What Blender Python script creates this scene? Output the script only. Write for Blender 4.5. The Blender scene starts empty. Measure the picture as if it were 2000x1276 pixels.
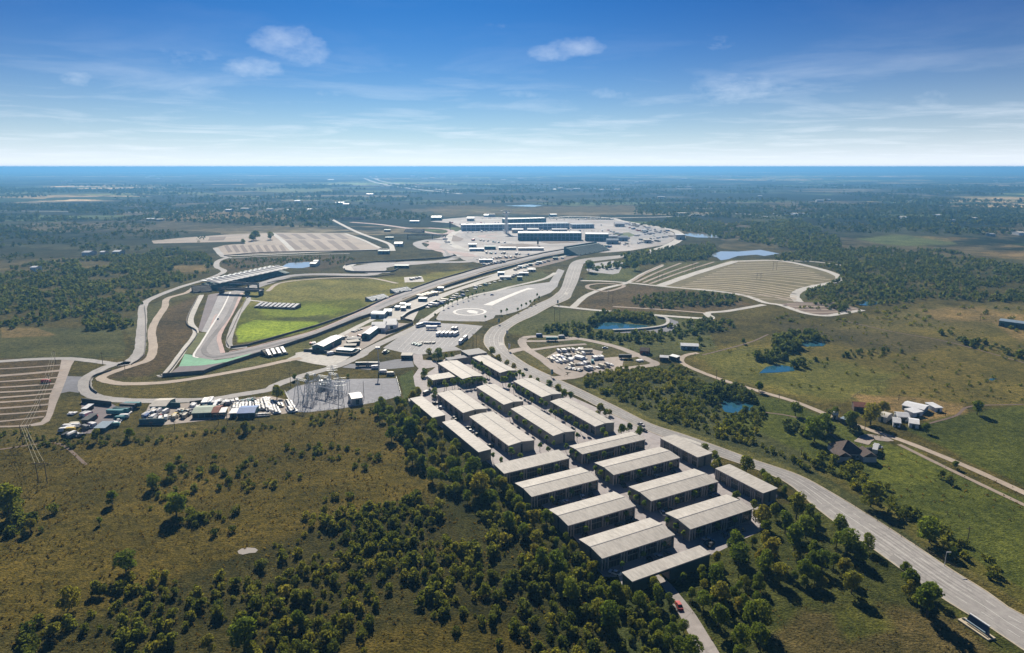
import bpy, math, random
import numpy as np
from mathutils import Vector
from mathutils.geometry import tessellate_polygon
random.seed(7); rng = np.random.default_rng(11)
SC = bpy.context.scene; COL = SC.collection
# ------------------------------------------------------------------ camera
F = 1333.0; H = 140.0; PITCH = math.atan(312/F)
cd = bpy.data.cameras.new('camera'); cam = bpy.data.objects.new('camera', cd); COL.objects.link(cam)
cd.sensor_width = 36; cd.lens = 36*F/2000; cd.clip_start = 1; cd.clip_end = 200000
cam.location = (0, 0, H); cam.rotation_euler = (math.pi/2-PITCH, 0, 0); SC.camera = cam
# ------------------------------------------------------------------ light
SUN_EL = math.radians(33); SUN_AZ = math.radians(-9)     # azimuth from +Y towards +X
w = bpy.data.worlds.new('World'); SC.world = w; w.use_nodes = True
nt = w.node_tree; nt.nodes.clear(); N = nt.nodes.new; L = nt.links.new
out = N('ShaderNodeOutputWorld'); bg = N('ShaderNodeBackground'); sky = N('ShaderNodeTexSky')
sky.sky_type = 'NISHITA'; sky.sun_disc = False; sky.sun_elevation = SUN_EL; sky.sun_rotation = SUN_AZ
sky.altitude = 100; sky.air_density = 1.0; sky.dust_density = 0.25; sky.ozone_density = 3.0
bg.inputs['Strength'].default_value = 0.1
def wm(op, a, b=None, c=None):
    n = N('ShaderNodeMath'); n.operation = op
    for i, v in enumerate((a, b, c)):
        if v is None: continue
        if isinstance(v, (int, float)): n.inputs[i].default_value = v
        else: L(v, n.inputs[i])
    return n.outputs[0]
tc = N('ShaderNodeTexCoord'); sp = N('ShaderNodeSeparateXYZ'); L(tc.outputs['Generated'], sp.inputs[0])
zz = wm('MAXIMUM', sp.outputs[2], 0.0)
# deep polarised blue overhead, whitish veil low down
def wvec(op, a, v):
    n = N('ShaderNodeVectorMath'); n.operation = op; L(a, n.inputs[0]); n.inputs[1].default_value = v; return n.outputs[0]
gm = N('ShaderNodeGamma'); gm.inputs['Gamma'].default_value = 1.5; L(wvec('MULTIPLY', sky.outputs[0], (.1, .1, .1)), gm.inputs[0])
skc = wvec('MULTIPLY', gm.outputs[0], (0.28, 2.0, 3.75))
vl = N('ShaderNodeMixRGB'); vf = wm('MULTIPLY', wm('EXPONENT', wm('MULTIPLY', zz, -17.5)), 0.97); L(vf, vl.inputs[0]); L(skc, vl.inputs[1]); vl.inputs[2].default_value = (6.7, 7.0, 7.6, 1)
# thin high cloud: a layer seen in perspective
dn = wm('ADD', zz, 0.035)
cb = N('ShaderNodeCombineXYZ'); L(wm('DIVIDE', sp.outputs[0], dn), cb.inputs[0]); L(wm('DIVIDE', sp.outputs[1], dn), cb.inputs[1])
n1 = N('ShaderNodeTexNoise'); n1.inputs['Scale'].default_value = 0.55; n1.inputs['Detail'].default_value = 7; n1.inputs['Roughness'].default_value = 0.6; n1.inputs['Distortion'].default_value = 0.4
L(cb.outputs[0], n1.inputs['Vector'])
def wramp(src, stops):
    r = N('ShaderNodeValToRGB'); e = r.color_ramp.elements
    while len(e) < len(stops): e.new(0.5)
    for k, (p_, v) in enumerate(stops):
        e[k].position = p_; e[k].color = (v, v, v, 1) if isinstance(v, (int, float)) else (*v, 1)
    L(src, r.inputs[0]); return r.outputs[0]
band = wramp(zz, [(0.0, 1.0), (0.05, 0.9), (0.1, 0.45), (0.16, 0.10), (0.3, 0.0)])
wisps = wm('MULTIPLY', wramp(n1.outputs[0], [(0.49, 0.0), (0.70, 1.0)]), band)
# a few small cumulus scraps, each at its own bearing (azimuth and elevation, degrees)
n2 = N('ShaderNodeTexNoise'); n2.inputs['Scale'].default_value = 34; n2.inputs['Detail'].default_value = 6; n2.inputs['Roughness'].default_value = 0.62
mp = N('ShaderNodeMapping'); mp.inputs['Scale'].default_value = (1, 1, 1.9); L(tc.outputs['Generated'], mp.inputs[0]); L(mp.outputs[0], n2.inputs['Vector'])
az = wm('ARCTAN2', sp.outputs[0], sp.outputs[1])
tot = None
def bearing(x, y):
    u = (x-1000)/F; v = -(y-638)/F
    d = Vector((u, math.cos(PITCH)+v*math.sin(PITCH), -math.sin(PITCH)+v*math.cos(PITCH))).normalized()
    return math.atan2(d.x, d.y), d.z
for (x, y, ra, re, s) in [(560, 82, .042, .017, 1.), (600, 108, .030, .012, .9), (500, 133, .034, .012, .9), (370, 108, .036, .013, .5), (152, 153, .017, .008, .85),
                          (1128, 92, .038, .011, 1.), (1075, 104, .030, .010, .9), (1440, 172, .055, .018, .75), (1400, 85, .03, .010, .35), (965, 50, .02, .005, .5),
                          (645, 182, .022, .006, .5), (1810, 195, .028, .010, .5), (1180, 182, .05, .007, .5), (380, 173, .025, .006, .4), (1020, 185, .04, .006, .45)]:
    a0, z0 = bearing(x, y)
    q = wm('ADD', wm('POWER', wm('ABSOLUTE', wm('DIVIDE', wm('SUBTRACT', az, a0), ra)), 2), wm('POWER', wm('ABSOLUTE', wm('DIVIDE', wm('SUBTRACT', sp.outputs[2], z0), re)), 2))
    q = wm('MULTIPLY', wm('MAXIMUM', wm('SUBTRACT', 1.0, wm('MULTIPLY', q, 0.5)), 0.0), s)
    tot = q if tot is None else wm('MAXIMUM', tot, q)
scr = wm('MULTIPLY', wramp(wm('ADD', wm('MULTIPLY', tot, 0.42), wm('MULTIPLY', n2.outputs[0], 0.7)), [(0.48, 0.0), (0.92, 1.0)]), wm('MINIMUM', wm('MULTIPLY', tot, 3.0), 1.0))
cm = wm('MINIMUM', wm('ADD', wm('MULTIPLY', wisps, 0.42), wm('MULTIPLY', scr, 0.34)), 0.9)
mx = N('ShaderNodeMixRGB'); L(cm, mx.inputs[0]); L(vl.outputs[0], mx.inputs[1]); mx.inputs[2].default_value = (6.3, 6.8, 7.4, 1)
L(mx.outputs[0], bg.inputs[0]); L(bg.outputs[0], out.inputs[0])
sl = bpy.data.lights.new('sun', 'SUN'); sl.energy = 4.6; sl.angle = math.radians(0.5); sl.color = (1.0, 0.91, 0.77)
so = bpy.data.objects.new('sun', sl); COL.objects.link(so)
sdir = Vector((math.sin(SUN_AZ)*math.cos(SUN_EL), math.cos(SUN_AZ)*math.cos(SUN_EL), math.sin(SUN_EL)))
so.rotation_euler = (-sdir).to_track_quat('-Z', 'Y').to_euler()
SC.view_settings.view_transform = 'Standard'; SC.view_settings.look = 'None'; SC.view_settings.exposure = 0.66; SC.view_settings.gamma = 1.0
SC.render.engine = 'CYCLES'; SC.cycles.volume_bounces = 0; SC.cycles.max_bounces = 5; SC.cycles.transparent_max_bounces = 6
SC.cycles.use_denoising = True
# ------------------------------------------------------------------ px <-> world
cp_, sp_ = math.cos(PITCH), math.sin(PITCH)
def P(x, y, z=0.0):
    u = (x-1000)/F; v = -(y-638)/F
    dx, dy, dz = u, cp_+v*sp_, -sp_+v*cp_
    t = (z-H)/dz
    return Vector((dx*t, dy*t, z))
def proj(X, Y, Z=0.0):
    dep = Y*cp_ - (Z-H)*sp_; up = Y*sp_ + (Z-H)*cp_
    dep = np.where(dep < 1, np.nan, dep)
    return 1000+F*X/dep, 638-F*up/dep
def hpx(xb, yb, yt):
    b = P(xb, yb); v = -(yt-638)/F; u = (xb-1000)/F
    dx, dy, dz = u, cp_+v*sp_, -sp_+v*cp_
    return H+dz*math.hypot(b.x, b.y)/math.hypot(dx, dy)
def mpp(p):      # metres per full-size pixel at a world point
    return (Vector(p)-Vector((0, 0, H))).length/F
def inpoly(xs, ys, poly):
    c = np.zeros(xs.shape, bool); n = len(poly)
    for i in range(n):
        x1, y1 = poly[i]; x2, y2 = poly[(i+1) % n]
        if y1 == y2: continue
        k = ((y1 > ys) != (y2 > ys)) & (xs < (x2-x1)*(ys-y1)/(y2-y1)+x1)
        c ^= k
    return c
def edgedist(xs, ys, poly):
    d = np.full(xs.shape, 1e9)
    for i in range(len(poly)):
        x1, y1 = poly[i]; x2, y2 = poly[(i+1) % len(poly)]
        dx, dy = x2-x1, y2-y1; l2 = dx*dx+dy*dy+1e-9
        t = np.clip(((xs-x1)*dx+(ys-y1)*dy)/l2, 0, 1)
        d = np.minimum(d, np.hypot(xs-x1-t*dx, ys-y1-t*dy))
    return d
_lat = rng.random((256, 256))
def vnoise(x, y):
    x = np.asarray(x, float); y = np.asarray(y, float)
    xi = np.floor(x).astype(int); yi = np.floor(y).astype(int); fx = x-xi; fy = y-yi
    fx = fx*fx*(3-2*fx); fy = fy*fy*(3-2*fy)
    g = lambda a, b: _lat[a % 256, b % 256]
    return (g(xi, yi)*(1-fx)+g(xi+1, yi)*fx)*(1-fy)+(g(xi, yi+1)*(1-fx)+g(xi+1, yi+1)*fx)*fy
def fbm(x, y, o=4):
    s = 0; a = 0.5; t = 0
    for k in range(o):
        s = s+a*vnoise(x*2**k+17.3*k, y*2**k+5.1*k); t += a; a *= .55
    return s/t
# ------------------------------------------------------------------ objects
def tag(o, label=None, cat=None, group=None, kind=None):
    if label: o['label'] = label
    if cat: o['category'] = cat
    if group: o['group'] = group
    if kind: o['kind'] = kind
    return o
def link(name, me, parent=None, mats=None):
    o = bpy.data.objects.new(name, me); COL.objects.link(o)
    if parent is not None: o.parent = parent
    for m in (mats or []): me.materials.append(m)
    return o
def empty(name, loc, rz=0.0, label=None, cat=None, group=None):
    o = bpy.data.objects.new(name, None); COL.objects.link(o); o.location = loc; o.rotation_euler = (0, 0, rz)
    o.empty_display_size = 0.5
    return tag(o, label, cat, group)
class MB:
    def __init__(s): s.v = []; s.f = []; s.m = []
    def add(s, vs, fs, mi=0):
        b = len(s.v); s.v += [tuple(q) for q in vs]
        for f in fs: s.f.append(tuple(b+i for i in f)); s.m.append(mi)
        return s
    def box(s, x0, x1, y0, y1, z0, z1, mi=0):
        return s.add([(x0,y0,z0),(x1,y0,z0),(x1,y1,z0),(x0,y1,z0),(x0,y0,z1),(x1,y0,z1),(x1,y1,z1),(x0,y1,z1)],
                     [(0,3,2,1),(4,5,6,7),(0,1,5,4),(1,2,6,5),(2,3,7,6),(3,0,4,7)], mi)
    def prism(s, prof, y0, y1, mi=0):     # profile in xz, extruded along y
        n = len(prof)
        vs = [(x, y0, z) for x, z in prof]+[(x, y1, z) for x, z in prof]
        fs = [tuple(range(n)), tuple(range(2*n-1, n-1, -1))]+[(i, i+n, (i+1) % n+n, (i+1) % n) for i in range(n)]
        return s.add(vs, fs, mi)
    def tube(s, a, b, r0, r1=None, n=6, mi=0):
        r1 = r0 if r1 is None else r1
        a = Vector(a); b = Vector(b); d = (b-a).normalized(); u = d.orthogonal().normalized(); v = d.cross(u)
        vs = []
        for c, r in ((a, r0), (b, r1)):
            for k in range(n):
                t = 2*math.pi*k/n; vs.append(c+(u*math.cos(t)+v*math.sin(t))*r)
        return s.add(vs, [(i, (i+1) % n, (i+1) % n+n, i+n) for i in range(n)]+[tuple(range(n-1, -1, -1)), tuple(range(n, 2*n))], mi)
    def mesh(s, name):
        me = bpy.data.meshes.new(name); me.from_pydata(s.v, [], s.f)
        for i, p in enumerate(me.polygons): p.material_index = s.m[i]
        me.update(); return me
    def build(s, name, mats, parent=None):
        return link(name, s.mesh(name), parent, mats if isinstance(mats, (list, tuple)) else [mats])
def npmesh(name, verts, quads, tint=None):
    me = bpy.data.meshes.new(name); nv = len(verts); nf, k = quads.shape
    me.vertices.add(nv); me.vertices.foreach_set('co', np.ascontiguousarray(verts, dtype=np.float32).ravel())
    me.loops.add(nf*k); me.loops.foreach_set('vertex_index', quads.astype(np.int32).ravel())
    me.polygons.add(nf); me.polygons.foreach_set('loop_start', np.arange(0, nf*k, k, dtype=np.int32))
    me.update(calc_edges=True)
    if tint is not None:
        a = me.attributes.new('tint', 'FLOAT', 'POINT'); a.data.foreach_set('value', tint.astype(np.float32))
    return me
# ------------------------------------------------------------------ materials
MATS = {}
def nodes(name):
    m = bpy.data.materials.new(name); m.use_nodes = True; MATS[name] = m
    nt = m.node_tree; b = nt.nodes['Principled BSDF']; b.inputs['Specular IOR Level'].default_value = 0.3
    return m, nt, b
def noise_mix(nt, coord, scale, c1, c2, lo=.35, hi=.65, detail=5, vec=None, rough=.6):
    n = nt.nodes.new('ShaderNodeTexNoise'); n.inputs['Scale'].default_value = scale; n.inputs['Detail'].default_value = detail; n.inputs['Roughness'].default_value = rough
    nt.links.new(coord, n.inputs['Vector'])
    r = nt.nodes.new('ShaderNodeValToRGB'); r.color_ramp.elements[0].position = lo; r.color_ramp.elements[1].position = hi
    r.color_ramp.elements[0].color = (*c1, 1); r.color_ramp.elements[1].color = (*c2, 1)
    nt.links.new(n.outputs[0], r.inputs[0]); return r.outputs[0], n.outputs[0]
def mixc(nt, fac, a, b, mode='MIX'):
    m = nt.nodes.new('ShaderNodeMixRGB'); m.blend_type = mode
    for i, v in ((0, fac), (1, a), (2, b)):
        if isinstance(v, (int, float)): m.inputs[i].default_value = v
        elif isinstance(v, tuple): m.inputs[i].default_value = (*v, 1)
        else: nt.links.new(v, m.inputs[i])
    return m.outputs[0]
def simple(name, c, rough=.8, scale=.6, var=.25, metal=0.0, obj=False, spec=None):
    m, nt, b = nodes(name)
    tc = nt.nodes.new('ShaderNodeTexCoord') if obj else nt.nodes.new('ShaderNodeNewGeometry')
    co = tc.outputs['Object'] if obj else tc.outputs['Position']
    c1 = tuple(v*(1-var) for v in c); c2 = tuple(min(1, v*(1+var)) for v in c)
    a, _ = noise_mix(nt, co, scale, c1, c2)
    a2, _ = noise_mix(nt, co, scale*9, (.88,)*3, (1.1,)*3)
    nt.links.new(mixc(nt, 1.0, a, a2, 'MULTIPLY'), b.inputs['Base Color'])
    b.inputs['Roughness'].default_value = rough; b.inputs['Metallic'].default_value = metal
    if spec is not None: b.inputs['Specular IOR Level'].default_value = spec
    return m
def worn(name, c, big=.02, streak=True, var=.18):
    """asphalt / concrete: large blotches, fine grain, faint streaks and cracks"""
    m, nt, b = nodes(name); g = nt.nodes.new('ShaderNodeNewGeometry').outputs['Position']
    a, _ = noise_mix(nt, g, big, tuple(v*(1-var) for v in c), tuple(v*(1+var) for v in c), .3, .7, 6)
    a2, _ = noise_mix(nt, g, .35, (.86,)*3, (1.12,)*3, .3, .7, 4)
    a3, _ = noise_mix(nt, g, 3.0, (.92,)*3, (1.06,)*3, .3, .7, 2)
    cc = mixc(nt, 1, mixc(nt, 1, a, a2, 'MULTIPLY'), a3, 'MULTIPLY')
    if streak:
        v = nt.nodes.new('ShaderNodeTexVoronoi'); v.feature = 'DISTANCE_TO_EDGE'; v.inputs['Scale'].default_value = .09; nt.links.new(g, v.inputs['Vector'])
        r = nt.nodes.new('ShaderNodeValToRGB'); r.color_ramp.elements[0].color = (.8, .8, .8, 1); r.color_ramp.elements[1].position = .03
        nt.links.new(v.outputs[0], r.inputs[0]); cc = mixc(nt, 1, cc, r.outputs[0], 'MULTIPLY')
    nt.links.new(cc, b.inputs['Base Color']); b.inputs['Roughness'].default_value = .85
    return m
M_ROAD = worn('road_concrete', (.36, .345, .33)); M_TRACK = worn('track_asphalt', (.30, .285, .285)); M_LOT = worn('lot_asphalt', (.33, .325, .33))
M_PALE = worn('pale_concrete', (.50, .48, .44)); M_GRAVEL = worn('gravel', (.34, .29, .25), .03, False, .25); M_DIRT = worn('dirt_road', (.40, .33, .26), .05, False)
M_DARKLOT = worn('dark_gravel', (.17, .175, .20), .03, False); M_PAVE = worn('paving', (.37, .34, .34), .05); M_PURPLE = worn('gravel_trap', (.17, .145, .155), .03, False)
M_STRIPE_B = worn('brown_strip', (.15, .105, .078), .02, False, .2); M_STRIPE_L = worn('pale_strip', (.31, .25, .195), .02, False, .22); M_YARD = worn('substation_gravel', (.25, .255, .285), .03)
M_DRIVE = worn('drive_paving', (.33, .30, .285), .06)
M_RED = simple('faded_red_paint', (.46, .32, .29), .8, .05, .12); M_GREENP = simple('green_runoff_paint', (.16, .40, .24), .8, .04, .14); M_WHITEP = simple('white_paint', (.72, .71, .68), .8, .2, .08)
M_YELP = simple('kerb_concrete', (.50, .43, .31), .8, .2, .12); M_PINK = worn('pink_asphalt', (.40, .30, .28), .03, False)
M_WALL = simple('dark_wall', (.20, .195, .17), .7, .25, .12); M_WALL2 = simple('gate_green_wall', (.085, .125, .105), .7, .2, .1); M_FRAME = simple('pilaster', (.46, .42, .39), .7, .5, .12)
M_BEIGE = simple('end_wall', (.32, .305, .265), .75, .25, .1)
M_GLASS = simple('dark_glass', (.04, .045, .05), .2, .3, .2, spec=.6)
M_DARK = simple('dark_metal', (.035, .045, .05), .6, .4, .2); M_WHITE = simple('white_metal', (.72, .73, .74), .5, .5, .07); M_STEEL = simple('galvanised_steel', (.50, .52, .53), .5, .6, .15, .3)
M_BLUEROOF = simple('blue_grey_roof', (.23, .31, .38), .5, .4, .12); M_TEAL = simple('teal_metal', (.06, .16, .17), .6, .4, .15); M_BRIGHTBLUE = simple('blue_roof', (.07, .17, .42), .5, .4, .15)
M_BROWNR = simple('brown_shingle', (.10, .075, .065), .9, .8, .2); M_REDR = simple('rust_roof', (.22, .08, .05), .8, .5, .25); M_CREAM = simple('cream_wall', (.55, .52, .46), .8, .4, .1)
M_PGREEN = simple('pale_green_roof', (.34, .42, .34), .6, .4, .12); M_WOOD = simple('timber_pole', (.11, .085, .06), .9, 1.0, .2); M_BARK = simple('bark', (.085, .065, .045), .9, 3.0, .25)
M_TYRE = simple('tyre', (.02, .02, .02), .9); M_WIRE = simple('cable', (.45, .42, .3), .4, .5, .1, .6)
M_GRANDROOF = simple('canopy_fabric', (.50, .50, .50), .7, .15, .08); M_BARRIER = simple('barrier_grey', (.15, .135, .12), .8, .2, .25); M_PALEBAR = simple('concrete_barrier', (.42, .41, .39), .8, .2, .15)
def roofmat():
    m, nt, b = nodes('roof_metal'); tc = nt.nodes.new('ShaderNodeTexCoord'); o = tc.outputs['Object']
    g = nt.nodes.new('ShaderNodeNewGeometry').outputs['Position']
    mp = nt.nodes.new('ShaderNodeMapping'); mp.inputs['Scale'].default_value = (1, .25, 1); nt.links.new(o, mp.inputs[0])
    a, _ = noise_mix(nt, mp.outputs[0], 1.1, (.35, .33, .30), (.57, .54, .49), .3, .72, 7)
    a2, _ = noise_mix(nt, g, .12, (.90,)*3, (1.07,)*3, .3, .7, 4)
    w = nt.nodes.new('ShaderNodeTexWave'); w.bands_direction = 'X'; w.inputs['Scale'].default_value = .52; nt.links.new(o, w.inputs[0])
    r = nt.nodes.new('ShaderNodeValToRGB'); r.color_ramp.elements[0].position = .0; r.color_ramp.elements[0].color = (.86,)*3+(1,); r.color_ramp.elements[1].position = .14
    nt.links.new(w.outputs[1], r.inputs[0])
    nt.links.new(mixc(nt, 1, mixc(nt, 1, a, a2, 'MULTIPLY'), r.outputs[0], 'MULTIPLY'), b.inputs['Base Color'])
    b.inputs['Roughness'].default_value = .68; b.inputs['Specular IOR Level'].default_value = .28
    return m
M_ROOF = roofmat(); M_ROOFD = simple('grey_flat_roof', (.17, .17, .18), .7, .3, .12)
def water(name, c):
    m, nt, b = nodes(name); b.inputs['Base Color'].default_value = (*c, 1); b.inputs['Roughness'].default_value = .08; b.inputs['Specular IOR Level'].default_value = .7
    g = nt.nodes.new('ShaderNodeNewGeometry').outputs['Position']
    n = nt.nodes.new('ShaderNodeTexNoise'); n.inputs['Scale'].default_value = .8; nt.links.new(g, n.inputs['Vector'])
    bp = nt.nodes.new('ShaderNodeBump'); bp.inputs['Strength'].default_value = .25; bp.inputs['Distance'].default_value = .1
    nt.links.new(n.outputs[0], bp.inputs['Height']); nt.links.new(bp.outputs[0], b.inputs['Normal']); return m
M_WATER = water('pond_water', (.03, .11, .16)); M_SKYPOND = water('sky_tinted_water', (.42, .48, .55)); M_MUD = water('muddy_water', (.42, .38, .32))  # the silvery ponds' pale blue base has the low sky's reflection painted in
def leafmat(name, c1, c2, c3, attr=False):
    m = bpy.data.materials.new(name); m.use_nodes = True; nt = m.node_tree; nt.nodes.clear()
    o = nt.nodes.new('ShaderNodeOutputMaterial'); d = nt.nodes.new('ShaderNodeBsdfDiffuse'); t = nt.nodes.new('ShaderNodeBsdfTranslucent'); ms = nt.nodes.new('ShaderNodeMixShader'); ms.inputs[0].default_value = .42
    if attr:
        a = nt.nodes.new('ShaderNodeAttribute'); a.attribute_name = 'tint'; v = a.outputs['Fac']
    else:
        v = nt.nodes.new('ShaderNodeObjectInfo').outputs['Random']
    r = nt.nodes.new('ShaderNodeValToRGB'); e = r.color_ramp.elements; e[0].color = (*c1, 1); e[1].color = (*c3, 1); k = e.new(.55); k.color = (*c2, 1)
    nt.links.new(v, r.inputs[0])
    g = nt.nodes.new('ShaderNodeNewGeometry').outputs['Position']
    a2, _ = noise_mix(nt, g, .9, (.62,)*3, (1.35,)*3, .3, .7, 4)
    c = mixc(nt, 1, r.outputs[0], a2, 'MULTIPLY')
    nt.links.new(c, d.inputs[0]); nt.links.new(mixc(nt, 1, c, (2.3, 2.1, .9), 'MULTIPLY'), t.inputs[0])
    nt.links.new(d.outputs[0], ms.inputs[1]); nt.links.new(t.outputs[0], ms.inputs[2]); nt.links.new(ms.outputs[0], o.inputs[0]); return m
M_LEAF = leafmat('tree_leaves', (.085, .125, .026), (.125, .165, .032), (.19, .18, .045))
M_LEAF2 = leafmat('street_tree_leaves', (.12, .19, .045), (.15, .22, .055), (.20, .25, .06))
M_SCRUB = leafmat('scrub_leaves', (.050, .075, .022), (.115, .135, .034), (.20, .195, .050), True)
M_WOODS = leafmat('woodland_leaves', (.045, .070, .030), (.085, .11, .042), (.14, .15, .062), True)
M_FARW = leafmat('far_wood_leaves', (.022, .038, .016), (.045, .062, .024), (.09, .095, .04), True)
# ------------------------------------------------------------------ ground sheet
FIELDS = []   # (px polygon, colour, feather px, strength)
def field(c, pts, fe=6, st=1.0): FIELDS.append((pts, c, fe, st))
C_OL = (.105, .092, .030); C_BR = (.100, .082, .020); C_BR2 = (.140, .122, .038); C_GR = (.125, .145, .024); C_LIME = (.28, .38, .05); C_TAN = (.25, .18, .09); C_DK = (.040, .042, .016); C_BRD = (.105, .080, .045)
field(C_BR, [(-400, 880), (60, 850), (300, 850), (560, 812), (740, 795), (860, 880), (1000, 1020), (700, 1030), (450, 1090), (300, 1170), (-400, 1330)], 14)
field(C_OL, [(-400, 840), (80, 838), (300, 838), (560, 806), (745, 785), (740, 800), (560, 818), (300, 856), (-400, 890)], 6, .9)
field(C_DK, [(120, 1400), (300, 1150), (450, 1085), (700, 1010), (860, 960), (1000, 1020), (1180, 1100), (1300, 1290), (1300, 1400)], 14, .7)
field(C_BR, [(560, 1300), (700, 1240), (900, 1200), (1050, 1240), (1120, 1300)], 20, .8)
field((.09, .095, .04), [(-400, 640), (240, 640), (245, 700), (-400, 702)], 4)
field(C_TAN, [(0, 640), (70, 640), (110, 655), (0, 660)], 3, .7)
field(C_BRD, [(-400, 703), (125, 702), (105, 805), (60, 834), (-400, 838)], 3)
field(C_OL, [(200, 745), (255, 752), (480, 728), (600, 705), (640, 716), (530, 757), (410, 776), (258, 778), (190, 770), (178, 752)], 2)
field(C_BRD, [(262, 700), (330, 600), (385, 580), (365, 625), (380, 650), (330, 710), (290, 735), (205, 742), (215, 725)], 3)
field((.10, .10, .045), [(240, 640), (275, 600), (400, 560), (400, 575), (330, 590), (295, 650), (290, 700)], 3)
field((.20, .195, .060), [(480, 572), (560, 548), (700, 545), (790, 540), (930, 525), (800, 572), (600, 648), (465, 670), (455, 640)], 3)
field(C_GR, [(480, 600), (560, 590), (700, 585), (720, 600), (600, 648), (465, 670), (462, 620)], 5)
field(C_LIME, [(468, 636), (500, 626), (620, 629), (628, 634), (560, 655), (466, 670), (462, 652)], 2)
field(C_LIME, [(500, 605), (600, 596), (680, 602), (620, 622), (520, 618)], 8, .5)
field((.075, .085, .035), [(530, 622), (640, 616), (650, 625), (560, 627)], 4, .8)
field((.12, .125, .05), [(330, 735), (400, 732), (500, 700), (720, 622), (800, 600), (760, 630), (640, 680), (560, 700), (480, 718), (345, 741)], 2)
field((.11, .12, .05), [(780, 612), (930, 560), (1060, 530), (1075, 545), (900, 592), (820, 625)], 3)
field((.09, .115, .04), [(778, 735), (806, 722), (812, 760), (828, 780), (790, 790)], 2)
field((.115, .10, .05), [(905, 685), (945, 640), (950, 690)], 2)
field((.10, .11, .045), [(1000, 620), (1090, 600), (1280, 612), (1380, 630), (1400, 680), (1260, 700), (1040, 658), (990, 650)], 5)
field((.11, .085, .05), [(1110, 598), (1150, 572), (1240, 556), (1400, 572), (1480, 598), (1380, 610), (1120, 606)], 3)
field((.10, .115, .045), [(1140, 548), (1150, 535), (1250, 520), (1240, 550)], 3)
field((.115, .12, .055), [(1250, 548), (1300, 513), (1425, 508), (1530, 508), (1640, 540), (1560, 592), (1455, 580), (1290, 562)], 2)
field((.12, .115, .055), [(1000, 692), (1030, 685), (1100, 730), (1060, 722)], 2)
field((.105, .10, .05), [(1030, 660), (1200, 680), (1275, 708), (1130, 728), (1040, 690)], 3)
field((.075, .085, .038), [(1110, 745), (1240, 712), (1330, 715), (1480, 775), (1640, 850), (1760, 960), (2100, 1230), (1500, 930), (1260, 820)], 6)
field((.085, .105, .024), [(1410, 770), (1520, 780), (1700, 850), (2100, 1020), (2400, 1300), (2000, 1180), (1700, 980), (1560, 880), (1500, 850), (1420, 830)], 8)
field((.12, .14, .028), [(1680, 870), (1800, 880), (1840, 940), (1720, 940)], 14, .7)
field(C_BR2, [(1560, 900), (1700, 990), (1850, 1100), (2050, 1220), (2050, 1180), (1800, 1030), (1640, 930)], 6, .6)
field((.13, .13, .05), [(1115, 745), (1130, 742), (1260, 812), (1500, 895), (1640, 955), (1640, 968), (1450, 893), (1260, 824)], 2)
field(C_BR2, [(1330, 700), (1480, 660), (1700, 640), (2200, 640), (2200, 800), (1900, 790), (1790, 800), (1560, 780), (1420, 740)], 10)
field((.125, .135, .038), [(1350, 690), (1480, 680), (1760, 730), (1700, 780), (1560, 775), (1420, 735)], 12, .8)
field((.075, .07, .045), [(1500, 630), (1700, 640), (1900, 670), (1760, 690), (1560, 660)], 8, .7)
field(C_TAN, [(1660, 772), (1760, 775), (1880, 790), (1890, 810), (1830, 825), (1770, 815), (1690, 790)], 6)
field((.075, .092, .022), [(1770, 840), (1850, 812), (1990, 790), (2300, 790), (2300, 1000), (2000, 950), (1850, 880)], 6)
field((.14, .125, .05), [(1600, 640), (1800, 600), (2300, 580), (2300, 660), (1900, 640), (1700, 650)], 8, .8)
field(C_TAN, [(1790, 605), (1900, 600), (2200, 650), (2200, 675), (1990, 665), (1940, 630), (1830, 625)], 6, .7)
field((.11, .14, .06), [(1665, 468), (1740, 458), (1850, 465), (1870, 478), (1760, 482)], 3)
field(C_TAN, [(1780, 462), (1840, 462), (1920, 466), (1850, 472)], 2, .6)
field(C_TAN, [(1900, 492), (2100, 488), (2100, 515), (1960, 505)], 4, .7)
field((.11, .13, .045), [(1640, 600), (1690, 585), (1600, 580)], 6, .0)
field((.125, .16, .04), [(1570, 590), (1600, 585), (1640, 592), (1600, 598)], 4, .6)
# under the complex's own lawns and the grass on its right
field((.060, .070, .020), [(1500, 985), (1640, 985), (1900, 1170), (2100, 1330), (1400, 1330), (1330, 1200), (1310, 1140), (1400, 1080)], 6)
field((.09, .075, .035), [(1500, 1250), (1560, 1190), (1700, 1180), (1850, 1200), (1950, 1290), (1600, 1330)], 22, .9)
field((.095, .115, .022), [(1620, 1190), (1700, 1170), (1740, 1220), (1660, 1250)], 18, .6)
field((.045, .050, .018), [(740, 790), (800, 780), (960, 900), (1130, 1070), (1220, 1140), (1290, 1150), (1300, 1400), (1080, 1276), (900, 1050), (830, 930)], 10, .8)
field((.06, .08, .03), [(1300, 1130), (1330, 1210), (1370, 1330), (1200, 1330), (1180, 1150)], 6, .8)
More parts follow.
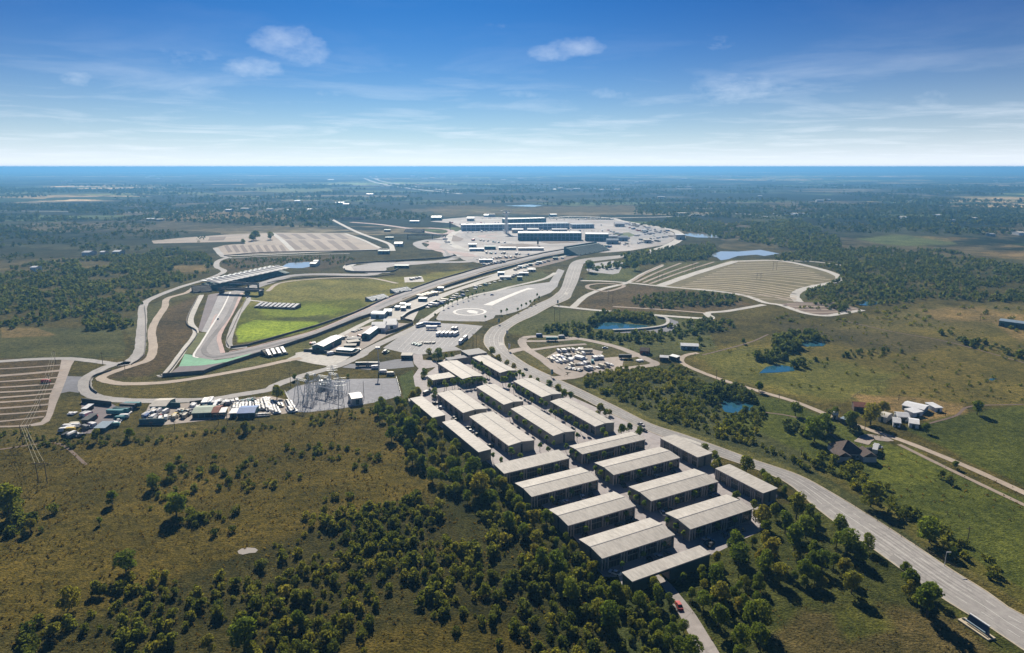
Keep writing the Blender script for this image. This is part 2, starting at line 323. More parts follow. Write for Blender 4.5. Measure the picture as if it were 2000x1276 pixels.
# far farmland and clearings
field(C_TAN, [(300, 428), (345, 418), (450, 412), (600, 424), (560, 430), (400, 433), (330, 433)], 2, .8)
field((.10, .085, .055), [(200, 442), (330, 434), (600, 430), (640, 440), (560, 452), (250, 462)], 4, .6)
field((.22, .26, .13), [(450, 366), (640, 366), (655, 374), (560, 378), (500, 374)], 1.5, .8)
field((.22, .26, .13), [(325, 374), (420, 377), (425, 381), (340, 380)], 1.2, .8)
field((.20, .25, .13), [(-200, 373), (80, 371), (110, 377), (-200, 380)], 1.5, .7)
field(C_TAN, [(100, 380), (180, 376), (320, 376), (330, 381), (140, 382)], 2, .4)
field(C_TAN, [(1450, 400), (1560, 398), (1620, 408), (1500, 412)], 3, .6)
field((.12, .14, .07), [(1420, 420), (1500, 415), (1560, 432), (1480, 437)], 3, .6)
field(C_TAN, [(830, 407), (900, 400), (1000, 405), (1240, 400), (1260, 415), (1150, 424), (1000, 418), (870, 424)], 4, .6)
field(C_TAN, [(330, 520), (400, 518), (410, 530), (350, 532)], 3, .6)
field((.13, .11, .05), [(150, 512), (215, 512), (215, 525), (160, 524)], 3, .6)
field(C_TAN, [(1880, 446), (2100, 440), (2100, 458), (1930, 456)], 3, .5)
field((.10, .075, .05), [(430, 505), (640, 500), (700, 505), (690, 512), (620, 530), (580, 520), (540, 512), (450, 535), (432, 520)], 3, .8)
def make_ground():
    fwd = np.radians(np.linspace(-50, 50, 900)); rest = np.radians(np.linspace(50, 310, 60)[1:-1])
    th = np.concatenate([fwd, rest]); nth = len(th)
    deps = np.concatenate([[50.], np.array([ (1276+160)-i*1.9 for i in range(0, 580)])])
    ys = deps[1:]; ys = ys[ys > 333.]
    rr = np.array([P(1000, y).y for y in ys]); rr = np.concatenate([[2., 40., 80., 110.], rr[rr > 125.], [30000., 48000., 90000.]])
    nr = len(rr)
    X = np.sin(th)[None, :]*rr[:, None]; Y = np.cos(th)[None, :]*rr[:, None]
    px, py = proj(X, Y); ok = ~np.isnan(px); px = np.nan_to_num(px, nan=-9999.); py = np.nan_to_num(py, nan=-9999.)
    base = np.zeros(X.shape+(3,)); far = np.clip((rr-900)/700., 0, 1)[:, None]*np.ones(nth)[None, :]
    f1 = fbm(X/60, Y/60)[..., None]; f2 = fbm(X/13+40, Y/13)[..., None]
    base[:] = np.array(C_OL)*(.55+.75*f1); base = base*(1-.45*(f2 > .55))+np.array(C_DK)*.45*(f2 > .55)
    wx = (fbm(X/17, Y/17+30)-.5); wy = (fbm(X/17+90, Y/17)-.5)
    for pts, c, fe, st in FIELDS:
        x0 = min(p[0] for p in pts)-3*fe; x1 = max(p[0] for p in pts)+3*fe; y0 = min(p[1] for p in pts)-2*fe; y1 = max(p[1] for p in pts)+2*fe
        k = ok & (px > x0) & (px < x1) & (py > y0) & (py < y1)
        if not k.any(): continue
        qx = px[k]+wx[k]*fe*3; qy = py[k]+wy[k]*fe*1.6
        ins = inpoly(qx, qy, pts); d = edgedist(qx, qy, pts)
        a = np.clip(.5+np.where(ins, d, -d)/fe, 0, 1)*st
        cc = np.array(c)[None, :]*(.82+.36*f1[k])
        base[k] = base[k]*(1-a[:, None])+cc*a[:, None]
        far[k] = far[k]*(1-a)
    verts = np.stack([X, Y, np.zeros_like(X)], -1).reshape(-1, 3)
    i = np.arange(nr-1)[:, None]; j = np.arange(nth)[None, :]; j2 = (j+1) % nth
    q = np.stack([i*nth+j, i*nth+j2, (i+1)*nth+j2, (i+1)*nth+j], -1).reshape(-1, 4)[:, ::-1]
    me = npmesh('ground', verts, q)
    a = me.attributes.new('soil', 'FLOAT_COLOR', 'POINT'); a.data.foreach_set('color', np.concatenate([base, far[..., None]], -1).reshape(-1).astype(np.float32))
    m, nt, b = nodes('ground_cover'); at = nt.nodes.new('ShaderNodeAttribute'); at.attribute_name = 'soil'
    g = nt.nodes.new('ShaderNodeNewGeometry').outputs['Position']
    # tussocks, patches, bare spots at three sizes
    a1, n_1 = noise_mix(nt, g, .03, (.60, .66, .60), (1.42, 1.32, 1.2), .3, .7, 9)
    a2, _ = noise_mix(nt, g, .30, (.50, .56, .50), (1.50, 1.42, 1.3), .32, .68, 6)
    a3, n_3 = noise_mix(nt, g, 1.1, (.52, .56, .55), (1.42, 1.38, 1.3), .34, .66, 4)
    c = mixc(nt, 1, mixc(nt, 1, mixc(nt, 1, at.outputs['Color'], a1, 'MULTIPLY'), a2, 'MULTIPLY'), a3, 'MULTIPLY')
    # far country: woods, pastures and ploughed fields as irregular cells
    mp = nt.nodes.new('ShaderNodeMapping'); mp.inputs['Scale'].default_value = (.0012, .0021, 1); mp.inputs['Rotation'].default_value = (0, 0, .4); nt.links.new(g, mp.inputs[0])
    nd = nt.nodes.new('ShaderNodeTexNoise'); nd.inputs['Scale'].default_value = 2.2; nd.inputs['Detail'].default_value = 4; nt.links.new(mp.outputs[0], nd.inputs['Vector'])
    vadd = mixc(nt, .22, mp.outputs[0], nd.outputs['Color'])
    vo = nt.nodes.new('ShaderNodeTexVoronoi'); vo.inputs['Scale'].default_value = 2.4; nt.links.new(vadd, vo.inputs['Vector'])
    sx = nt.nodes.new('ShaderNodeSeparateColor'); nt.links.new(vo.outputs['Color'], sx.inputs[0])
    r = nt.nodes.new('ShaderNodeValToRGB'); e = r.color_ramp.elements; r.color_ramp.interpolation = 'CONSTANT'
    for k, (p_, cc) in enumerate([(0, (.018, .030, .014)), (.34, (.035, .045, .022)), (.54, (.08, .085, .045)), (.66, (.17, .14, .09)), (.80, (.15, .19, .08)), (.92, (.32, .26, .18))]):
        el = e[k] if k < 2 else e.new(p_); el.position = p_; el.color = (*cc, 1)
    nt.links.new(sx.outputs[0], r.inputs[0])
    w1, _ = noise_mix(nt, g, .0035, (0, 0, 0), (1, 1, 1), .49, .58, 9, rough=.70)
    fc = mixc(nt, w1, r.outputs[0], (.014, .026, .012))
    mb_ = nt.nodes.new('ShaderNodeMapping'); mb_.inputs['Scale'].default_value = (.00032, .00042, 1); mb_.inputs['Rotation'].default_value = (0, 0, -.3); nt.links.new(g, mb_.inputs[0])
    vb = nt.nodes.new('ShaderNodeTexVoronoi'); vb.inputs['Scale'].default_value = 1.6; nt.links.new(mixc(nt, .3, mb_.outputs[0], nd.outputs['Color']), vb.inputs['Vector'])
    sb = nt.nodes.new('ShaderNodeSeparateColor'); nt.links.new(vb.outputs['Color'], sb.inputs[0])
    rb_ = nt.nodes.new('ShaderNodeValToRGB'); rb_.color_ramp.elements[0].color = (.55, .6, .55, 1); rb_.color_ramp.elements[1].color = (3.4, 3.0, 2.4, 1); rb_.color_ramp.elements[0].position = .35
    nt.links.new(sb.outputs[0], rb_.inputs[0]); fc = mixc(nt, 1, fc, rb_.outputs[0], 'MULTIPLY')
    w2, _ = noise_mix(nt, g, .03, (.62,)*3, (1.4,)*3, .36, .64, 5)
    fc = mixc(nt, 1, fc, w2, 'MULTIPLY')
    nt.links.new(mixc(nt, at.outputs['Alpha'], c, fc), b.inputs['Base Color'])
    b.inputs['Roughness'].default_value = 1; b.inputs['Specular IOR Level'].default_value = .05
    bp = nt.nodes.new('ShaderNodeBump'); bp.inputs['Strength'].default_value = .8; bp.inputs['Distance'].default_value = 1.2
    nt.links.new(n_3, bp.inputs['Height']); nt.links.new(bp.outputs[0], b.inputs['Normal'])
    o = link('ground', me, None, [m]); tag(o, 'wide plain of brown and green grassland running to the horizon', 'ground', kind='structure')
make_ground()
# ------------------------------------------------------------------ flat sheets
def crs(pts, n=6):     # smooth world polyline
    if len(pts) < 3: return pts
    out = []; q = [pts[0]*2-pts[1]]+pts+[pts[-1]*2-pts[-2]]
    for i in range(1, len(q)-2):
        p0, p1, p2, p3 = q[i-1:i+3]
        for k in range(n):
            t = k/n; out.append(.5*((2*p1)+(p2-p0)*t+(2*p0-5*p1+4*p2-p3)*t*t+(3*p1-p0-3*p2+p3)*t**3))
    out.append(pts[-1]); return out
ZC = [0]
def sheet(name, pts, mat, z=.05, label=None, cat=None, world=False):
    ZC[0] += 1; z = z+(ZC[0] % 9)*.006
    w_ = pts if world else [P(x, y) for x, y in pts]
    w_ = [Vector((p.x, p.y, z)) for p in w_]
    tri = tessellate_polygon([w_]); me = bpy.data.meshes.new(name)
    fs = []
    for t in tri:
        a, b, c = (w_[i] for i in t)
        fs.append(tuple(t) if (b-a).cross(c-a).z > 0 else tuple(t[::-1]))
    me.from_pydata([tuple(p) for p in w_], [], fs); me.update()
    o = link(name, me, None, [mat]); return tag(o, label, cat or name.replace('_', ' '), kind='structure')
def ribbon(name, px, wd, mat, z=.10, label=None, cat=None, smooth=True, closed=False, world=False):
    ZC[0] += 1; z = z+(ZC[0] % 9)*.006
    w_ = [P(x, y) for x, y in px] if not world else [Vector(p) for p in px]
    if closed: w_ = w_+[w_[0]]
    if smooth: w_ = crs(w_, 7)
    n = len(w_); vs = []; fs = []
    for i, p in enumerate(w_):
        d = (w_[min(i+1, n-1)]-w_[max(i-1, 0)]); d.z = 0; d.normalize(); nn = Vector((-d.y, d.x, 0))
        ww = wd if isinstance(wd, (int, float)) else wd[0]+(wd[1]-wd[0])*i/(n-1)
        ww *= 1+.05*math.sin(i*1.7)
        vs += [tuple(p+nn*ww/2+Vector((0, 0, z))), tuple(p-nn*ww/2+Vector((0, 0, z)))]
    for i in range(n-1): fs.append((2*i, 2*i+1, 2*i+3, 2*i+2))
    me = bpy.data.meshes.new(name); me.from_pydata(vs, [], fs); me.update()
    o = link(name, me, None, [mat]); return tag(o, label, cat or name.replace('_', ' '), kind='structure')
def resamp(pts, n):
    d = [0]
    for a, b in zip(pts, pts[1:]): d.append(d[-1]+(b-a).length)
    out = []; j = 0
    for k in range(n):
        t = d[-1]*k/(n-1)
        while j < len(d)-2 and d[j+1] < t: j += 1
        s = (t-d[j])/max(1e-9, d[j+1]-d[j]); out.append(pts[j].lerp(pts[j+1], min(1, s)))
    return out
def bandw(name, left, right, mat, z=.10, label=None, n=90):
    ZC[0] += 1; z = z+(ZC[0] % 9)*.006
    a = resamp(crs([P(*q) for q in left], 5), n); b = resamp(crs([P(*q) for q in right], 5), n)
    vs = []
    for p, q in zip(a, b): vs += [(p.x, p.y, z), (q.x, q.y, z)]
    fs = [(2*i, 2*i+1, 2*i+3, 2*i+2) for i in range(n-1)]
    me = bpy.data.meshes.new(name); me.from_pydata(vs, [], fs); me.update()
    return tag(link(name, me, None, [mat]), label, name.replace('_', ' '), kind='structure'), a, b
def wallline(name, px, h, th, mat, label, cat='barrier', smooth=True, group=None):
    w_ = [P(x, y) for x, y in px]
    if smooth: w_ = crs(w_, 6)
    vs = []; fs = []; n = len(w_); c = w_[0].copy()
    for i, p in enumerate(w_):
        d = (w_[min(i+1, n-1)]-w_[max(i-1, 0)]).normalized(); nn = Vector((-d.y, d.x, 0))*th/2
        for s, z in ((1, 0), (1, h), (-1, h), (-1, 0)): vs.append(tuple(p-c+nn*s+Vector((0, 0, z))))
    for i in range(n-1):
        for k in range(3): fs.append((4*i+k, 4*i+k+1, 4*i+k+5, 4*i+k+4))
    fs += [(0, 3, 2, 1), (4*n-4, 4*n-3, 4*n-2, 4*n-1)]
    me = bpy.data.meshes.new(name); me.from_pydata(vs, [], fs); me.update()
    o = link(name, me, None, [mat]); o.location = c; return tag(o, label, cat, group)
C = lambda ox, oy, s: (lambda *pp: [(ox+x/s, oy+y/s) for x, y in pp])
c1 = C(780, 660, 3.988); c2 = C(940, 840, 3.333); c3 = C(240, 400, 3.544); c4 = C(640, 400, 2.857); c5 = C(1260, 960, 2.703); c6 = C(820, 560, 6.667)
c7 = C(580, 560, 7.143); c8 = C(220, 760, 5.263); cR = C(960, 480, 2.703); cS = C(540, 700, 6.667); cH = C(1600, 770, 7.692); cL = C(0, 640, 5.8); cB = C(0, 680, 3.333); cF = C(1260, 620, 2.703); cG = C(370, 490, 7.143); cV = C(840, 400, 4.0)
# ------------------------------------------------------------------ roads, lots, tracks
mrl = c6((840, 680), (860, 620), (940, 530), (1040, 490), (1250, 370), (1500, 240), (1700, 150), (1800, 70))
mrr = c6((1090, 680), (1100, 640), (1150, 560), (1280, 470), (1500, 370), (1680, 270), (1850, 200), (1950, 150))
left = [(2120, 1345), (2000, 1270), (1931, 1223.6), (1885, 1196), (1840, 1168), (1767, 1117), (1704, 1071), (1667, 1047), (1598, 995), (1526, 937), (1408, 893), (1279, 847), (1194, 808), (1126, 773), (1063, 748), (1021, 728), (970.6, 698), (948, 675)]+mrl+[(1096, 562), (1100, 552), (1108, 528), (1119, 511.5), (1152, 504), (1219, 498), (1275, 488)]
right = [(2120, 1262), (2000, 1203.6), (1967, 1186), (1926, 1156), (1852, 1110), (1778, 1060), (1704, 1012), (1622, 962), (1556, 927), (1467, 897), (1408, 875), (1334, 849), (1270, 828), (1206, 796), (1131, 760), (1076, 735), (1031, 713), (998, 690), (985.6, 675)]+mrr+[(1119, 570), (1123, 562), (1130, 546), (1137.6, 521), (1145, 513), (1182, 508), (1256, 499), (1285, 493)]
ro, ra, rb = bandw('road', left, right, M_ROAD, .10, 'wide pale concrete road sweeping past the grey garages into the distance', 260)
kb = MB()
for side, off in ((ra, -1), (rb, 1)):
    pts = side
    for i in range(0, 150):
        p, q = pts[i], pts[i+1]; d = (q-p).normalized(); nn = Vector((-d.y, d.x, 0))
        # outward side
        o_ = (p-(rb[i] if off < 0 else ra[i])); s = 1 if o_.dot(nn) > 0 else -1
        a = [p, q, q+nn*s*.45, p+nn*s*.45]
        kb.add([(v.x, v.y, z) for z in (0, .2) for v in a], [(4, 5, 6, 7), (0, 1, 5, 4), (1, 2, 6, 5), (2, 3, 7, 6), (3, 0, 4, 7)] if s > 0 else [(7, 6, 5, 4), (4, 5, 1, 0), (5, 6, 2, 1), (6, 7, 3, 2), (7, 4, 0, 3)])
kbo = kb.build('kerb', M_YELP, ro)
mk = MB()
for t in (.28, .5, .72):
    for i in range(0, 200, 2 if t != .5 else 1):
        p = ra[i].lerp(rb[i], t); q = ra[i+1].lerp(rb[i+1], t)
        if t != .5: q = p.lerp(q, .9)
        d = (q-p).normalized(); nn = Vector((-d.y, d.x, 0))*.09; z = .17
        a = [p-nn, q-nn, q+nn, p+nn]; mk.add([(v.x, v.y, z) for v in a], [(0, 1, 2, 3)])
mk.build('lane_marking', M_WHITEP, ro)
M_WEAR = worn('tyre_worn_concrete', (.325, .31, .297), .03, False, .22); wr = MB()
for t, wd in ((.12, .9), (.20, .9), (.34, .9), (.43, .8), (.57, .8), (.66, .9), (.80, .9), (.89, .9)):
    for i in range(0, 230):
        p = ra[i].lerp(rb[i], t); q = ra[i+1].lerp(rb[i+1], t); d = (q-p).normalized(); w0 = wd*.5*(.5+.5*vnoise(i*.35, t*40)); nn = Vector((-d.y, d.x, 0))*float(w0)
        wr.add([(v.x, v.y, .165) for v in (p-nn, q-nn, q+nn, p+nn)], [(0, 1, 2, 3)])
wr.build('tyre_wear', M_WEAR, ro)
for k, (i0, i1, t0, t1) in enumerate([(12, 15, .05, .27), (40, 44, .5, .72), (66, 69, .27, .5), (95, 97, .74, .97), (120, 124, .05, .27), (150, 153, .5, .72)]):
    pt = MB(); pt.add([(v.x, v.y, .169) for v in (ra[i0].lerp(rb[i0], t0), ra[i1].lerp(rb[i1], t0), ra[i1].lerp(rb[i1], t1), ra[i0].lerp(rb[i0], t1))], [(0, 1, 2, 3)]); pt.build('patch', M_PALE if k % 2 else M_WEAR, ro)
ribbon('road', [(1270, 491), (1300, 482), (1322, 471), (1330, 461), (1312, 449), (1262, 440), (1215, 432), (1190, 426), (1120, 423), (1050, 427), (900, 431)], 17, M_PALE, label='far pale loop road curving round the race circuit car parks')
sheet('parking_lot', [(812, 636), (835, 631), (900, 633), (943, 637), (916, 662), (888, 677), (903, 684), (880, 686), (852, 690), (825, 692.5), (790, 690), (748, 680)], M_LOT, label='grey car park with buses and a row of white vans')
sheet('parking_lot', c6((220, 400), (213, 425), (245, 440), (500, 452), (850, 455), (960, 412), (985, 372), (1100, 368), (1250, 330), (1400, 270), (1500, 160), (1700, 80), (1790, 0))+c4((1290, 430), (1322, 368), (1285, 358), (1238, 432), (1100, 450), (900, 490), (700, 550), (640, 580)), M_LOT, label='large pale car park with a white ring and bar painted on it')
ring = MB()
ce = c6((650, 330))[0]; ctr = P(*ce); rx = (P(ce[0]+33, ce[1])-ctr).length
vs = []; fs = []
for k in range(48):
    t = 2*math.pi*k/48
    for r_ in (rx*.83, rx*1.0): vs.append((ctr.x+r_*math.cos(t), ctr.y+r_*1.05*math.sin(t), .17))
for k in range(48): fs.append((2*k, 2*k+1, 2*((k+1) % 48)+1, 2*((k+1) % 48)))
ring.add(vs, fs)
ring.add([(ctr.x+rx*a, ctr.y+rx*b, .17) for a, b in [(-.15, .0), (.0, -.35), (.5, -.62), (.45, -.3), (.55, -.05), (.2, .45), (-.1, .5), (-.2, .2)]], [tuple(range(8))])
o = ring.build('painted_ring', M_WHITEP); tag(o, 'large white ring painted on the car park', 'road marking', kind='structure')
sheet('painted_bar', c6((825, 240), (940, 250), (1100, 170), (1300, 85), (1400, 45), (1510, 32), (1410, 18), (1250, 72), (1080, 140)), M_WHITEP, .14, 'long white bar painted beside the ring on the car park')
lm = MB()     # parking bay lines, bus lot
for k in range(13):
    a = P(772+k*10.5, 688); b = P(772+k*10.5+48, 640)
    for t in np.arange(.06, .95, .055):
        p = a.lerp(b, t); 
        if inpoly(np.array([proj(p.x, p.y)[0]]), np.array([proj(p.x, p.y)[1]]), [(815, 637), (940, 639), (886, 676), (830, 690), (752, 680)])[0]:
            lm.box(p.x-.1, p.x+.1, p.y-2.6, p.y+2.6, .13, .165)
lm.build('bay_line', M_WHITEP).select_set(False); tag(bpy.data.objects['bay_line'], 'rows of white parking bay lines on the bus car park', 'road marking', kind='structure')
RD = lambda nm, pts, wd, mat, lab, **k: ribbon(nm, pts, wd, mat, label=lab, **k)
hub = c3((720, 368), (660, 390), (650, 430), (700, 462), (600, 510), (400, 570), (200, 650), (142, 700), (135, 800), (125, 920), (118, 1000), (80, 1060), (0, 1110))+cL((1400, 400), (1200, 450), (1000, 560), (960, 650), (1000, 740), (1150, 800), (1500, 830))+c8((600, 120), (1000, 110), (1300, 60), (1600, 10))+cS((0, 350), (300, 240), (700, 130), (850, 80), (1000, 10))+c7((900, 960), (1050, 850), (1650, 570), (1800, 450))
RD('road', hub, 8, M_ROAD, 'perimeter road looping round the hairpin and past the storage yards')
RD('road', c6((60, 440), (350, 250), (600, 150), (800, 95), (1000, 55))+[(1000, 560), (1060, 546), (1085, 533)], 6, M_PALE, 'access road along the far edge of the ring car park')
RD('path', c3((500, 570), (440, 610), (310, 650), (290, 710), (230, 800), (200, 880), (210, 990), (180, 1070), (80, 1110))+cB((770, 145), (680, 180), (660, 200), (720, 222), (850, 234), (1150, 216), (1600, 140), (1850, 86), (1960, 66)), 6.5, M_DIRT, 'pinkish dirt service track inside the perimeter road')
sheet('yard', c7((-20, 925), (100, 905), (400, 965), (700, 955), (780, 950), (640, 1050), (560, 1090), (440, 1110), (240, 1080), (-20, 1025)), M_PALE, label='pale concrete apron beside the circuit storage sheds')
sheet('yard', cL((760, 550), (1000, 560), (930, 640), (890, 740), (790, 725), (690, 745)), M_DARKLOT, label='dark asphalt apron at the road junction')
sheet('yard', cL((700, 345), (860, 350), (810, 430), (775, 520), (730, 640), (690, 745), (640, 860), (600, 980), (560, 1060), (480, 1105), (360, 1118), (330, 1100), (460, 1070), (520, 1000), (545, 900), (560, 780), (620, 640), (670, 500)), M_GRAVEL, label='pale gravel track down the side of the grass car park')
RD('road', cL((-150, 392), (0, 385), (350, 362), (700, 352), (900, 362), (1200, 400), (1310, 420)), 7, M_ROAD, 'narrow road along the top of the grass car park')
for k, (a, b, t) in enumerate([(470, 425, 2.5), (548, 485, 5), (615, 565, 3), (680, 635, 3), (735, 700, 3), (795, 745, 3), (848, 805, 3), (915, 870, 3), (985, 945, 2.5), (1065, 1010, 2.5), (1125, 1110, 2.5)]):
    x1 = [690, 720, 690, 640, 620, 600, 580, 560, 540, 500, 330][k]
    RD('path', cL((-160, a+8), (0, a), (x1*.5, (a+b)/2+3), (x1, b)), t, M_STRIPE_L, 'worn gravel row across the lower left grass car park', smooth=True)
# upper left striped car park
sheet('parking_lot', [(296, 470.5), (365, 464), (437, 459), (530, 455), (675, 456), (742, 486), (683, 490), (560, 494), (435, 499), (415, 485), (440, 479), (480, 476), (475, 472), (300, 476)], M_STRIPE_L, label='striped gravel car park beyond the white grandstand')
for i in range(8):
    X = 700+54*i; sheet('grass_bar', c3((X, 284), (X+24, 279), (X+60, 328), (X+30, 333)), M_STRIPE_B, .12, 'brown grass strip between the near parking rows beyond the grandstand')
for X in (1060, 1160, 1262, 1362, 1455): sheet('grass_bar', c3((X, 202), (X+46, 202), (X+112, 238), (X+68, 240)), M_STRIPE_B, .12, 'brown grass strip between the farthest parking rows')
for X in (1112, 1212, 1310, 1410, 1510): sheet('grass_bar', c3((X, 248), (X+46, 247), (X+132, 310), (X+84, 313)), M_STRIPE_B, .12, 'brown grass strip between the middle parking rows')
sheet('grass_bar', c3((600, 225), (715, 222), (700, 246), (590, 250)), M_STRIPE_B, .12, 'brown grass patch at the corner of the striped car park')
RD('road', c3((1030, 195), (1100, 245), (1175, 318)), 9, M_PALE, 'pale lane crossing the striped car park')
RD('road', c3((690, 355), (1000, 345), (1570, 318), (1790, 308), (1860, 310)), 8, M_PALE, 'pale road along the near side of the striped car park')
RD('road', c3((640, 300), (690, 355), (740, 368)), 9, M_ROAD, 'short lane from the striped car park to the perimeter road')
RD('road', c3((740, 370), (1100, 352), (1570, 338)), 5, M_ROAD, 'thin road between scrub and the striped car park')
RD('road', c3((1870, 320), (1840, 270), (1700, 220), (1600, 180), (1500, 130), (1440, 98)), 9, M_PALE, 'pale road climbing past the far end of the striped car park')
RD('road', c3((1540, 200), (1650, 240), (1780, 300)), 7, M_PALE, 'pale lane on the right side of the striped car park')
# right grass car parks
M_RIB = worn('pale_rib_gravel', (.45, .37, .27), .03, False)
sheet('grass_lot', cR((880, 215), (1250, 80), (1520, 80), (1720, 120), (1800, 150), (1835, 165), (1810, 190), (1700, 215), (1610, 240), (1595, 270), (1622, 298), (1500, 310), (1440, 300), (1330, 265), (1200, 245), (960, 225)), simple('lot_grass', (.15, .128, .055), .95, .05, .25), .04, 'big grass car park ribbed with gravel rows beyond the main road')
for k in range(17):
    t = k/16; y0 = 86+t*138; x0 = 1300-t*325; yr = 92+t*203
    xr = min(1585+2.2*max(0, yr-88), 1790) if yr < 190 else max(1612, 1770-(yr-190)*4.2)
    if yr > 250: xr = 1612
    xb = x0
    RD('path', cR((x0+8, y0), (x0+(xr-x0)*.33, y0+(yr-y0)*.12), (x0+(xr-x0)*.66, y0+(yr-y0)*.45), (xr, yr)), 3.0, M_RIB, 'pale gravel row curving across the big ribbed grass car park')
for a in ([(1215, 249), (1400, 256), (1608, 277)], [(1300, 262), (1450, 268), (1610, 286)], [(1380, 279), (1500, 284), (1616, 295)]): RD('path', cR(*a), 3.0, M_STRIPE_L, 'pale gravel row in the lower corner of the ribbed grass car park')
sheet('parking_lot', cR((1500, 310), (1625, 298), (1830, 300), (1960, 340), (1850, 358), (1760, 370), (1700, 366), (1650, 355)), M_STRIPE_B, label='brown gravel car park at the tip of the ribbed grass lot')
for a in ([(1540, 318), (1700, 322), (1880, 318)], [(1600, 335), (1750, 338), (1930, 330)], [(1660, 352), (1780, 352), (1900, 344)], [(1560, 308), (1700, 309), (1840, 307)]): RD('path', cR(*a), 4, M_STRIPE_L, 'pale row across the brown tip car park')
for a, b in (((765, 192), (1000, 92)), ((800, 196), (1090, 90)), ((835, 202), (1175, 86)), ((740, 190), (905, 100))): RD('path', cR(a, ((a[0]+b[0])/2, (a[1]+b[1])/2-4), b), 4, M_STRIPE_L, 'pale slanting gravel row in the smaller grass car park')
RD('road', cR((888, 213), (1080, 145), (1290, 82)), 12, M_PALE, 'straight pale lane dividing the two grass car parks')
RD('road', cR((470, 185), (600, 188), (760, 200), (900, 215), (1180, 240), (1340, 265), (1440, 300), (1530, 315), (1650, 355), (1760, 370), (1850, 358), (1960, 340)), 7, M_PALE, 'pale gravel road along the near edge of the ribbed car park')
RD('road', cR((1290, 82), (1520, 80), (1720, 120), (1830, 160), (1815, 190), (1700, 215), (1632, 235), (1600, 265), (1622, 298)), 10, M_PALE, 'pale gravel road round the far end of the ribbed car park')
RD('road', cR((1520, 80), (1700, 85), (1880, 108)), 6, M_PALE, 'pale track running right from the ribbed car park')
RD('road', cR((430, 325), (500, 265), (600, 225), (720, 195), (800, 150), (900, 105)), 7, M_PALE, 'curving gravel track between main road and small grass car park')
RD('road', cR((330, 318), (560, 342), (800, 362), (1100, 384), (1160, 382), (1140, 356), (1250, 345), (1440, 312)), 7, M_PALE, 'gravel road below the oval thicket')
RD('path', cR((640, 322), (900, 338), (1130, 356)), 4.5, M_STRIPE_L, 'thin gravel row above the lower gravel road')
RD('path', cR((560, 238), (510, 225), (515, 208), (600, 200), (700, 212), (620, 240), (560, 238)), 5, M_STRIPE_L, 'small gravel loop near the main road')
sheet('parking_lot', cR((500, 125), (530, 95), (640, 80), (755, 88), (690, 110), (672, 145), (640, 152), (510, 138)), M_LOT, label='small pale car park beside the dense grove')
RD('path', cR((170, 490), (160, 510), (185, 545), (270, 600), (380, 680), (470, 672), (700, 650), (860, 628), (820, 600), (740, 565), (640, 530), (460, 492), (300, 480), (200, 482)), 7, M_GRAVEL, 'gravel track round the vehicle storage field', closed=True)
RD('path', cR((90, 562), (150, 548), (190, 548)), 9, M_GRAVEL, 'short gravel entrance from the main road to the storage field')
RD('path', cR((205, 552), (350, 532), (500, 520)), 5, M_GRAVEL, 'upper gravel lane in the storage field')
RD('path', cR((520, 606), (700, 590), (800, 574)), 6, M_GRAVEL, 'lower gravel lane in the storage field')
RD('path', cR((180, 505), (320, 503), (460, 492)), 5, M_GRAVEL, 'thin gravel lane past the teal trailer')
RD('path', cR((300, 705), (355, 700), (440, 690), (470, 672)), 9, M_GRAVEL, 'gravel mouth where the storage field meets the main road')
sheet('yard', cR((285, 592), (360, 548), (520, 545), (590, 560), (560, 598), (700, 595), (690, 640), (560, 660), (440, 672), (385, 668)), M_GRAVEL, .09, label='grey gravel ground under the stored vehicles')
RD('path', cR((1090, 567), (1040, 575), (1006, 592), (1010, 622), (1100, 665), (1250, 720))+cF((600, 390), (800, 450), (1000, 530), (1200, 600), (1380, 660), (1700, 790), (2050, 950)), 4.2, M_DIRT, 'long dirt lane running down past the farm houses')
RD('path', cF((1340, 672), (1600, 800), (1850, 920), (2050, 1015)), 2.6, M_STRIPE_L, 'second wheel track below the dirt lane')
RD('path', cF((1140, 665), (1185, 632), (1250, 642), (1290, 640)), 7, M_GRAVEL, 'gravel drive to the white hip roofed house')
bandw('drive', [(1450, 1360), (1405, 1276), (1385, 1243.5), (1357, 1199), (1331, 1166), (1309, 1140), (1285, 1122)][::-1], [(1400, 1360), (1364, 1276), (1347, 1243.5), (1330, 1207), (1313, 1180), (1292, 1143), (1278, 1122)][::-1], M_DRIVE, .10, 'paved entrance drive curving up to the gate building', 40)
sheet('paving', [(845, 722), (870, 700), (905, 690), (950, 692), (1000, 715), (1040, 735), (1110, 772), (1200, 812), (1260, 838), (1292, 845), (1398, 893), (1402, 912), (1520, 968), (1505, 985), (1470, 1000), (1493, 1034), (1395, 1082), (1215, 1143), (1208, 1127), (1178, 1127), (1140, 1072), (1080, 1005), (1020, 958), (962, 912), (945, 897), (858, 832), (800, 790), (797, 779), (830, 772), (824, 745), (836, 728)], M_PAVE, .05, 'grey paving between the rows of garages')
sheet('road', c1((103, 128), (178, 128), (185, 172), (290, 182), (300, 225), (205, 240), (165, 300), (190, 370), (215, 420), (260, 455), (290, 500), (160, 480), (165, 440), (120, 370), (108, 300), (150, 240), (112, 200)), M_PAVE, .09, 'paved access lane curving into the top of the garage estate')
sheet('yard', cS((850, 120), (960, 75), (1300, 62), (1560, 15), (1760, 8), (1795, 112), (1500, 140), (1200, 150)), M_DARKLOT, .07, 'dark gravel pad with parked trucks beside the bus car park')
sheet('substation_yard', cS((110, 450), (260, 365), (560, 300), (860, 272), (1560, 262), (1622, 492), (1280, 575), (850, 655), (400, 705), (240, 702)), M_YARD, .05, 'grey gravel yard of the electricity substation')
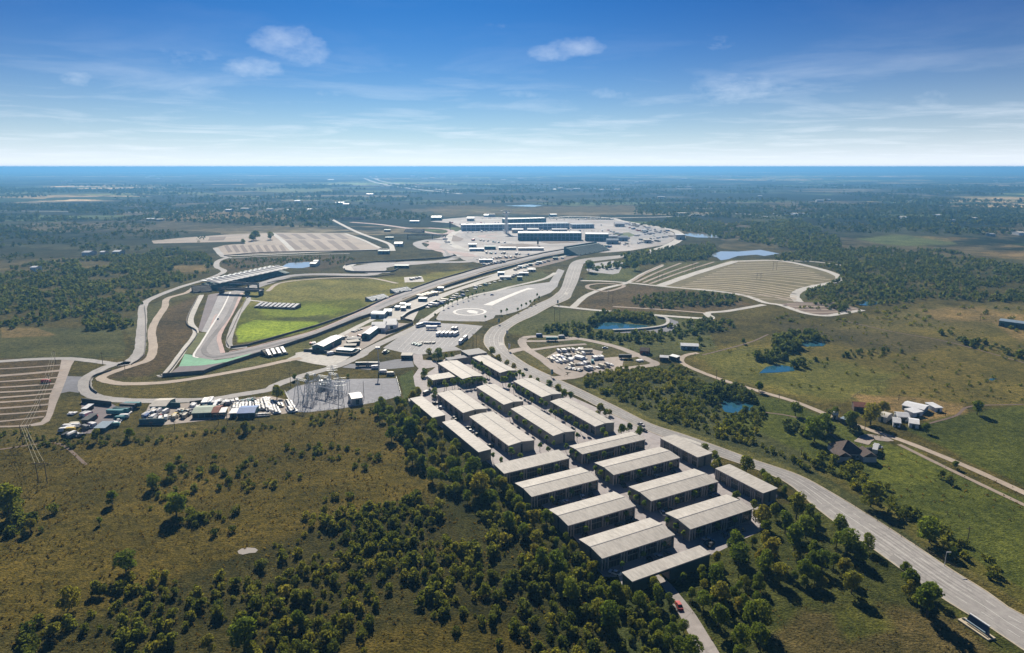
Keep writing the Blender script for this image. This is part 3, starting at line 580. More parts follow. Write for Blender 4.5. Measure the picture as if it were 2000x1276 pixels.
sheet('yard', c8((380, 155), (700, 150), (1300, 112), (1620, 72), (1780, 110), (1885, 235), (1740, 258), (1190, 300), (540, 370), (270, 372)), M_GRAVEL, .05, 'tan gravel yard crowded with sheds and parked cars')
sheet('yard', cL((920, 830), (1260, 860), (1330, 900), (1290, 1040), (1250, 1130), (1100, 1195), (930, 1205)), M_PURPLE, .05, 'brown gravel yard with vehicles along both sides')
sheet('yard', c7((230, 850), (480, 740), (900, 570), (1200, 500), (1560, 515), (1640, 528), (1250, 690), (900, 880), (790, 955), (400, 945)), M_GRAVEL, .05, 'gravel yard round the white roofed sheds')
sheet('yard', c7((1000, 440), (1150, 390), (1300, 320), (1600, 180), (2000, 105))+c4((860, 420), (1100, 330), (1210, 332), (1050, 392), (900, 430), (760, 470), (640, 520), (520, 570))+c7((1620, 480), (1500, 460), (1300, 478)), M_PALE, .05, 'pale yard beside the circuit straight with tents and cabins')
# ---- race circuit
sheet('race_track', c3((735, 600), (838, 610), (760, 760), (700, 860), (668, 925), (690, 1030), (790, 1012), (1000, 962), (1340, 872), (1640, 745), (1914, 622), (1935, 660), (1640, 785), (1340, 905), (1000, 1000), (880, 1036), (740, 1062), (600, 1078), (520, 1062), (487, 1042), (540, 960), (600, 865), (660, 760)), M_TRACK, .11, 'race track hairpin and start of the long back straight')
back = [(755.5, 588), (850, 555), (905, 539), (955, 524), (1060, 499), (1130, 485.5), (1182, 474)]
ribbon('race_track', [(735, 599), (780, 580)]+[(x, y) for x, y in back[1:]], 17, M_TRACK, .13, 'long back straight of the race circuit')
sheet('runoff', c3((600, 622), (740, 600), (660, 760), (600, 865), (590, 885), (540, 880)), M_LOT, .09, 'light grey asphalt run off beside the hairpin braking zone')
sheet('gravel_trap', c3((592, 625), (668, 612), (605, 760), (545, 882), (520, 870), (560, 730)), M_PURPLE, .13, 'purple grey gravel trap left of the hairpin approach')
sheet('painted_runoff', c3((428, 1035), (472, 1040), (520, 1060), (640, 1078), (760, 1062), (890, 1030), (850, 1058), (760, 1082), (640, 1102), (540, 1114), (388, 1120)), M_GREENP, .12, 'bright green painted run off at the hairpin exit')
sheet('gravel_trap', c3((388, 1120), (540, 1114), (650, 1100), (700, 1095), (600, 1150), (540, 1165), (330, 1165)), M_PURPLE, .10, 'brown gravel strip outside the green run off')
sheet('grass_verge', c3((515, 888), (585, 886), (480, 1035), (425, 1034)), simple('verge_grass', (.13, .14, .05), 1, .1, .2), .08, 'grass wedge inside the hairpin wall')
RD('track_kerb', c3((825, 612), (760, 740), (690, 860), (666, 925), (678, 980), (692, 1028)), 3.4, M_RED, 'red and pink kerb on the inside of the hairpin', z=.17)
RD('track_kerb', c3((745, 605), (690, 720), (600, 865), (545, 955), (490, 1042), (520, 1062)), 1.6, M_WHITEP, 'white edge line on the outside of the hairpin approach', z=.18)
RD('track_kerb', c3((600, 868), (640, 770), (668, 760)), 1.4, M_RED, 'short red kerb at the run off corner', z=.18)
RD('track_line', c3((735, 1018), (900, 985), (1000, 958), (1340, 868), (1640, 742), (1900, 625)), 1.6, M_RED, 'faded red edge line along the inside of the straight', z=.18)
RD('service_road', c3((545, 625), (470, 792), (505, 885), (420, 1010), (300, 1168), (240, 1188)), 5, M_PALE, 'pale service road outside the hairpin wall')
RD('service_road', c3((845, 620), (870, 660), (800, 760), (750, 880), (735, 960), (760, 992), (860, 985)), 5, M_ROAD, 'service road on the inside of the hairpin')
RD('service_road', c3((870, 660), (950, 670), (1010, 678)), 4, M_PALE, 'short path to the small dark bleacher in the infield')
RD('service_road', [(560, 706), (640, 668), (720, 628), (757, 612), (850, 573), (950, 541), (1060, 510), (1140, 493)], 6, M_PALE, 'pale service road beside the long straight')
tb = c3((770, 600), (830, 590), (950, 555), (1130, 500), (1300, 482), (1450, 480), (1700, 482), (1800, 455), (1720, 420), (1680, 410))
RD('race_track', c3((785, 605), (850, 590), (950, 555), (1130, 500), (1300, 484), (1480, 484), (1620, 486))+[(727, 536), (742, 528), (748, 519), (790, 513), (850, 511), (890, 505)], 17, M_TRACK, 'race track section passing in front of the white grandstand', z=.12)
RD('runoff', c3((1850, 465), (1740, 468), (1650, 460), (1560, 440), (1590, 410), (1700, 402), (1880, 390)), 14, M_PALE, 'pale run off round the small hairpin')
sheet('runoff', c4((130, 345), (260, 325), (420, 322), (600, 312), (640, 322), (500, 335), (380, 342), (330, 352), (310, 372), (230, 384), (150, 372)), M_TRACK, .12, 'wide asphalt run off at the small hairpin')
RD('service_road', c3((1000, 600), (1100, 540), (1400, 510), (1700, 508), (1900, 545)), 5, M_DIRT, 'dirt service path behind the infield track')
sheet('concourse', [(835, 470), (870, 462), (905, 447), (880, 436), (840, 433), (870, 428), (930, 423), (1060, 427), (1200, 430), (1300, 446), (1326, 462), (1300, 478), (1230, 490), (1180, 494), (1120, 490), (1040, 505), (965, 520), (905, 508), (885, 495), (850, 486)], worn('concourse_paving', (.37, .345, .33), .012, True, .35), .04, 'pale paved grounds round the distant circuit buildings')
for pts, wd, mt, lb in [
    (c4((130, 98), (300, 112), (480, 138), (540, 152), (640, 165), (690, 150), (660, 138), (560, 130)), 15, M_PINK, 'race track climbing the far hill'),
    (c4((610, 192), (540, 202), (500, 218), (545, 246), (640, 250), (668, 270), (690, 292), (820, 288), (845, 298), (780, 318), (620, 322)), 17, M_TRACK, 'snaking race track esses'),
    (c4((560, 210), (600, 222), (590, 240), (660, 262), (760, 275), (800, 292)), 22, M_PINK, 'pinkish run off beside the esses'),
    (c4((1010, 150), (880, 152), (780, 160), (790, 185), (880, 198), (1050, 200), (1300, 205), (1500, 212)), 22, M_TRACK, 'far hairpin of the race track near the tower'),
    (c4((950, 165), (880, 170), (860, 180), (940, 188)), 16, M_PINK, 'pale run off inside the far hairpin'),
    (c4((720, 150), (690, 170), (670, 200), (700, 225), (760, 250), (870, 270)), 16, M_PALE, 'pale access road left of the far hairpin'),
    (c4((880, 245), (930, 215), (1100, 225), (1300, 228), (1520, 212)), 12, M_TRACK, 'infield leg of the race track below the dark grandstand'),
    (c4((880, 262), (1100, 278), (1300, 250), (1500, 222)), 12, M_TRACK, 'lower infield leg of the race track')]:
    RD('race_track', pts, wd, mt, lb, z=.2)
for pts, lb in [(c4((960, 225), (1080, 218), (1180, 226), (1100, 234), (980, 234)), 'dry grass island inside the far circuit'), (c4((700, 170), (760, 190), (740, 205), (690, 205)), 'dry grass wedge left of the far hairpin'), (c4((1180, 208), (1330, 205), (1400, 212), (1240, 218)), 'thin dry grass island right of the tall sign'),
                (c4((1100, 345), (1250, 300), (1420, 282), (1300, 320), (1180, 350)), 'dry verge between straight and main road'), (c4((880, 300), (1000, 285), (1080, 292), (1000, 305), (900, 308)), 'dry grass patch beside the esses'),
                (c4((1590, 165), (1680, 155), (1720, 172), (1640, 190)), 'green lawn near the far car parks')]:
    sheet('grass_island', pts, M_STRIPE_B if 'dry' in lb else simple('far_lawn', (.14, .17, .07), 1, .05, .2), .26, lb)
sheet('pad', [(789, 542), (824, 540), (829, 550.5), (790.5, 552)], M_PALE, label='square pale pad with parked vehicles beside the straight')
sheet('parking_lot', c4((1630, 92), (1700, 104), (1850, 140), (1920, 170), (1880, 200), (1750, 225), (1690, 215), (1700, 170), (1650, 120)), M_LOT, .08, 'distant car park filled with vehicles inside the loop road')
for pts, wd, lb in [([(712, 349), (735, 357), (790, 367), (900, 379)], 30, 'pale highway lanes far away on the left of the cutting'), ([(722, 345), (745, 354), (800, 363), (900, 376)], 24, 'pale highway lanes far away on the right of the cutting'), ([(735, 345), (738, 352)], 24, 'short far highway ramp'), ([(1080, 428), (1300, 424), (1440, 418), (1500, 424)], 14, 'thin far road crossing the plain'), ([(0, 412), (250, 415), (420, 412)], 10, 'thin far lane on the left plain')]:
    RD('road', pts, wd, M_PALE, lb, z=.4)
M_RUB = worn('rubbered_asphalt', (.21, .20, .20), .03, False, .2)
for pts, wd, lb in [([(735, 600), (780, 581), (850, 555.5), (905, 539.5), (955, 525), (1060, 500), (1130, 486)], 4, 'dark rubbered racing line on the straight'), (c3((800, 612), (735, 760), (665, 860), (600, 940), (560, 1010), (620, 1052), (740, 1038), (900, 1005), (1100, 955), (1340, 888), (1640, 765)), 4, 'dark rubbered racing line through the hairpin'), (c3((850, 592), (950, 558), (1130, 504), (1300, 487), (1480, 487)), 4, 'dark rubbered racing line before the canopy grandstand'), (c4((880, 153), (780, 162), (790, 184), (880, 198)), 5, 'dark racing line of the far hairpin'), (c4((545, 246), (640, 252), (668, 272), (690, 290), (820, 290)), 5, 'dark racing line through the esses')]: RD('racing_line', pts, wd, M_RUB, lb, z=.27)
for pts, lb in [([(742, 592), (850, 551), (905, 535), (955, 520), (1060, 495.5)], 'tan strip along the inside of the straight'), ([(762, 596), (850, 561), (955, 530), (1060, 503), (1130, 489)], 'tan strip along the outside of the straight')]: RD('verge', pts, 3.5, M_STRIPE_L, lb, z=.09)
# ---- water
for pts, lb in [(cR((1150, 52), (1210, 30), (1300, 32), (1420, 22), (1520, 42), (1440, 55), (1400, 48), (1300, 55), (1250, 72), (1210, 78), (1190, 62)), 'large pond behind the ribbed car park'),
                (cR((560, 412), (620, 404), (700, 412), (800, 420), (840, 425), (780, 437), (650, 441), (540, 441)), 'pond inside the concrete spillway ring'),
                ([(549, 522), (562, 514), (600, 512), (614, 513), (612, 520), (590, 524), (560, 524)], 'pale pond behind the white grandstand'),
                (cF((400, 450), (440, 432), (520, 450), (570, 465), (560, 490), (480, 508), (420, 500), (408, 480)), 'bright blue pond by the country lane'),
                (cF((600, 296), (640, 262), (700, 250), (780, 262), (790, 284), (700, 292)), 'blue pond below the scrubby mound'),
                (cF((815, 150), (830, 120), (900, 125), (955, 142), (940, 152), (860, 156)), 'small pond by the dark copse'),
                (cR((1920, 300), (1960, 290), (2020, 292), (2060, 302), (2000, 318), (1950, 315)), 'small blue pond near the brown car park tip'),
                ([(1930, 742), (1936, 739), (1945, 741), (1938, 744)], 'tiny pond near the right edge'),
                ([(1715, 415), (1740, 412), (1790, 411.5), (1775, 415), (1720, 418)], 'far pale pond on the right plain'),
                ([(1332, 459), (1345, 456), (1405, 459), (1408, 465), (1360, 464)], 'narrow pond beside the far car park'),
                ([(985, 402), (1035, 400), (1060, 402), (1040, 404.5)], 'far pond beyond the tower'),
                ([(464, 1077), (472, 1072), (484, 1070), (498, 1071), (504, 1075), (499, 1080), (487, 1081), (474, 1084), (466, 1082)], 'pale puddle in the foreground scrub')]:
    if lb: o = sheet('water', pts, M_MUD if 'puddle' in lb else M_WATER if 'blue' in lb or 'copse' in lb or 'tiny' in lb or 'spillway' in lb else M_SKYPOND, .07, lb)
# ------------------------------------------------------------------ garages
AX = math.radians(-61.6); BX = math.radians(28.6)
ORD = ['', 'first', 'second', 'third', 'fourth', 'fifth', 'sixth', 'seventh', 'eighth', 'ninth', 'tenth', 'eleventh', 'twelfth', 'thirteenth', 'fourteenth', 'fifteenth']
def nth(k): return ORD[k] if k < len(ORD) else '%dth' % k if k % 10 not in (1, 2, 3) or k//10 % 10 == 1 else '%d%s' % (k, ['', 'st', 'nd', 'rd'][k % 10])
GB = []
def garage(label, q, longax, facades=(-1,), z=5.4, kind='gable', wall=None, nb=4, rise=.75, slots=True, gate=False, name='garage_block', roofm=None):
    """q: eave corners px in order left, front, right, back (clockwise seen from above the picture)"""
    wpt = [P(x, y, z) for x, y in q]; c = sum(wpt, Vector())/4
    ang = longax; ux = Vector((math.cos(ang), math.sin(ang), 0)); uy = Vector((-ux.y, ux.x, 0))
    def ext(u): 
        v = sorted((p-c).dot(u) for p in wpt); return (v[2]+v[3]-v[0]-v[1])/2
    Ln, W = ext(ux), ext(uy)
    t = empty(name, (c.x, c.y, 0), ang, label, 'garage', 'rows of grey garage blocks'); GB.append((c, Ln, W, ang, label))
    wm_ = wall or M_WALL; hx, hy = Ln/2, W/2
    def topz(y):
        if kind == 'gable': return z+rise*(1-abs(y)/hy)
        return z+(rise*.8)*(y/hy)*.5+.25
    # roof slab following the slope
    th = .22; rf = MB()
    ys = [-hy, 0, hy] if kind == 'gable' else [-hy, hy]
    prof = [(y, topz(y)) for y in ys]+[(y, topz(y)-th) for y in ys[::-1]]
    n = len(prof); vs = [(-hx, y, zz) for y, zz in prof]+[(hx, y, zz) for y, zz in prof]
    fs = [tuple(range(n-1, -1, -1)), tuple(range(n, 2*n))]+[(i, (i+1) % n, (i+1) % n+n, i+n) for i in range(n)]
    rf.add(vs, [f[::-1] for f in fs]); r_ = rf.build('roof', roofm or M_ROOF, t)
    if kind == 'gable': MB().box(-hx-.02, hx+.02, -.16, .16, topz(0)-.02, topz(0)+.07).build('ridge_cap', M_LOT, r_)
    MB().box(-hx, hx, -hy-.09, -hy-.005, topz(-hy)-.42, topz(-hy)+.02).build('gutter', M_FRAME, r_)
    # walls: body recessed on glazed sides
    rec = .75; y0 = -hy+(rec if -1 in facades else .25); y1 = hy-(rec if 1 in facades else .25)
    body = MB(); e = .25
    prof = [(y0, 0), (y1, 0), (y1, topz(y1)-th-.01)]+([(0, topz(0)-th-.01)] if kind == 'gable' else [])+[(y0, topz(y0)-th-.01)]
    n = len(prof); gx = []
    segs = [(-hx+e, hx-e)]
    if gate: segs = [(-hx+e, hx*gate[0]), (hx*gate[1], hx-e)]
    for a, b in segs:
        vs = [(a, y, zz) for y, zz in prof]+[(b, y, zz) for y, zz in prof]
        body.add(vs, [tuple(range(n)), tuple(range(2*n-1, n-1, -1))]+[(i, i+n, (i+1) % n+n, (i+1) % n) for i in range(n)])
    if gate: body.box(hx*gate[0]-.01, hx*gate[1]+.01, y0+.01, y1-.01, z-1.1, z-th-.3)
    bo = body.build('wall', wm_, t)
    if gate:
        MB().box(hx*gate[1]-.35, hx*gate[1]-.02, y0+.3, y1-.3, .05, z-1.2).build('portal_lining', simple('portal_pink_stone', (.27, .21, .19), .8, .3, .1), bo)
    for s in (-1, 1):
        if slots: MB().box(s*(hx-e)-.04, s*(hx-e)+.04, -.55, .55, .1, z-.5).build('service_slot', M_DARK, bo)
        g_ = MB()
        for zz in np.arange(.8, z-.3, .75): g_.box(s*(hx-e)-.015, s*(hx-e)+.015, y0+.1, y1-.1, zz, zz+.05)
        g_.build('cladding_joint', M_DARK, bo)
    for sd in facades:
        yw = -hy+rec if sd < 0 else hy-rec
        u = Ln/nb; zt = min(topz(yw), topz(-yw) if kind == 'gable' else topz(yw))-th
        MB().box(-hx+.1, hx-.1, min(yw, yw+sd*.35), max(yw, yw+sd*.35), zt-.75, zt-.05).build('fascia', M_WALL, t)
        for i in range(nb):
            a = -hx+u*i+.15; wide = (a+u*.36, a+u-.15)
            g = MB(); g.box(wide[0], wide[1], *sorted((yw+sd*.03, yw+sd*.10)), 1.0 if False else .1, zt-.8)
            gl = g.build('window', M_GLASS, t)
            fr = MB()
            for k in range(5): xk = wide[0]+(wide[1]-wide[0])*k/4; fr.box(xk-.05, xk+.05, *sorted((yw+sd*.09, yw+sd*.16)), .1, zt-.8)
            fr.box(wide[0], wide[1], *sorted((yw+sd*.09, yw+sd*.2)), (zt-.8)*.55, (zt-.8)*.55+.35); fr.build('window_frame', M_WALL, gl)
            pi = MB()
            for k, xx in enumerate((a+u*.02, a+u*.175, a+u*.33)):
                MB().box(xx-.16, xx+.16, *sorted((yw+sd*.05, yw+sd*.62)), 0, zt-.02).build('pilaster', M_FRAME, t)
            for k, xx in enumerate((a+u*.10, a+u*.255)): MB().box(xx-u*.055, xx+u*.055, *sorted((yw+sd*.03, yw+sd*.09)), .08, 2.6).build('door', M_DARK, t)
        MB().box(hx-.45, hx-.12, *sorted((yw+sd*.05, yw+sd*.62)), 0, zt-.02).build('pilaster', M_FRAME, t)
    return t
g = garage
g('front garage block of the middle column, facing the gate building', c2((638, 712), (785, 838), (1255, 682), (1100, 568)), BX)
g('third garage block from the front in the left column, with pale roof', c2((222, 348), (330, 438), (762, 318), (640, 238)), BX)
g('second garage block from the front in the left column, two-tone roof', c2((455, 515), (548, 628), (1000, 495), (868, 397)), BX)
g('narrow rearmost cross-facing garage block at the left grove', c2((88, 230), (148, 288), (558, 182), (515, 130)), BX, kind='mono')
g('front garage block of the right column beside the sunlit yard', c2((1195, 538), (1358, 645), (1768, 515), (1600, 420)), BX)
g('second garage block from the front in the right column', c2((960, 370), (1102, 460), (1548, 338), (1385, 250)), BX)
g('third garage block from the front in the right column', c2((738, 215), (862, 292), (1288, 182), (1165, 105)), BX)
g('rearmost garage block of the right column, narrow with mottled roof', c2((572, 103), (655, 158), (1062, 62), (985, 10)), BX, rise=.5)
g('long low dark green gate building with a drive through it', c2((912, 937), (990, 990), (1500, 800), (1412, 757)), BX, (), kind='mono', wall=M_WALL2, gate=(-.52, -.04), z=4.8, slots=False, rise=.3, name='gate_building')
g('slim garage block by the main road, nearer the camera of two', c2((1535, 255), (1838, 418), (1925, 380), (1605, 222)), AX, (-1,), kind='mono', rise=.3)
g('slim garage block by the main road, farther of the two', c2((1170, 55), (1415, 185), (1500, 150), (1255, 30)), AX, (-1,), kind='mono', rise=.3)
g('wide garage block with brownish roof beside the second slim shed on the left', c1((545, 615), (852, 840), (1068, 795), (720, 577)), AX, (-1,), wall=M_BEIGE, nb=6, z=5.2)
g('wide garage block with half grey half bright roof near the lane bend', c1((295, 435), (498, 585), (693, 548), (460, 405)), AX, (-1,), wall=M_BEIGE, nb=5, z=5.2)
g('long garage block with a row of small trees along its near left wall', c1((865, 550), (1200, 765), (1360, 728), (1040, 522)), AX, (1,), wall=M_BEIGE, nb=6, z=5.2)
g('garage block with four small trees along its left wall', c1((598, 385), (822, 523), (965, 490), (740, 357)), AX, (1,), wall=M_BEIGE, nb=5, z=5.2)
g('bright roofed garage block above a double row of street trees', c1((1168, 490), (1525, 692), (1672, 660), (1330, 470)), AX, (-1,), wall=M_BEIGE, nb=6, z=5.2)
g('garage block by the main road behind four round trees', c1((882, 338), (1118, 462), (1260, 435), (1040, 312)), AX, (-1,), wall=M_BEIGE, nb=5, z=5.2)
g('slim white roofed shed wedged against the grove, nearer one', c1((333, 652), (605, 888), (718, 878), (440, 643)), AX, (), kind='mono', wall=M_WALL, rise=.3, slots=False, name='slim_shed')
g('slim white roofed shed at the top of the grove, farther one', c1((68, 470), (262, 618), (368, 608), (180, 462)), AX, (), kind='mono', wall=M_WALL, rise=.3, slots=False, name='slim_shed')
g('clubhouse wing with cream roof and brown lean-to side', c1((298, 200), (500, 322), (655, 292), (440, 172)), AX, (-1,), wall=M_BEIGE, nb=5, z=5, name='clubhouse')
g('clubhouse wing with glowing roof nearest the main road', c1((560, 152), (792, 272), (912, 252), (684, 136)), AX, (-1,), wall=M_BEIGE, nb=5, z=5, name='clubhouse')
g('small pavilion with bright white roof among young trees', c1((215, 300), (265, 335), (430, 300), (385, 270)), BX, (-1,), kind='mono', wall=M_BEIGE, nb=2, z=4, rise=.3, slots=False, name='pavilion')
g('flat grey roofed lounge at the head of the garage estate', c1((485, 107), (545, 140), (688, 112), (600, 80)), BX, (-1,), kind='mono', wall=M_DARK, nb=3, z=5, rise=.1, slots=False, name='lounge', roofm=M_ROOFD)
g('low pale grey canopy joining the lounge and the clubhouse', c1((366, 158), (372, 178), (545, 150), (530, 133)), BX, (), kind='mono', wall=M_BEIGE, z=3.4, rise=.1, slots=False, name='link_canopy', roofm=M_LOT)
# ------------------------------------------------------------------ sheds, tents, cabins, houses
def shed(label, a, b, depth, h, rise=.12, roof=None, wall=None, name='shed', cat='shed', style='gable', doors=1, group=None, axis='x', windows=0):
    A, B = P(*a), P(*b); d = B-A; Ln = d.length; ang = math.atan2(d.y, d.x); c = (A+B)/2
    t = empty(name, (c.x, c.y, 0), ang, label, cat, group); hx = Ln/2; roof = roof or M_WHITE; wall = wall or M_WHITE
    # local: x along front edge, y backwards 0..depth
    if axis == 'x': prof = lambda s: s
    r = depth*rise if axis == 'x' else Ln*rise
    wb = MB(); rb = MB(); o = .3
    if style == 'barrel':
        k = 8; pr = [(depth/2-depth/2*math.cos(math.pi*i/k), h*.55+h*.45*math.sin(math.pi*i/k)) for i in range(k+1)]
        wb.add([(x, y, z) for x in (-hx, hx) for y, z in [(0, 0)]+pr+[(depth, 0)]], [tuple(range(k+3)), tuple(range(2*k+5, k+2, -1)), (0, k+3, k+4, 1), (k+1, 2*k+4, 2*k+5, k+2)])
        n = k+1; vs = [(x, y, z+.05) for x in (-hx-o, hx+o) for y, z in pr]; rb.add(vs, [(i, i+1, i+1+n, i+n) for i in range(k)])
    elif style == 'hip':
        wb.box(-hx, hx, 0, depth, 0, h); z = h; m = depth/2
        rb.add([(-hx-o, -o, z), (hx+o, -o, z), (hx+o, depth+o, z), (-hx-o, depth+o, z), (-hx+m, m, z+m*rise*3), (hx-m, m, z+m*rise*3)], [(0, 1, 5, 4), (1, 2, 5), (2, 3, 4, 5), (3, 0, 4), (3, 2, 1, 0)])
    elif style == 'gable':
        if axis == 'x':
            wb.add([(x, y, z) for x in (-hx, hx) for y, z in ((0, 0), (depth, 0), (depth, h), (depth/2, h+r-.12), (0, h))], [(0, 1, 2, 3, 4), (9, 8, 7, 6, 5), (0, 5, 6, 1), (1, 6, 7, 2), (2, 7, 8, 3), (3, 8, 9, 4), (4, 9, 5, 0)])
            n = 6; pr = [(-o, h-.1), (depth/2, h+r), (depth+o, h-.1), (depth+o, h+.08), (depth/2, h+r+.18), (-o, h+.08)]
            rb.add([(x, y, z) for x in (-hx-o, hx+o) for y, z in pr], [tuple(range(n)), tuple(range(2*n-1, n-1, -1))]+[(i, i+n, (i+1) % n+n, (i+1) % n) for i in range(n)])
        else:
            wb.add([(x, y, z) for y in (0, depth) for x, z in ((-hx, 0), (hx, 0), (hx, h), (0, h+r-.12), (-hx, h))], [(0, 1, 2, 3, 4), (9, 8, 7, 6, 5), (0, 5, 6, 1), (1, 6, 7, 2), (2, 7, 8, 3), (3, 8, 9, 4), (4, 9, 5, 0)])
            n = 6; pr = [(-hx-o, h-.1), (0, h+r), (hx+o, h-.1), (hx+o, h+.08), (0, h+r+.18), (-hx-o, h+.08)]
            rb.add([(x, y, z) for y in (-o, depth+o) for x, z in pr], [tuple(range(n)), tuple(range(2*n-1, n-1, -1))]+[(i, i+n, (i+1) % n+n, (i+1) % n) for i in range(n)])
    else:   # flat / skillion
        wb.box(-hx, hx, 0, depth, 0, h); rb.add([(x, y, z) for z in (0, .18) for x, y in ((-hx-o, -o), (hx+o, -o), (hx+o, depth+o), (-hx-o, depth+o))], [(3, 2, 1, 0), (4, 5, 6, 7), (0, 1, 5, 4), (1, 2, 6, 5), (2, 3, 7, 6), (3, 0, 4, 7)])
        for i, v in enumerate(rb.v): rb.v[i] = (v[0], v[1], v[2]+h+.02+(v[1]/depth)*.4)
    wo = wb.build('wall', wall, t); ro_ = rb.build('roof', roof, t)
    for k in range(doors):
        x = -hx+Ln*(k+.5)/doors; MB().box(x-min(1.4, Ln*.15), x+min(1.4, Ln*.15), -.05, .02, 0, min(h*.75, 3)).build('door', M_DARK, wo)
    for k in range(windows):
        x = -hx+Ln*(k+.9)/(windows+.8); MB().box(x-.6, x+.6, -.05, .02, 1.0, 2.1).build('window', M_GLASS, wo)
    return t
p7 = lambda x, y: c7((x, y))[0]; pH = lambda x, y: cH((x, y))[0]; p8 = lambda x, y: c8((x, y))[0]; pL = lambda x, y: cL((x, y))[0]; pR = lambda x, y: cR((x, y))[0]; p6 = lambda x, y: c6((x, y))[0]; pF = lambda x, y: cF((x, y))[0]
shed('large white roofed warehouse with teal gable by the track apron', p7(215, 905), p7(370, 915), 31, 4.6, .14, wall=M_TEAL, axis='y', name='warehouse', cat='warehouse')
shed('white roofed warehouse farther up the same gravel yard', p7(905, 735), p7(1010, 738), 25, 4.4, .14, wall=M_TEAL, axis='y', name='warehouse', cat='warehouse')
shed('low cream annex roof leaning beside the large warehouse', p7(395, 890), p7(520, 838), 9, 3.2, roof=M_WHITE, wall=M_CREAM)
for a, b, d, lb in [((1080, 638), (1225, 642), 9, 'white storage tent, nearest of the four beside the dark fence'), ((1045, 594), (1232, 592), 8, 'white storage tent, second from the front on the left'), ((1252, 594), (1390, 594), 9, 'white storage tent on the right of the group'), ((1210, 548), (1385, 546), 8, 'white storage tent at the very back of the group')]:
    shed(lb, p7(*a), p7(*b), d, 4, .2, name='storage_tent', cat='tent', group='white storage tents')
shed('blue grey domed tent nearest the circuit straight', p7(1030, 442), p7(1215, 445), 16, 5, style='barrel', roof=M_BLUEROOF, wall=M_BLUEROOF, name='dome_tent', cat='tent')
shed('blue grey domed tent tucked behind its twin', p7(1215, 405), p7(1320, 402), 16, 4.6, style='barrel', roof=M_BLUEROOF, wall=M_BLUEROOF, name='dome_tent', cat='tent')
for (a, b), lb in zip([((1362, 326), (1418, 328)), ((1448, 336), (1512, 336)), ((1435, 286), (1505, 286)), ((1515, 302), (1577, 302))], ['leftmost', 'nearest', 'farthest', 'rightmost']):
    shed(lb+' of four grey blue cabins behind the domed tents', p7(*a), p7(*b), 6, 3, style='flat', roof=M_BLUEROOF, wall=M_BLUEROOF, name='site_cabin', cat='cabin', group='grey blue cabins')
for a, b, d, h, rm, lb in [((545, 932), (770, 948), 5, 3, M_BLUEROOF, 'long dark blue canopy at the front of the gravel yard'), ((655, 875), (822, 872), 4, 3, M_CREAM, 'cream roofed open shed in the middle of the yard'), ((700, 782), (885, 775), 4, 3, M_ROOFD, 'grey roofed shed at the back of the yard'),
                           ((720, 832), (880, 812), 6, 3, M_CREAM, 'cream and blue shed between the two yard canopies'), ((1455, 1016), (1606, 1016), 6, 3, M_CREAM, 'low cream ticket office by the bus car park entrance'), ((1690, 205), (1800, 208), 6, 3, M_BLUEROOF, 'blue grey cabin beside the timber stacks')]:
    shed(lb, p7(*a), p7(*b), d, h, style='flat', roof=rm, wall=M_TEAL if rm is not M_CREAM else M_DARK, name='yard_shed')
shed('white control building in the substation yard', cS((985, 612))[0], cS((1125, 592))[0], 11, 4, .12, wall=M_CREAM, name='control_building', cat='building')
shed('small white and blue house among the lane side trees', pH(1105, 490), pH(1215, 505), 9, 2.6, .15, windows=2, name='farm_house', cat='house')
shed('white metal barn attached to the right of the farmhouse', pH(1345, 500), pH(1490, 522), 9, 2.6, .1, name='farm_shed')
shed('low white roofed house behind the attached barn', pH(1175, 400), pH(1350, 415), 8, 2.6, .15, windows=2, name='farm_house', cat='house')
shed('big flat white metal barn in the mown tan field', pH(1240, 232), pH(1560, 304), (P(*pH(1560, 304))-P(*pH(1735, 268))).length, 2.8, .07, wall=M_BLUEROOF, name='barn', cat='barn', doors=3)
shed('small white shed at the right end of the big barn', pH(1735, 268), pH(1845, 262), 8, 2.4, style='flat', name='farm_shed')
shed('low white lean-to in front of the big barn', pH(1412, 352), pH(1552, 325), 6, 2.6, style='flat', name='farm_shed')
shed('rust roofed brown cottage above the lane', pH(520, 258), pH(700, 275), 8, 3, .2, roof=M_REDR, wall=M_BROWNR, name='cottage', cat='house', windows=2)
shed('pale rounded shed half hidden by a dark tree', pH(880, 402), pH(1000, 432), 10, 4, style='barrel', roof=M_CREAM, wall=M_CREAM, name='farm_shed')
shed('tiny pale shed on the verge of the lane', pH(198, 372), pH(268, 384), 5, 2.8, .2, wall=M_CREAM, name='farm_shed')
shed('blue grey roofed trailer home below the lane', pH(312, 435), pH(405, 462), 6, 2.8, style='flat', roof=M_BLUEROOF, wall=M_BROWNR, name='trailer_home', cat='house')
hh = shed('white house with dark brown hipped roof and gables', pH(300, 985), pH(700, 985), 13, 3, .24, roof=M_BROWNR, wall=M_CREAM, style='hip', name='hip_house', cat='house', windows=5)
for x0, dd, rz in ((-9, 5, 0), (3.5, 5, 0)):
    w_ = 6.5; wg = MB(); rg = MB()
    wg.add([(x0+x, y, z) for y in (-3.2, .05) for x, z in ((0, 0), (w_, 0), (w_, 3), (w_/2, 5), (0, 3))], [(0, 1, 2, 3, 4), (9, 8, 7, 6, 5), (0, 5, 6, 1), (1, 6, 7, 2), (4, 9, 5, 0)])
    rg.add([(x0+x, y, z) for y in (-3.6, 5) for x, z in ((-.4, 2.9), (w_/2, 5.2), (w_+.4, 2.9))], [(0, 1, 4, 3), (1, 2, 5, 4), (0, 2, 1), (3, 4, 5)])
    wg.build('gable_wing', M_CREAM, hh); rg.build('gable_roof', M_BROWNR, hh)
shed('long white bungalow at the head of the dirt lane', pR(1000, 548), pR(1092, 552), 9, 3, .12, wall=M_BLUEROOF, name='bungalow', cat='house', windows=4)
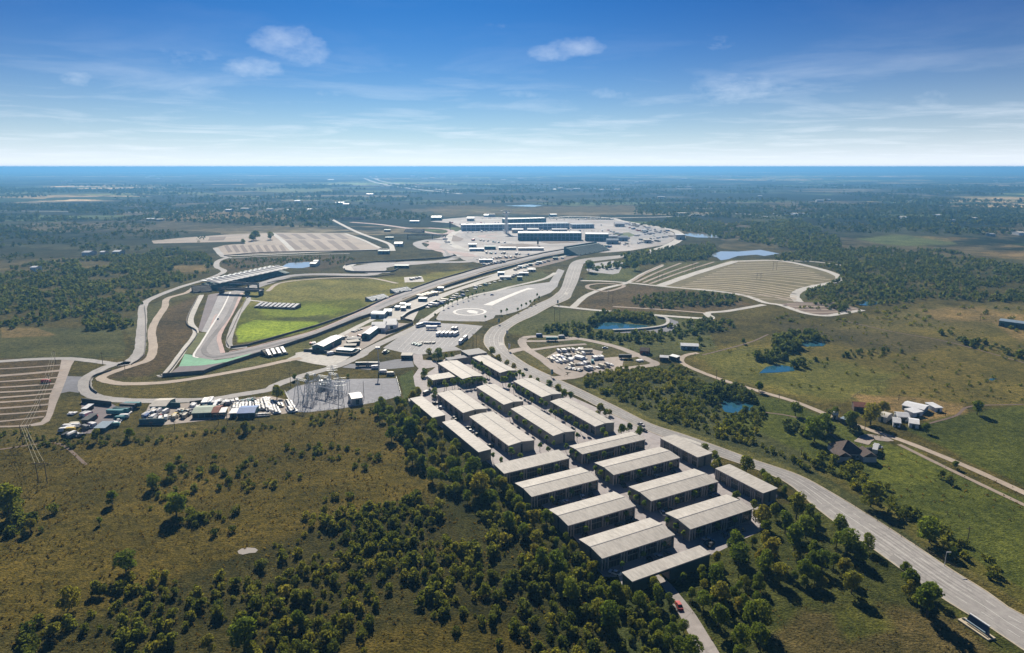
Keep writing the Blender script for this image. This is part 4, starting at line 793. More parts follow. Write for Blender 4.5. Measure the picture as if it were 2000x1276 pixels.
shed('brown cabin at the corner of the vehicle storage field', pR(782, 574), pR(828, 578), 8, 3, .2, roof=M_BROWNR, wall=M_REDR, name='cabin', cat='cabin')
shed('small white office with dark base by the gravel track', pR(888, 610), pR(932, 613), 6, 3, .15, wall=M_BROWNR, name='cabin', cat='cabin')
shed('grey steel container at the end of the gravel track', pR(938, 602), pR(976, 612), 4, 3, style='flat', roof=M_STEEL, wall=M_DARK, name='container', cat='container')
shed('long dark metal shed at the right edge of the plain', (1950, 637), (2010, 645), 12, 5, .08, roof=M_BLUEROOF, wall=M_TEAL, name='farm_shed', doors=4)
shed('white and cream striped roof shed at the left of the crowded yard', p8(385, 222), p8(550, 218), 14, 2.6, .08, roof=M_CREAM, wall=M_TEAL, name='yard_shed')
shed('long pale green roofed workshop by the power poles', p8(820, 300), p8(1010, 292), 12, 3, .1, roof=M_PGREEN, wall=M_TEAL, name='workshop', cat='workshop', doors=3)
shed('red roofed workshop in the crowded yard', p8(1022, 296), p8(1088, 292), 12, 3, .1, roof=M_REDR, wall=M_REDR, name='workshop', cat='workshop')
shed('small teal workshop right of the red roofed one', p8(1100, 288), p8(1160, 284), 7, 2.6, style='flat', roof=M_WHITE, wall=M_TEAL, name='workshop', cat='workshop')
shed('workshop with bright blue roof below the car rows', p8(1285, 302), p8(1460, 294), 12, 3, .1, roof=M_BRIGHTBLUE, wall=M_TEAL, name='workshop', cat='workshop', doors=3)
shed('small white roofed store left of the blue roofed workshop', p8(1205, 296), p8(1275, 292), 7, 2.6, style='flat', wall=M_TEAL, name='workshop', cat='workshop')
shed('steel blue canopy at the foot of the brown gravel yard', pL(1070, 1184), pL(1195, 1182), 9, 2.2, style='flat', roof=M_BLUEROOF, wall=M_TEAL, name='yard_shed')
shed('white box van body at the top left of the brown gravel yard', pL(930, 965), pL(985, 965), 7, 2.4, style='flat', wall=M_DARK, name='yard_shed')
shed('dark open shed on the left of the brown gravel yard', pL(925, 1095), pL(1000, 1095), 9, 2.4, style='flat', roof=M_DARK, wall=M_DARK, name='yard_shed')
# far plain: scattered small buildings
k = 0
FARB = [(x, y) for x, y in [(612, 519), (605, 521), (160, 500), (195, 498), (220, 500), (285, 431), (305, 432), (60, 533), (440, 414), (470, 412), (520, 412), (560, 414), (600, 413), (655, 400), (670, 403), (1325, 421), (1350, 422), (1550, 422), (1565, 421), (1595, 395), (1610, 393), (1760, 428), (1830, 423), (1850, 434), (1935, 462), (1900, 430), (1990, 460), (1075, 423), (945, 424), (955, 424), (1080, 371), (1090, 370), (1105, 372), (1120, 371), (1155, 370), (1170, 372), (840, 348), (860, 347), (900, 345), (905, 345), (1010, 350), (980, 352), (1240, 357), (1250, 356), (1200, 372), (1330, 350), (1500, 352), (1420, 347), (270, 342), (340, 346), (230, 370), (120, 358), (730, 365), (715, 382), (575, 396), (1620, 360), (1700, 355), (1880, 350), (1790, 372), (1955, 372), (1480, 385), (1390, 377), (1285, 388), (640, 352)]]
FARL = [(-1, 'far left'), (500, 'left of centre'), (1000, 'right of centre'), (1500, 'far right')]
FARB.sort(key=lambda q: (-q[1]//12, q[0]))
for i, (x, y) in enumerate(FARB):
    wpx = random.uniform(7, 15) if y < 400 else random.uniform(8, 18)
    tone = random.choice(['white', 'pale', 'grey'])
    rowl = 'nearer fields' if y > 440 else 'middle plain' if y > 400 else 'distant plain' if y > 365 else 'plain under the horizon'
    same = [q for q in FARB if (q[1] > 440, 400 < q[1] <= 440, 365 < q[1] <= 400, q[1] <= 365) == (y > 440, 400 < y <= 440, 365 < y <= 400, y <= 365)]; same.sort()
    shed('%s roofed building, %s from the left on the %s' % (tone, nth(same.index((x, y))+1), rowl), (x, y), (x+wpx, y+random.uniform(-.15, .15)), random.uniform(12, 25), random.uniform(4, 8), .08, roof={'white': M_WHITE, 'pale': M_CREAM, 'grey': M_STEEL}[tone], wall=random.choice([M_WHITE, M_CREAM, M_BLUEROOF]), name='far_building', cat='building', doors=0, group='scattered buildings of the far plain')
rt = random.Random(5); town = MB().box(-1, 1, -1, 1, 0, 1).mesh('building'); town.materials.append(M_WHITE); town2 = town.copy(); town2.materials.clear(); town2.materials.append(M_CREAM)
for i in range(110):
    cx, cy = rt.choice([(850, 347), (1090, 371), (1010, 352), (1240, 356), (1450, 348), (1620, 360), (1830, 372), (1560, 422), (620, 413), (230, 370), (330, 344), (1960, 352), (480, 352), (1780, 395), (140, 360), (1330, 366)])
    x, y = cx+rt.gauss(0, 34), cy+rt.gauss(0, 3.2)
    if y < 336: continue
    o = bpy.data.objects.new('far_building', rt.choice([town, town2])); COL.objects.link(o); p = P(x, y); m_ = mpp(p); o.location = p; o.rotation_euler = (0, 0, rt.uniform(-.2, .2)); o.scale = (rt.uniform(1.2, 4.5)*m_, rt.uniform(1, 2)*m_*1.5, rt.uniform(.5, 1.0)*m_)
    tag(o, 'tiny pale building among the hazy settlements below the horizon', 'building', 'tiny buildings of the hazy far settlements')
def ridge(name, y0, y1, hmax, seed, label, x0=-500, x1=2500):
    n = 160; vs = []; fs = []
    for i in range(n):
        x = x0+(x1-x0)*i/(n-1); a = P(x, y0); b = P(x, y1); e = math.sin(math.pi*i/(n-1))**.5; h = hmax*e*float(fbm(np.array(i*.09+seed), np.array(seed*1.7), 5))**1.5*2
        m = a.lerp(b, .5); vs += [(a.x, a.y, -.5), (m.x, m.y, h), (b.x, b.y, -.5)]
    for i in range(n-1):
        for k in (0, 1): fs.append((3*i+k, 3*i+3+k, 3*i+4+k, 3*i+1+k))
    me = bpy.data.meshes.new(name); me.from_pydata(vs, [], fs); me.update(); tag(link(name, me, None, [bpy.data.materials['ground_hill']]), label, 'hills', kind='structure')
simple('ground_hill', (.035, .05, .028), 1, .0008, .7)
ridge('hills', 334.5, 332, 34, 3, 'low wooded rise along the horizon'); ridge('hills', 341, 338, 20, 8, 'low wooded rise far right of the plain', 900, 2500); ridge('hills', 349, 346, 13, 14, 'low wooded rise far left of the plain', -500, 900)
# ------------------------------------------------------------------ circuit structures
def stand(label, a, b, depth, h, roof=None, name='grandstand', base=M_TEAL, seats=None, strips=0):
    A, B = P(*a), P(*b); d = B-A; Ln = d.length; ang = math.atan2(d.y, d.x); c = (A+B)/2; hx = Ln/2
    t = empty(name, (c.x, c.y, 0), ang, label, 'grandstand', 'circuit grandstands')
    n = 10; s = MB()
    pr = [(0, 0), (0, 1.2)]
    for i in range(n): pr += [(depth*(i+1)/n*.8, 1.2+(h-1.2)*i/n*.8), (depth*(i+1)/n*.8, 1.2+(h-1.2)*(i+1)/n*.8)]
    pr += [(depth, pr[-1][1]), (depth, 0)]
    m = len(pr); s.add([(x, y, z) for x in (-hx, hx) for y, z in pr], [tuple(range(m)), tuple(range(2*m-1, m-1, -1))]+[(i, i+m, (i+1) % m+m, (i+1) % m) for i in range(m)])
    s.build('seating_tier', seats or base, t)
    MB().box(-hx-.3, hx+.3, depth, depth+.8, 0, h).build('back_wall', base, t)
    for i in range(int(Ln/14)):
        x = -hx+14*(i+.5); MB().box(x-.9, x+.9, .3, 1.0, .1, 2.4).build('vomitory', M_DARK, t)
    if roof:
        ro_ = MB(); k = max(3, int(Ln/9)); zz = h+1.6
        for i in range(k):
            x0 = -hx+Ln*i/k; x1 = -hx+Ln*(i+1)/k
            ro_.add([(x0, -2, zz), (x1, -2, zz), ((x0+x1)/2, -2, zz+.6), (x0, depth*.75, zz+1.6), (x1, depth*.75, zz+1.6), ((x0+x1)/2, depth*.75, zz+3.6), (x0, -2, zz-.3), (x1, -2, zz-.3)], [(0, 2, 5, 3), (2, 1, 4, 5), (0, 1, 2), (3, 5, 4), (6, 7, 1, 0)])
        ro_.build('canopy_roof', roof, t)
        bk = MB()
        for i in range(k):
            x0 = -hx+Ln*(i+.15)/k; x1 = -hx+Ln*(i+.7)/k; bk.box(x0, x1, depth*.78, depth+5, zz+.8, zz+1.6)
        bk.build('service_platform', M_STEEL, t)
        for i in range(k+1):
            x = -hx+Ln*i/k; c_ = MB(); c_.tube((x, depth*.7, h*.6), (x, depth*.7, zz+1.4), .35); c_.tube((x, depth*.7, zz-2), (x, 0, zz-.2), .25); c_.build('column', M_STEEL, t)
    for i in range(strips):
        x0 = -hx+Ln*(i+.15)/strips; x1 = -hx+Ln*(i+.75)/strips; q = MB()
        q.add([(x0, 1, 2.1), (x1, 1, 2.1), (x1+1.6, depth*.8, h+.4), (x0+1.6, depth*.8, h+.4), (x0, 1, 1.8), (x1, 1, 1.8), (x1+1.6, depth*.8, h+.1), (x0+1.6, depth*.8, h+.1)], [(0, 1, 2, 3), (7, 6, 5, 4), (0, 4, 5, 1), (1, 5, 6, 2), (2, 6, 7, 3), (3, 7, 4, 0)]); q.build('bench_row', M_WHITE, t)
    return t
stand('long grandstand with white saw-tooth canopy above the hairpin', (428, 566), (566, 534), 24, 6, M_GRANDROOF)
stand('low dark bleacher at the left end of the white canopy stand', (378, 573), (414, 570), 16, 6, base=M_DARK, seats=M_DARK)
stand('dark bleacher with nine white bench strips in the green infield', (496, 602), (576, 605), 12, 4, base=M_DARK, seats=M_DARK, strips=9)
a_, b_ = c3((1008, 1062), (1145, 1036)); stand('small dark bleacher with white bench strips outside the hairpin', a_, b_, 12, 4, base=M_DARK, seats=M_DARK, strips=4)
stand('grey bleacher beside the straight, nearer of two', p7(1045, 212), p7(1290, 160), 9, 4, base=M_DARK, seats=M_BLUEROOF)
stand('grey bleacher beside the straight, farther of two', p7(1375, 98), p7(1610, 58), 9, 4, base=M_DARK, seats=M_BLUEROOF)
stand('wedge shaped teal grandstand at the end of the straight', (1130, 500), (1192, 489), 28, 13, base=M_TEAL, seats=M_TEAL)
stand('small dark far grandstand on the upper left of the circuit', (666, 431), (712, 430), 14, 8, base=M_DARK)
stand('dark stand by the far uphill track', (788, 454), (824, 455), 14, 7, base=M_DARK)
def bigblock(label, a, b, depth, h, name, roof, wall, ribs, cat='building', cols=M_WHITE):
    t = shed(label, a, b, depth, h, style='flat', roof=roof, wall=wall, name=name, cat=cat, doors=0)
    A, B = P(*a), P(*b); hx = (B-A).length/2
    for i in range(ribs+1):
        x = -hx+2*hx*i/ribs; MB().box(x-.7, x+.7, -1.2, -.05, 0, h+.5).build('fin', cols, t)
    MB().box(-hx, hx, -.8, -.04, h*.45, h*.55).build('balcony', cols, t)
    return t
bigblock('wide dark teal grandstand building facing the far circuit', (1012, 469.5), (1135, 469.5), 26, 14, 'main_grandstand', M_STEEL, M_TEAL, 16, cols=M_BLUEROOF)
bigblock('shorter dark grandstand building at the right of the wide one', (1143, 470.5), (1188, 471), 26, 13, 'side_grandstand', M_STEEL, M_TEAL, 5, cols=M_BLUEROOF)
bigblock('long blue grey pit building behind the tower', (902, 451), (1112, 447.5), 22, 13, 'pit_building', M_BLUEROOF, M_BLUEROOF, 24)
bigblock('dark upper paddock building behind the pit lane', (986, 437), (1066, 434.5), 20, 11, 'paddock_building', M_STEEL, M_TEAL, 10, cols=M_BLUEROOF)
bigblock('low blue pavilion right of the pit building', (1117, 446.5), (1160, 446), 20, 9, 'paddock_pavilion', M_BLUEROOF, M_BLUEROOF, 5)
for x0, x1, y, h, d, lb in [(946, 968, 487.5, 5, 8, 'low teal roofed stand left of the infield strip'), (974, 1008, 488.5, 4, 8, 'long low white topped garage in the far infield'), (1012, 1062, 489.5, 4, 8, 'long low garage right of the white topped one'), (915, 930, 483, 5, 12, 'white canopied kiosk group left of the infield'), (917, 945, 491, 4, 10, 'row of blue kiosks below the white kiosk group'),
                        (1185, 1208, 477, 7, 14, 'pale blue hospitality tent right of the wedge stand'), (1208, 1226, 471, 7, 14, 'second pale blue hospitality tent beside it'), (1188, 1206, 467.5, 6, 12, 'white roofed marquee above the hospitality tents'), (1201, 1220, 443, 7, 20, 'white domed tent at the far car park corner'), (1258, 1272, 475, 6, 16, 'pink grey pavilion in the far car park'), (1256, 1266, 455, 5, 16, 'dark blue cabin in the far car park'),
                        (1320, 1338, 468, 9, 16, 'white gateway structure at the loop road bend'), (1000, 1022, 455, 7, 12, 'white marquee at the foot of the tower'), (1030, 1052, 453.5, 6, 12, 'long white marquee right of the tower'), (1078, 1108, 453, 5, 12, 'cream marquee behind the wide grandstand'), (912, 926, 432, 7, 20, 'white domed tent behind the pit building'), (842, 862, 431, 8, 22, 'dark blue hangar left of the pit building'), (800, 818, 436, 5, 14, 'blue shed near the uphill track'),
                        (770, 786, 481.5, 5, 14, 'white domed tent by the striped car park corner'), (738, 760, 496.5, 5, 8, 'teal canopy by the pale road'), (752, 768, 468, 4, 8, 'dark cabin beside the striped car park lane'), (750, 762, 453, 4, 8, 'tiny dark shed below the uphill track'), (936, 962, 513, 4, 8, 'row of white and blue cabins by the esses'), (972, 985, 539, 4, 9, 'blue rounded trailer beside the straight'), (976, 998, 546, 3, 8, 'white flat tent beside the straight'), (1010, 1020, 547.5, 4, 5, 'small teal container on the grass bank'),
                        (1014, 1032, 538, 3, 5, 'row of white trailers above the grass bank'), (1032, 1046, 531, 3, 5, 'second row of white trailers above the grass bank'), (1080, 1090, 508, 3.5, 5, 'dark teal container close to the straight'), (1032, 1040, 520, 3, 5, 'dark cabin on the far stretch of the straight'), (1012, 1020, 524.5, 3, 5, 'blue cabin on the middle stretch of the straight'), (1048, 1058, 516, 3, 5, 'blue truck body near the end of the straight'), (855, 866, 568, 3.2, 5, 'blue cabin beside the straight near the timber stacks'), (770, 798, 524, 3.5, 7, 'dark canopy by the small hairpin')]:
    dome = 'dome' in lb or 'marquee' in lb or 'tent' in lb
    shed(lb, (x0, y), (x1, y), d, h, .18, style='gable' if dome or 'hangar' in lb else 'flat', roof=M_WHITE if ('white' in lb or dome) and 'blue' not in lb else M_BLUEROOF if 'blue' in lb else M_CREAM if ('cream' in lb or 'pink' in lb) else M_TEAL, wall=M_DARK if 'dark' in lb else M_TEAL if 'teal' in lb else M_BLUEROOF if 'blue' in lb else M_CREAM, name='circuit_tent' if dome else 'circuit_cabin', cat='tent' if dome else 'cabin', doors=1)
# tower
tp = P(989, 456); th_ = hpx(989, 456, 413)
t = empty('observation_tower', tp, 0, 'tall slender white observation tower rising over the circuit', 'tower')
s_ = MB(); s_.tube((0, 0, 0), (0, 0, th_), 2.3, 1.8, 10); s_.build('shaft', M_WHITE, t)
s_ = MB(); s_.tube((0, 0, th_*.86), (0, 0, th_*.9), 3, 8, 12); s_.tube((0, 0, th_*.9), (0, 0, th_*.93), 8, 8, 12); s_.build('viewing_deck', M_WHITE, t)
s_ = MB()
for k in range(8): a = k*math.pi/4; s_.tube((5*math.cos(a), 5*math.sin(a), 0), (2.6*math.cos(a), 2.6*math.sin(a), th_*.86), .35)
s_.build('veil_tube', M_WHITE, t)
s_ = MB(); s_.add([(-14, -1, th_), (14, -1, th_+2), (10, 8, th_), (-10, 8, th_), (-14, -1, th_+1), (14, -1, th_+3), (10, 8, th_+1), (-10, 8, th_+1)], [(3, 2, 1, 0), (4, 5, 6, 7), (0, 1, 5, 4), (1, 2, 6, 5), (2, 3, 7, 6), (3, 0, 4, 7)]); s_.build('roof_wing', M_WHITE, t)
for x, y, yt, w_, lb in [(1050.5, 480, 465.5, 3.2, 'dark blue tall sign board in front of the wide grandstand'), (879, 448, 433, 2.4, 'dark tall sign pylon left of the pit building')]:
    t = empty('sign_tower', P(x, y), 0, lb, 'sign'); h = hpx(x, y, yt); wm_ = w_*mpp(P(x, y))/2
    MB().box(-wm_, wm_, -.6, .6, 3, h).build('panel', M_DARK, t); MB().box(-wm_*.7, -wm_*.4, -.4, .4, 0, 3).build('leg', M_DARK, t); MB().box(wm_*.4, wm_*.7, -.4, .4, 0, 3).build('leg', M_DARK, t)
def bridge(label, a, b, z, wdt, mat, rail=M_DARK):
    A, B = P(*a), P(*b); d = B-A; c = (A+B)/2; hx = d.length/2
    t = empty('track_bridge', c, math.atan2(d.y, d.x), label, 'bridge')
    MB().box(-hx, hx, -wdt/2, wdt/2, z, z+.7).build('deck', mat, t)
    for s in (-1, 1): MB().box(-hx, hx, s*wdt/2-.15, s*wdt/2+.15, z+.71, z+2).build('parapet', rail, t)
    for s in (-.96, .3, .96): MB().box(hx*s-.6, hx*s+.6, -wdt/2+.3, wdt/2-.3, 0, z-.01).build('pier', M_DARK, t)
    return t
bridge('grey road bridge crossing the hairpin approach', (432, 573), (512, 577), 5, 9, M_LOT)
bridge('slim white footbridge beside the road bridge', (448, 563), (506, 567), 6, 2.5, M_WHITE)
bridge('thin footbridge over the esses', (795, 467), (872, 467), 7, 5, M_STEEL)
wallline('barrier', c3((522, 635), (440, 810), (515, 890), (420, 1030), (322, 1162), (275, 1188)), 1.4, .4, M_BARRIER, 'dark tyre wall outside the hairpin on its left')
wallline('barrier', c3((275, 1190), (560, 1168), (622, 1142), (1000, 1022))+[(618, 657), (703, 623), (757, 606), (850, 568), (950, 535), (1060, 505.5), (1140, 490)], 2.4, .6, M_BARRIER, 'long dark barrier along the outside of the straight', smooth=False)
wallline('barrier', c3((745, 992), (860, 977), (1340, 842), (1600, 752))+[(755, 583), (850, 549), (950, 520), (1060, 495), (1128, 483)], 1.6, .6, M_BARRIER, 'dark barrier along the inside of the straight', smooth=False)
wallline('barrier', c3((735, 985), (720, 940), (760, 860), (850, 660), (868, 645)), 1.0, .4, M_BARRIER, 'dark barrier on the inside of the hairpin')
wallline('barrier', c3((1000, 545), (1130, 520), (1400, 500), (1700, 502), (1880, 482)), 1.0, .4, M_BARRIER, 'dark barrier below the grandstand track section')
wallline('barrier', [(675, 519), (700, 515), (800, 509), (860, 505), (890, 500)], 2, .6, M_BARRIER, 'dark barrier above the small hairpin')
wallline('barrier', [(672, 526), (685, 532), (760, 531.5), (778, 526)], 2, .6, M_BARRIER, 'dark barrier round the tip of the small hairpin')
wallline('barrier', c3((700, 355), (1000, 333), (1570, 322), (1800, 315)), 1.4, .4, M_BARRIER, 'brown earth bank below the striped car park')
wallline('barrier', c3((150, 705), (160, 800), (155, 1000), (130, 1060), (60, 1110)), 1.0, .4, M_BARRIER, 'dark guard rail beside the perimeter road')
wallline('barrier', cL((1260, 490), (1060, 560), (1025, 640), (1040, 700), (1100, 745)), 1.3, .5, M_BARRIER, 'dark guard rail round the road bend')
wallline('barrier', c7((1240, 662), (1400, 615), (1580, 540), (1620, 525)), 2.4, .4, M_BARRIER, 'dark screen fence beside the storage tents', 'fence')
wallline('barrier', c7((1455, 455), (1570, 375), (1760, 300), (1960, 205)), 2.6, 1.6, M_DARK, 'dark screen fence along the grass bank', 'fence')
wallline('barrier', c7((1480, 455), (1610, 485)), 1.4, .4, M_BARRIER, 'short dark screen fence at the access road corner', 'fence')
wallline('barrier', c7((95, 905), (240, 910), (540, 945), (780, 960), (880, 905)), 2.0, .4, M_DARK, 'dark fence along the front of the gravel yard', 'fence')
wallline('wall', c8((275, 362), (535, 356)), 3, .4, M_TEAL, 'dark teal boundary wall of the crowded yard', 'wall', smooth=False)
wallline('wall', c8((595, 182), (697, 186)), 2.8, .4, M_TEAL, 'short teal wall near the yard entrance', 'wall', smooth=False)
wallline('wall', c8((795, 172), (950, 152)), 2.8, .4, M_DARK, 'dark wall behind the crowded yard', 'wall', smooth=False)
wallline('wall', cL((930, 850), (1262, 887)), 2.8, .5, M_DARK, 'long dark wall at the top of the brown gravel yard', 'wall', smooth=False)
wallline('wall', cR((640, 452), (760, 447), (860, 437), (915, 425), (932, 408), (920, 388), (880, 380)), 1.6, 3.0, M_PALEBAR, 'curved pale concrete spillway wall round the pond', 'wall')
sheet('spillway', cR((640, 462), (760, 460), (880, 462), (965, 448), (990, 428), (985, 402), (940, 384), (922, 388), (936, 408), (915, 430), (860, 442), (760, 450)), M_DARKLOT, .06, 'dark concrete apron below the spillway wall')
def railfence(px, h, label, mat=M_STEEL, gap=4.0):
    w_ = [P(x, y) for x, y in px]; c = w_[0].copy(); t = empty('fence', c, 0, label, 'fence'); posts = MB(); rails = MB()
    for a, b in zip(w_, w_[1:]):
        n = max(1, int((b-a).length/gap))
        for i in range(n): q = a.lerp(b, i/n)-c; posts.box(q.x-.06, q.x+.06, q.y-.06, q.y+.06, 0, h)
        for z in (h*.5, h*.96): rails.tube(a-c+Vector((0, 0, z)), b-c+Vector((0, 0, z)), .035, n=4)
    posts.build('post', mat, t); rails.build('rail', mat, t)
railfence(cS((110, 452), (240, 704), (400, 708), (850, 662), (1280, 580), (1622, 492), (1560, 262)), 2.0, 'steel post fence round the substation yard')
railfence(cF((760, 415), (1030, 505), (1200, 560)), 1.3, 'timber field fence above the dirt lane', M_WOOD)
railfence(cF((940, 410), (1250, 385), (1600, 375), (2000, 470)), 1.3, 'timber field fence behind the farm houses', M_WOOD, 6)
railfence(cF((1030, 480), (1130, 400), (1300, 330)), 1.3, 'timber field fence beside the rust roofed cottage', M_WOOD)
railfence([(1650, 978), (1760, 1050), (1880, 1120), (2010, 1190)], 1.2, 'low timber fence on the far verge of the main road', M_WOOD, 6)
railfence([(120, 842), (300, 852), (560, 816), (735, 792)], 1.2, 'timber fence along the top of the brown field', M_WOOD, 7)
# entrance sign by the road
sa, sb = P(1886, 1216), P(1927, 1244)
d = sb-sa; t = empty('entrance_sign', (sa+sb)/2, math.atan2(d.y, d.x), 'long dark blue angular sign on a concrete plinth beside the main road', 'sign'); hx = d.length/2
MB().box(-hx-1.6, hx+1.6, -1.6, 1.6, .05, .5).build('plinth', M_YELP, t)
s_ = MB(); s_.add([(-hx, 0, .5), (hx, 0, .5), (hx, 1.1, .5), (-hx, 1.1, .5), (-hx+.4, .5, 3.2), (hx-.2, .5, 3.2), (hx-.2, .8, 3.2), (-hx+.4, .8, 3.2)], [(0, 1, 5, 4), (1, 2, 6, 5), (2, 3, 7, 6), (3, 0, 4, 7), (4, 5, 6, 7)])
s_.build('panel', simple('sign_navy', (.03, .07, .14), .4, .5, .15), t); MB().box(-hx+.3, hx-.1, .45, .95, 3.2, 3.5).build('top_rail', M_WHITE, t)
s_ = MB(); s_.box(-hx+.3, hx-.3, -.7, -.3, .9, 1.5); s_.build('lower_rail', M_BLUEROOF, t)
for s in (-1, 1): MB().box(s*(hx+.9)-.35, s*(hx+.9)+.35, -.3, .5, .5, .75).build('floodlight', M_DARK, t)
# ------------------------------------------------------------------ vegetation
def quads_from(cen, nrm, size, r):
    """small leaf-clump quads: centres, outward normals, sizes -> verts, faces"""
    k = len(cen); rd = r.normal(size=(k, 3)); n = nrm*1.0+rd*.55; n /= np.linalg.norm(n, axis=1)[:, None]+1e-9
    u = np.cross(n, r.normal(size=(k, 3))); u /= np.linalg.norm(u, axis=1)[:, None]+1e-9; v = np.cross(n, u)
    u = u*size[:, None]; v = v*size[:, None]*.75
    j = 1+.5*r.uniform(-1, 1, (k, 4, 1))
    q = np.stack([cen-u*j[:, 0], cen-v*j[:, 1], cen+u*j[:, 2], cen+v*j[:, 3]], 1)
    return q.reshape(-1, 3), np.arange(4*k).reshape(-1, 4)
def crown_pts(k, seed, lobes=9, bottom=.36, wide=.36, flat=1.0):
    """points on a lumpy crown of a unit-high tree"""
    r = np.random.default_rng(seed); L_ = []
    for i in range(lobes):
        a = r.uniform(0, 2*math.pi); rr = wide*.62*math.sqrt(r.uniform(0, 1)); zz = r.uniform(bottom+.14, .84)
        rr *= 1-.55*max(0, (zz-.62)/.3)
        L_.append((rr*math.cos(a), rr*math.sin(a), zz*flat, r.uniform(.13, .20)*wide/.36))
    L_.append((0, 0, .80*flat, .17*wide/.36)); L_ = np.array(L_)
    i = r.integers(0, len(L_), k); d = r.normal(size=(k, 3)); d /= np.linalg.norm(d, axis=1)[:, None]
    rad = L_[i, 3]*(r.uniform(.55, 1.08, k)); c = L_[i, :3]+d*rad[:, None]*np.array([1, 1, .9])
    # drop points deep inside other lobes
    keep = np.ones(k, bool)
    for l in L_: keep &= np.linalg.norm(c-l[:3], axis=1) > l[3]*.62
    return c[keep], d[keep], r
def tree_mesh(seed, k=3000, leaf=.034, **kw):
    c, d, r = crown_pts(k, seed, **kw); v, f = quads_from(c, d, leaf*r.uniform(.6, 1.4, len(c)), r); return npmesh('crown', v, f)
def trunk_mesh(seed, th=.5, r0=.028):
    r = random.Random(seed); m = MB(); p = Vector((0, 0, 0)); q = Vector((r.uniform(-.02, .02), r.uniform(-.02, .02), th*.7))
    m.tube(p, q, r0, r0*.7, 7)
    for i in range(4):
        a = i*1.6+r.random(); e = q+Vector((math.cos(a)*.17, math.sin(a)*.17, r.uniform(.14, .3))); m.tube(q-Vector((0, 0, .05*i)), e, r0*.45, r0*.15, 5)
    m.tube(q, q+Vector((0, 0, .25)), r0*.6, r0*.2, 5)
    return m.mesh('trunk')
TREES = [(tree_mesh(100+i, lobes=11+i % 4, wide=.36+.03*(i % 3), bottom=.14+.05*(i % 2)), trunk_mesh(i)) for i in range(9)]
for a, b in TREES: a.materials.append(M_LEAF); b.materials.append(M_BARK)
STREET = [(tree_mesh(300+i, 1100, .040, lobes=6, wide=.22+.02*i, bottom=.40), trunk_mesh(50+i, .6, .02)) for i in range(4)]
for a, b in STREET: a.materials.append(M_LEAF2); b.materials.append(M_BARK)
TL = []     # individual trees: (pos, height, kind)
def crown(px, py, dia, conv, k=0, aspect=1.35, cz=.62):
    x, y = conv((px, py))[0]; s = 1000/(conv((1000, 0))[0][0]-conv((0, 0))[0][0])
    p = P(x, y); 
    for _ in range(3):
        h = dia/s*mpp(p)*aspect; p = P(x, y, h*cz)
    TL.append((Vector((p.x, p.y, 0)), h, k))
for a in [(805,60,100),(745,150,85),(855,170,90),(905,150,60),(870,95,60),(795,225,110),(620,110,80),(690,90,60),(640,175,50),(480,255,95),(500,320,90),(570,255,45),(635,235,70),(675,290,95),(640,350,90),(610,330,60),(1030,170,80),(1015,245,60),(1075,245,95),(1175,255,65),(1140,305,75),(825,300,70),(890,285,55),(885,350,75),(940,345,80),(1000,355,60),(1060,390,75),(1098,465,85),(840,400,80),(900,425,70),(935,470,45),(715,415,80),(790,440,40),(845,465,50),(630,415,45),(605,460,65),(590,500,50),(530,465,45),(500,490,40),(475,525,50),(370,445,100),(310,445,45),(310,485,40),(395,395,50),(380,340,50),(300,410,50),(405,520,90),(360,570,50),(310,560,80),(250,530,50),(495,585,55),(520,570,60),(590,550,50),(390,640,100),(560,635,90),(625,630,110),(420,590,40),(505,745,95),(605,745,100),(580,700,60),(500,840,60),(1375,395,50),(1405,450,80),(1400,500,60),(1505,545,120),(1460,550,70),(1525,520,60),(40,480,60),(65,535,80),(130,560,50),(45,600,40),(35,650,40),(60,700,60),(150,670,40),(145,720,60),(205,700,55),(240,810,100),(180,800,70),(110,780,60),(200,445,40),(70,760,60)]: crown(*a, c5)
for a in [(180,575,90),(345,560,90),(425,560,90),(275,640,80),(360,690,80),(465,650,50),(490,725,60),(555,690,50),(590,750,75),(345,770,60),(385,810,110),(500,840,130),(540,790,60),(645,840,40),(670,890,50),(720,890,70),(715,950,50),(530,970,100),(580,1020,120),(425,1010,50),(770,1050,80),(870,1030,100),(930,1060,90),(1030,1090,90),(760,1140,100),(850,1180,140),(910,1170,50),(255,500,70),(190,420,70),(240,460,80),(75,420,70),(25,400,60),(60,550,50),(90,500,60),(210,640,50),(1458,110,50),(1525,155,50),(1730,215,95),(1520,220,60),(1545,200,40),(1835,270,40),(1865,315,70),(1930,340,60),(1975,385,50),(1665,425,60),(1775,480,50),(50,290,90),(120,330,80),(160,370,60),(300,500,50),(1440,910,50),(1535,820,50)]: crown(*a, c2)
for a in [(90,700,110),(40,600,80),(130,560,90),(120,630,80),(30,500,60),(100,440,70),(145,410,60),(20,650,60),(160,780,90),(70,820,70),(175,840,60),(250,700,90),(265,660,80),(200,640,60),(325,750,60),(325,840,80),(250,880,60),(100,910,100),(180,950,90),(260,930,90),(290,900,50),(415,890,100),(440,820,80),(400,960,90),(460,960,70),(575,980,130),(530,930,80),(255,1050,90),(325,1070,70),(355,1010,60),(440,1060,110),(550,1090,80),(640,1120,160),(700,1060,80),(810,1130,100),(590,1190,80),(700,1230,110),(530,1220,80),(435,1160,80),(320,1150,60),(860,1180,80),(900,1250,70),(650,1250,80),(15,720,60),(60,960,50),
          (718,95,60),(775,155,60),(840,190,45),(888,215,45),(1168,355,60),(1240,385,60),(1290,425,60),(1335,440,50),(1075,325,35),(1020,305,35),(1565,545,80),(1610,575,50),(1640,575,40),(1790,690,60),(1730,700,70),(1870,720,70),(230,105,50),(305,110,70),(270,140,40),(360,140,50),(410,130,40),(190,260,50),(235,350,60),(275,410,50),(270,440,40)]: crown(*a, c1)
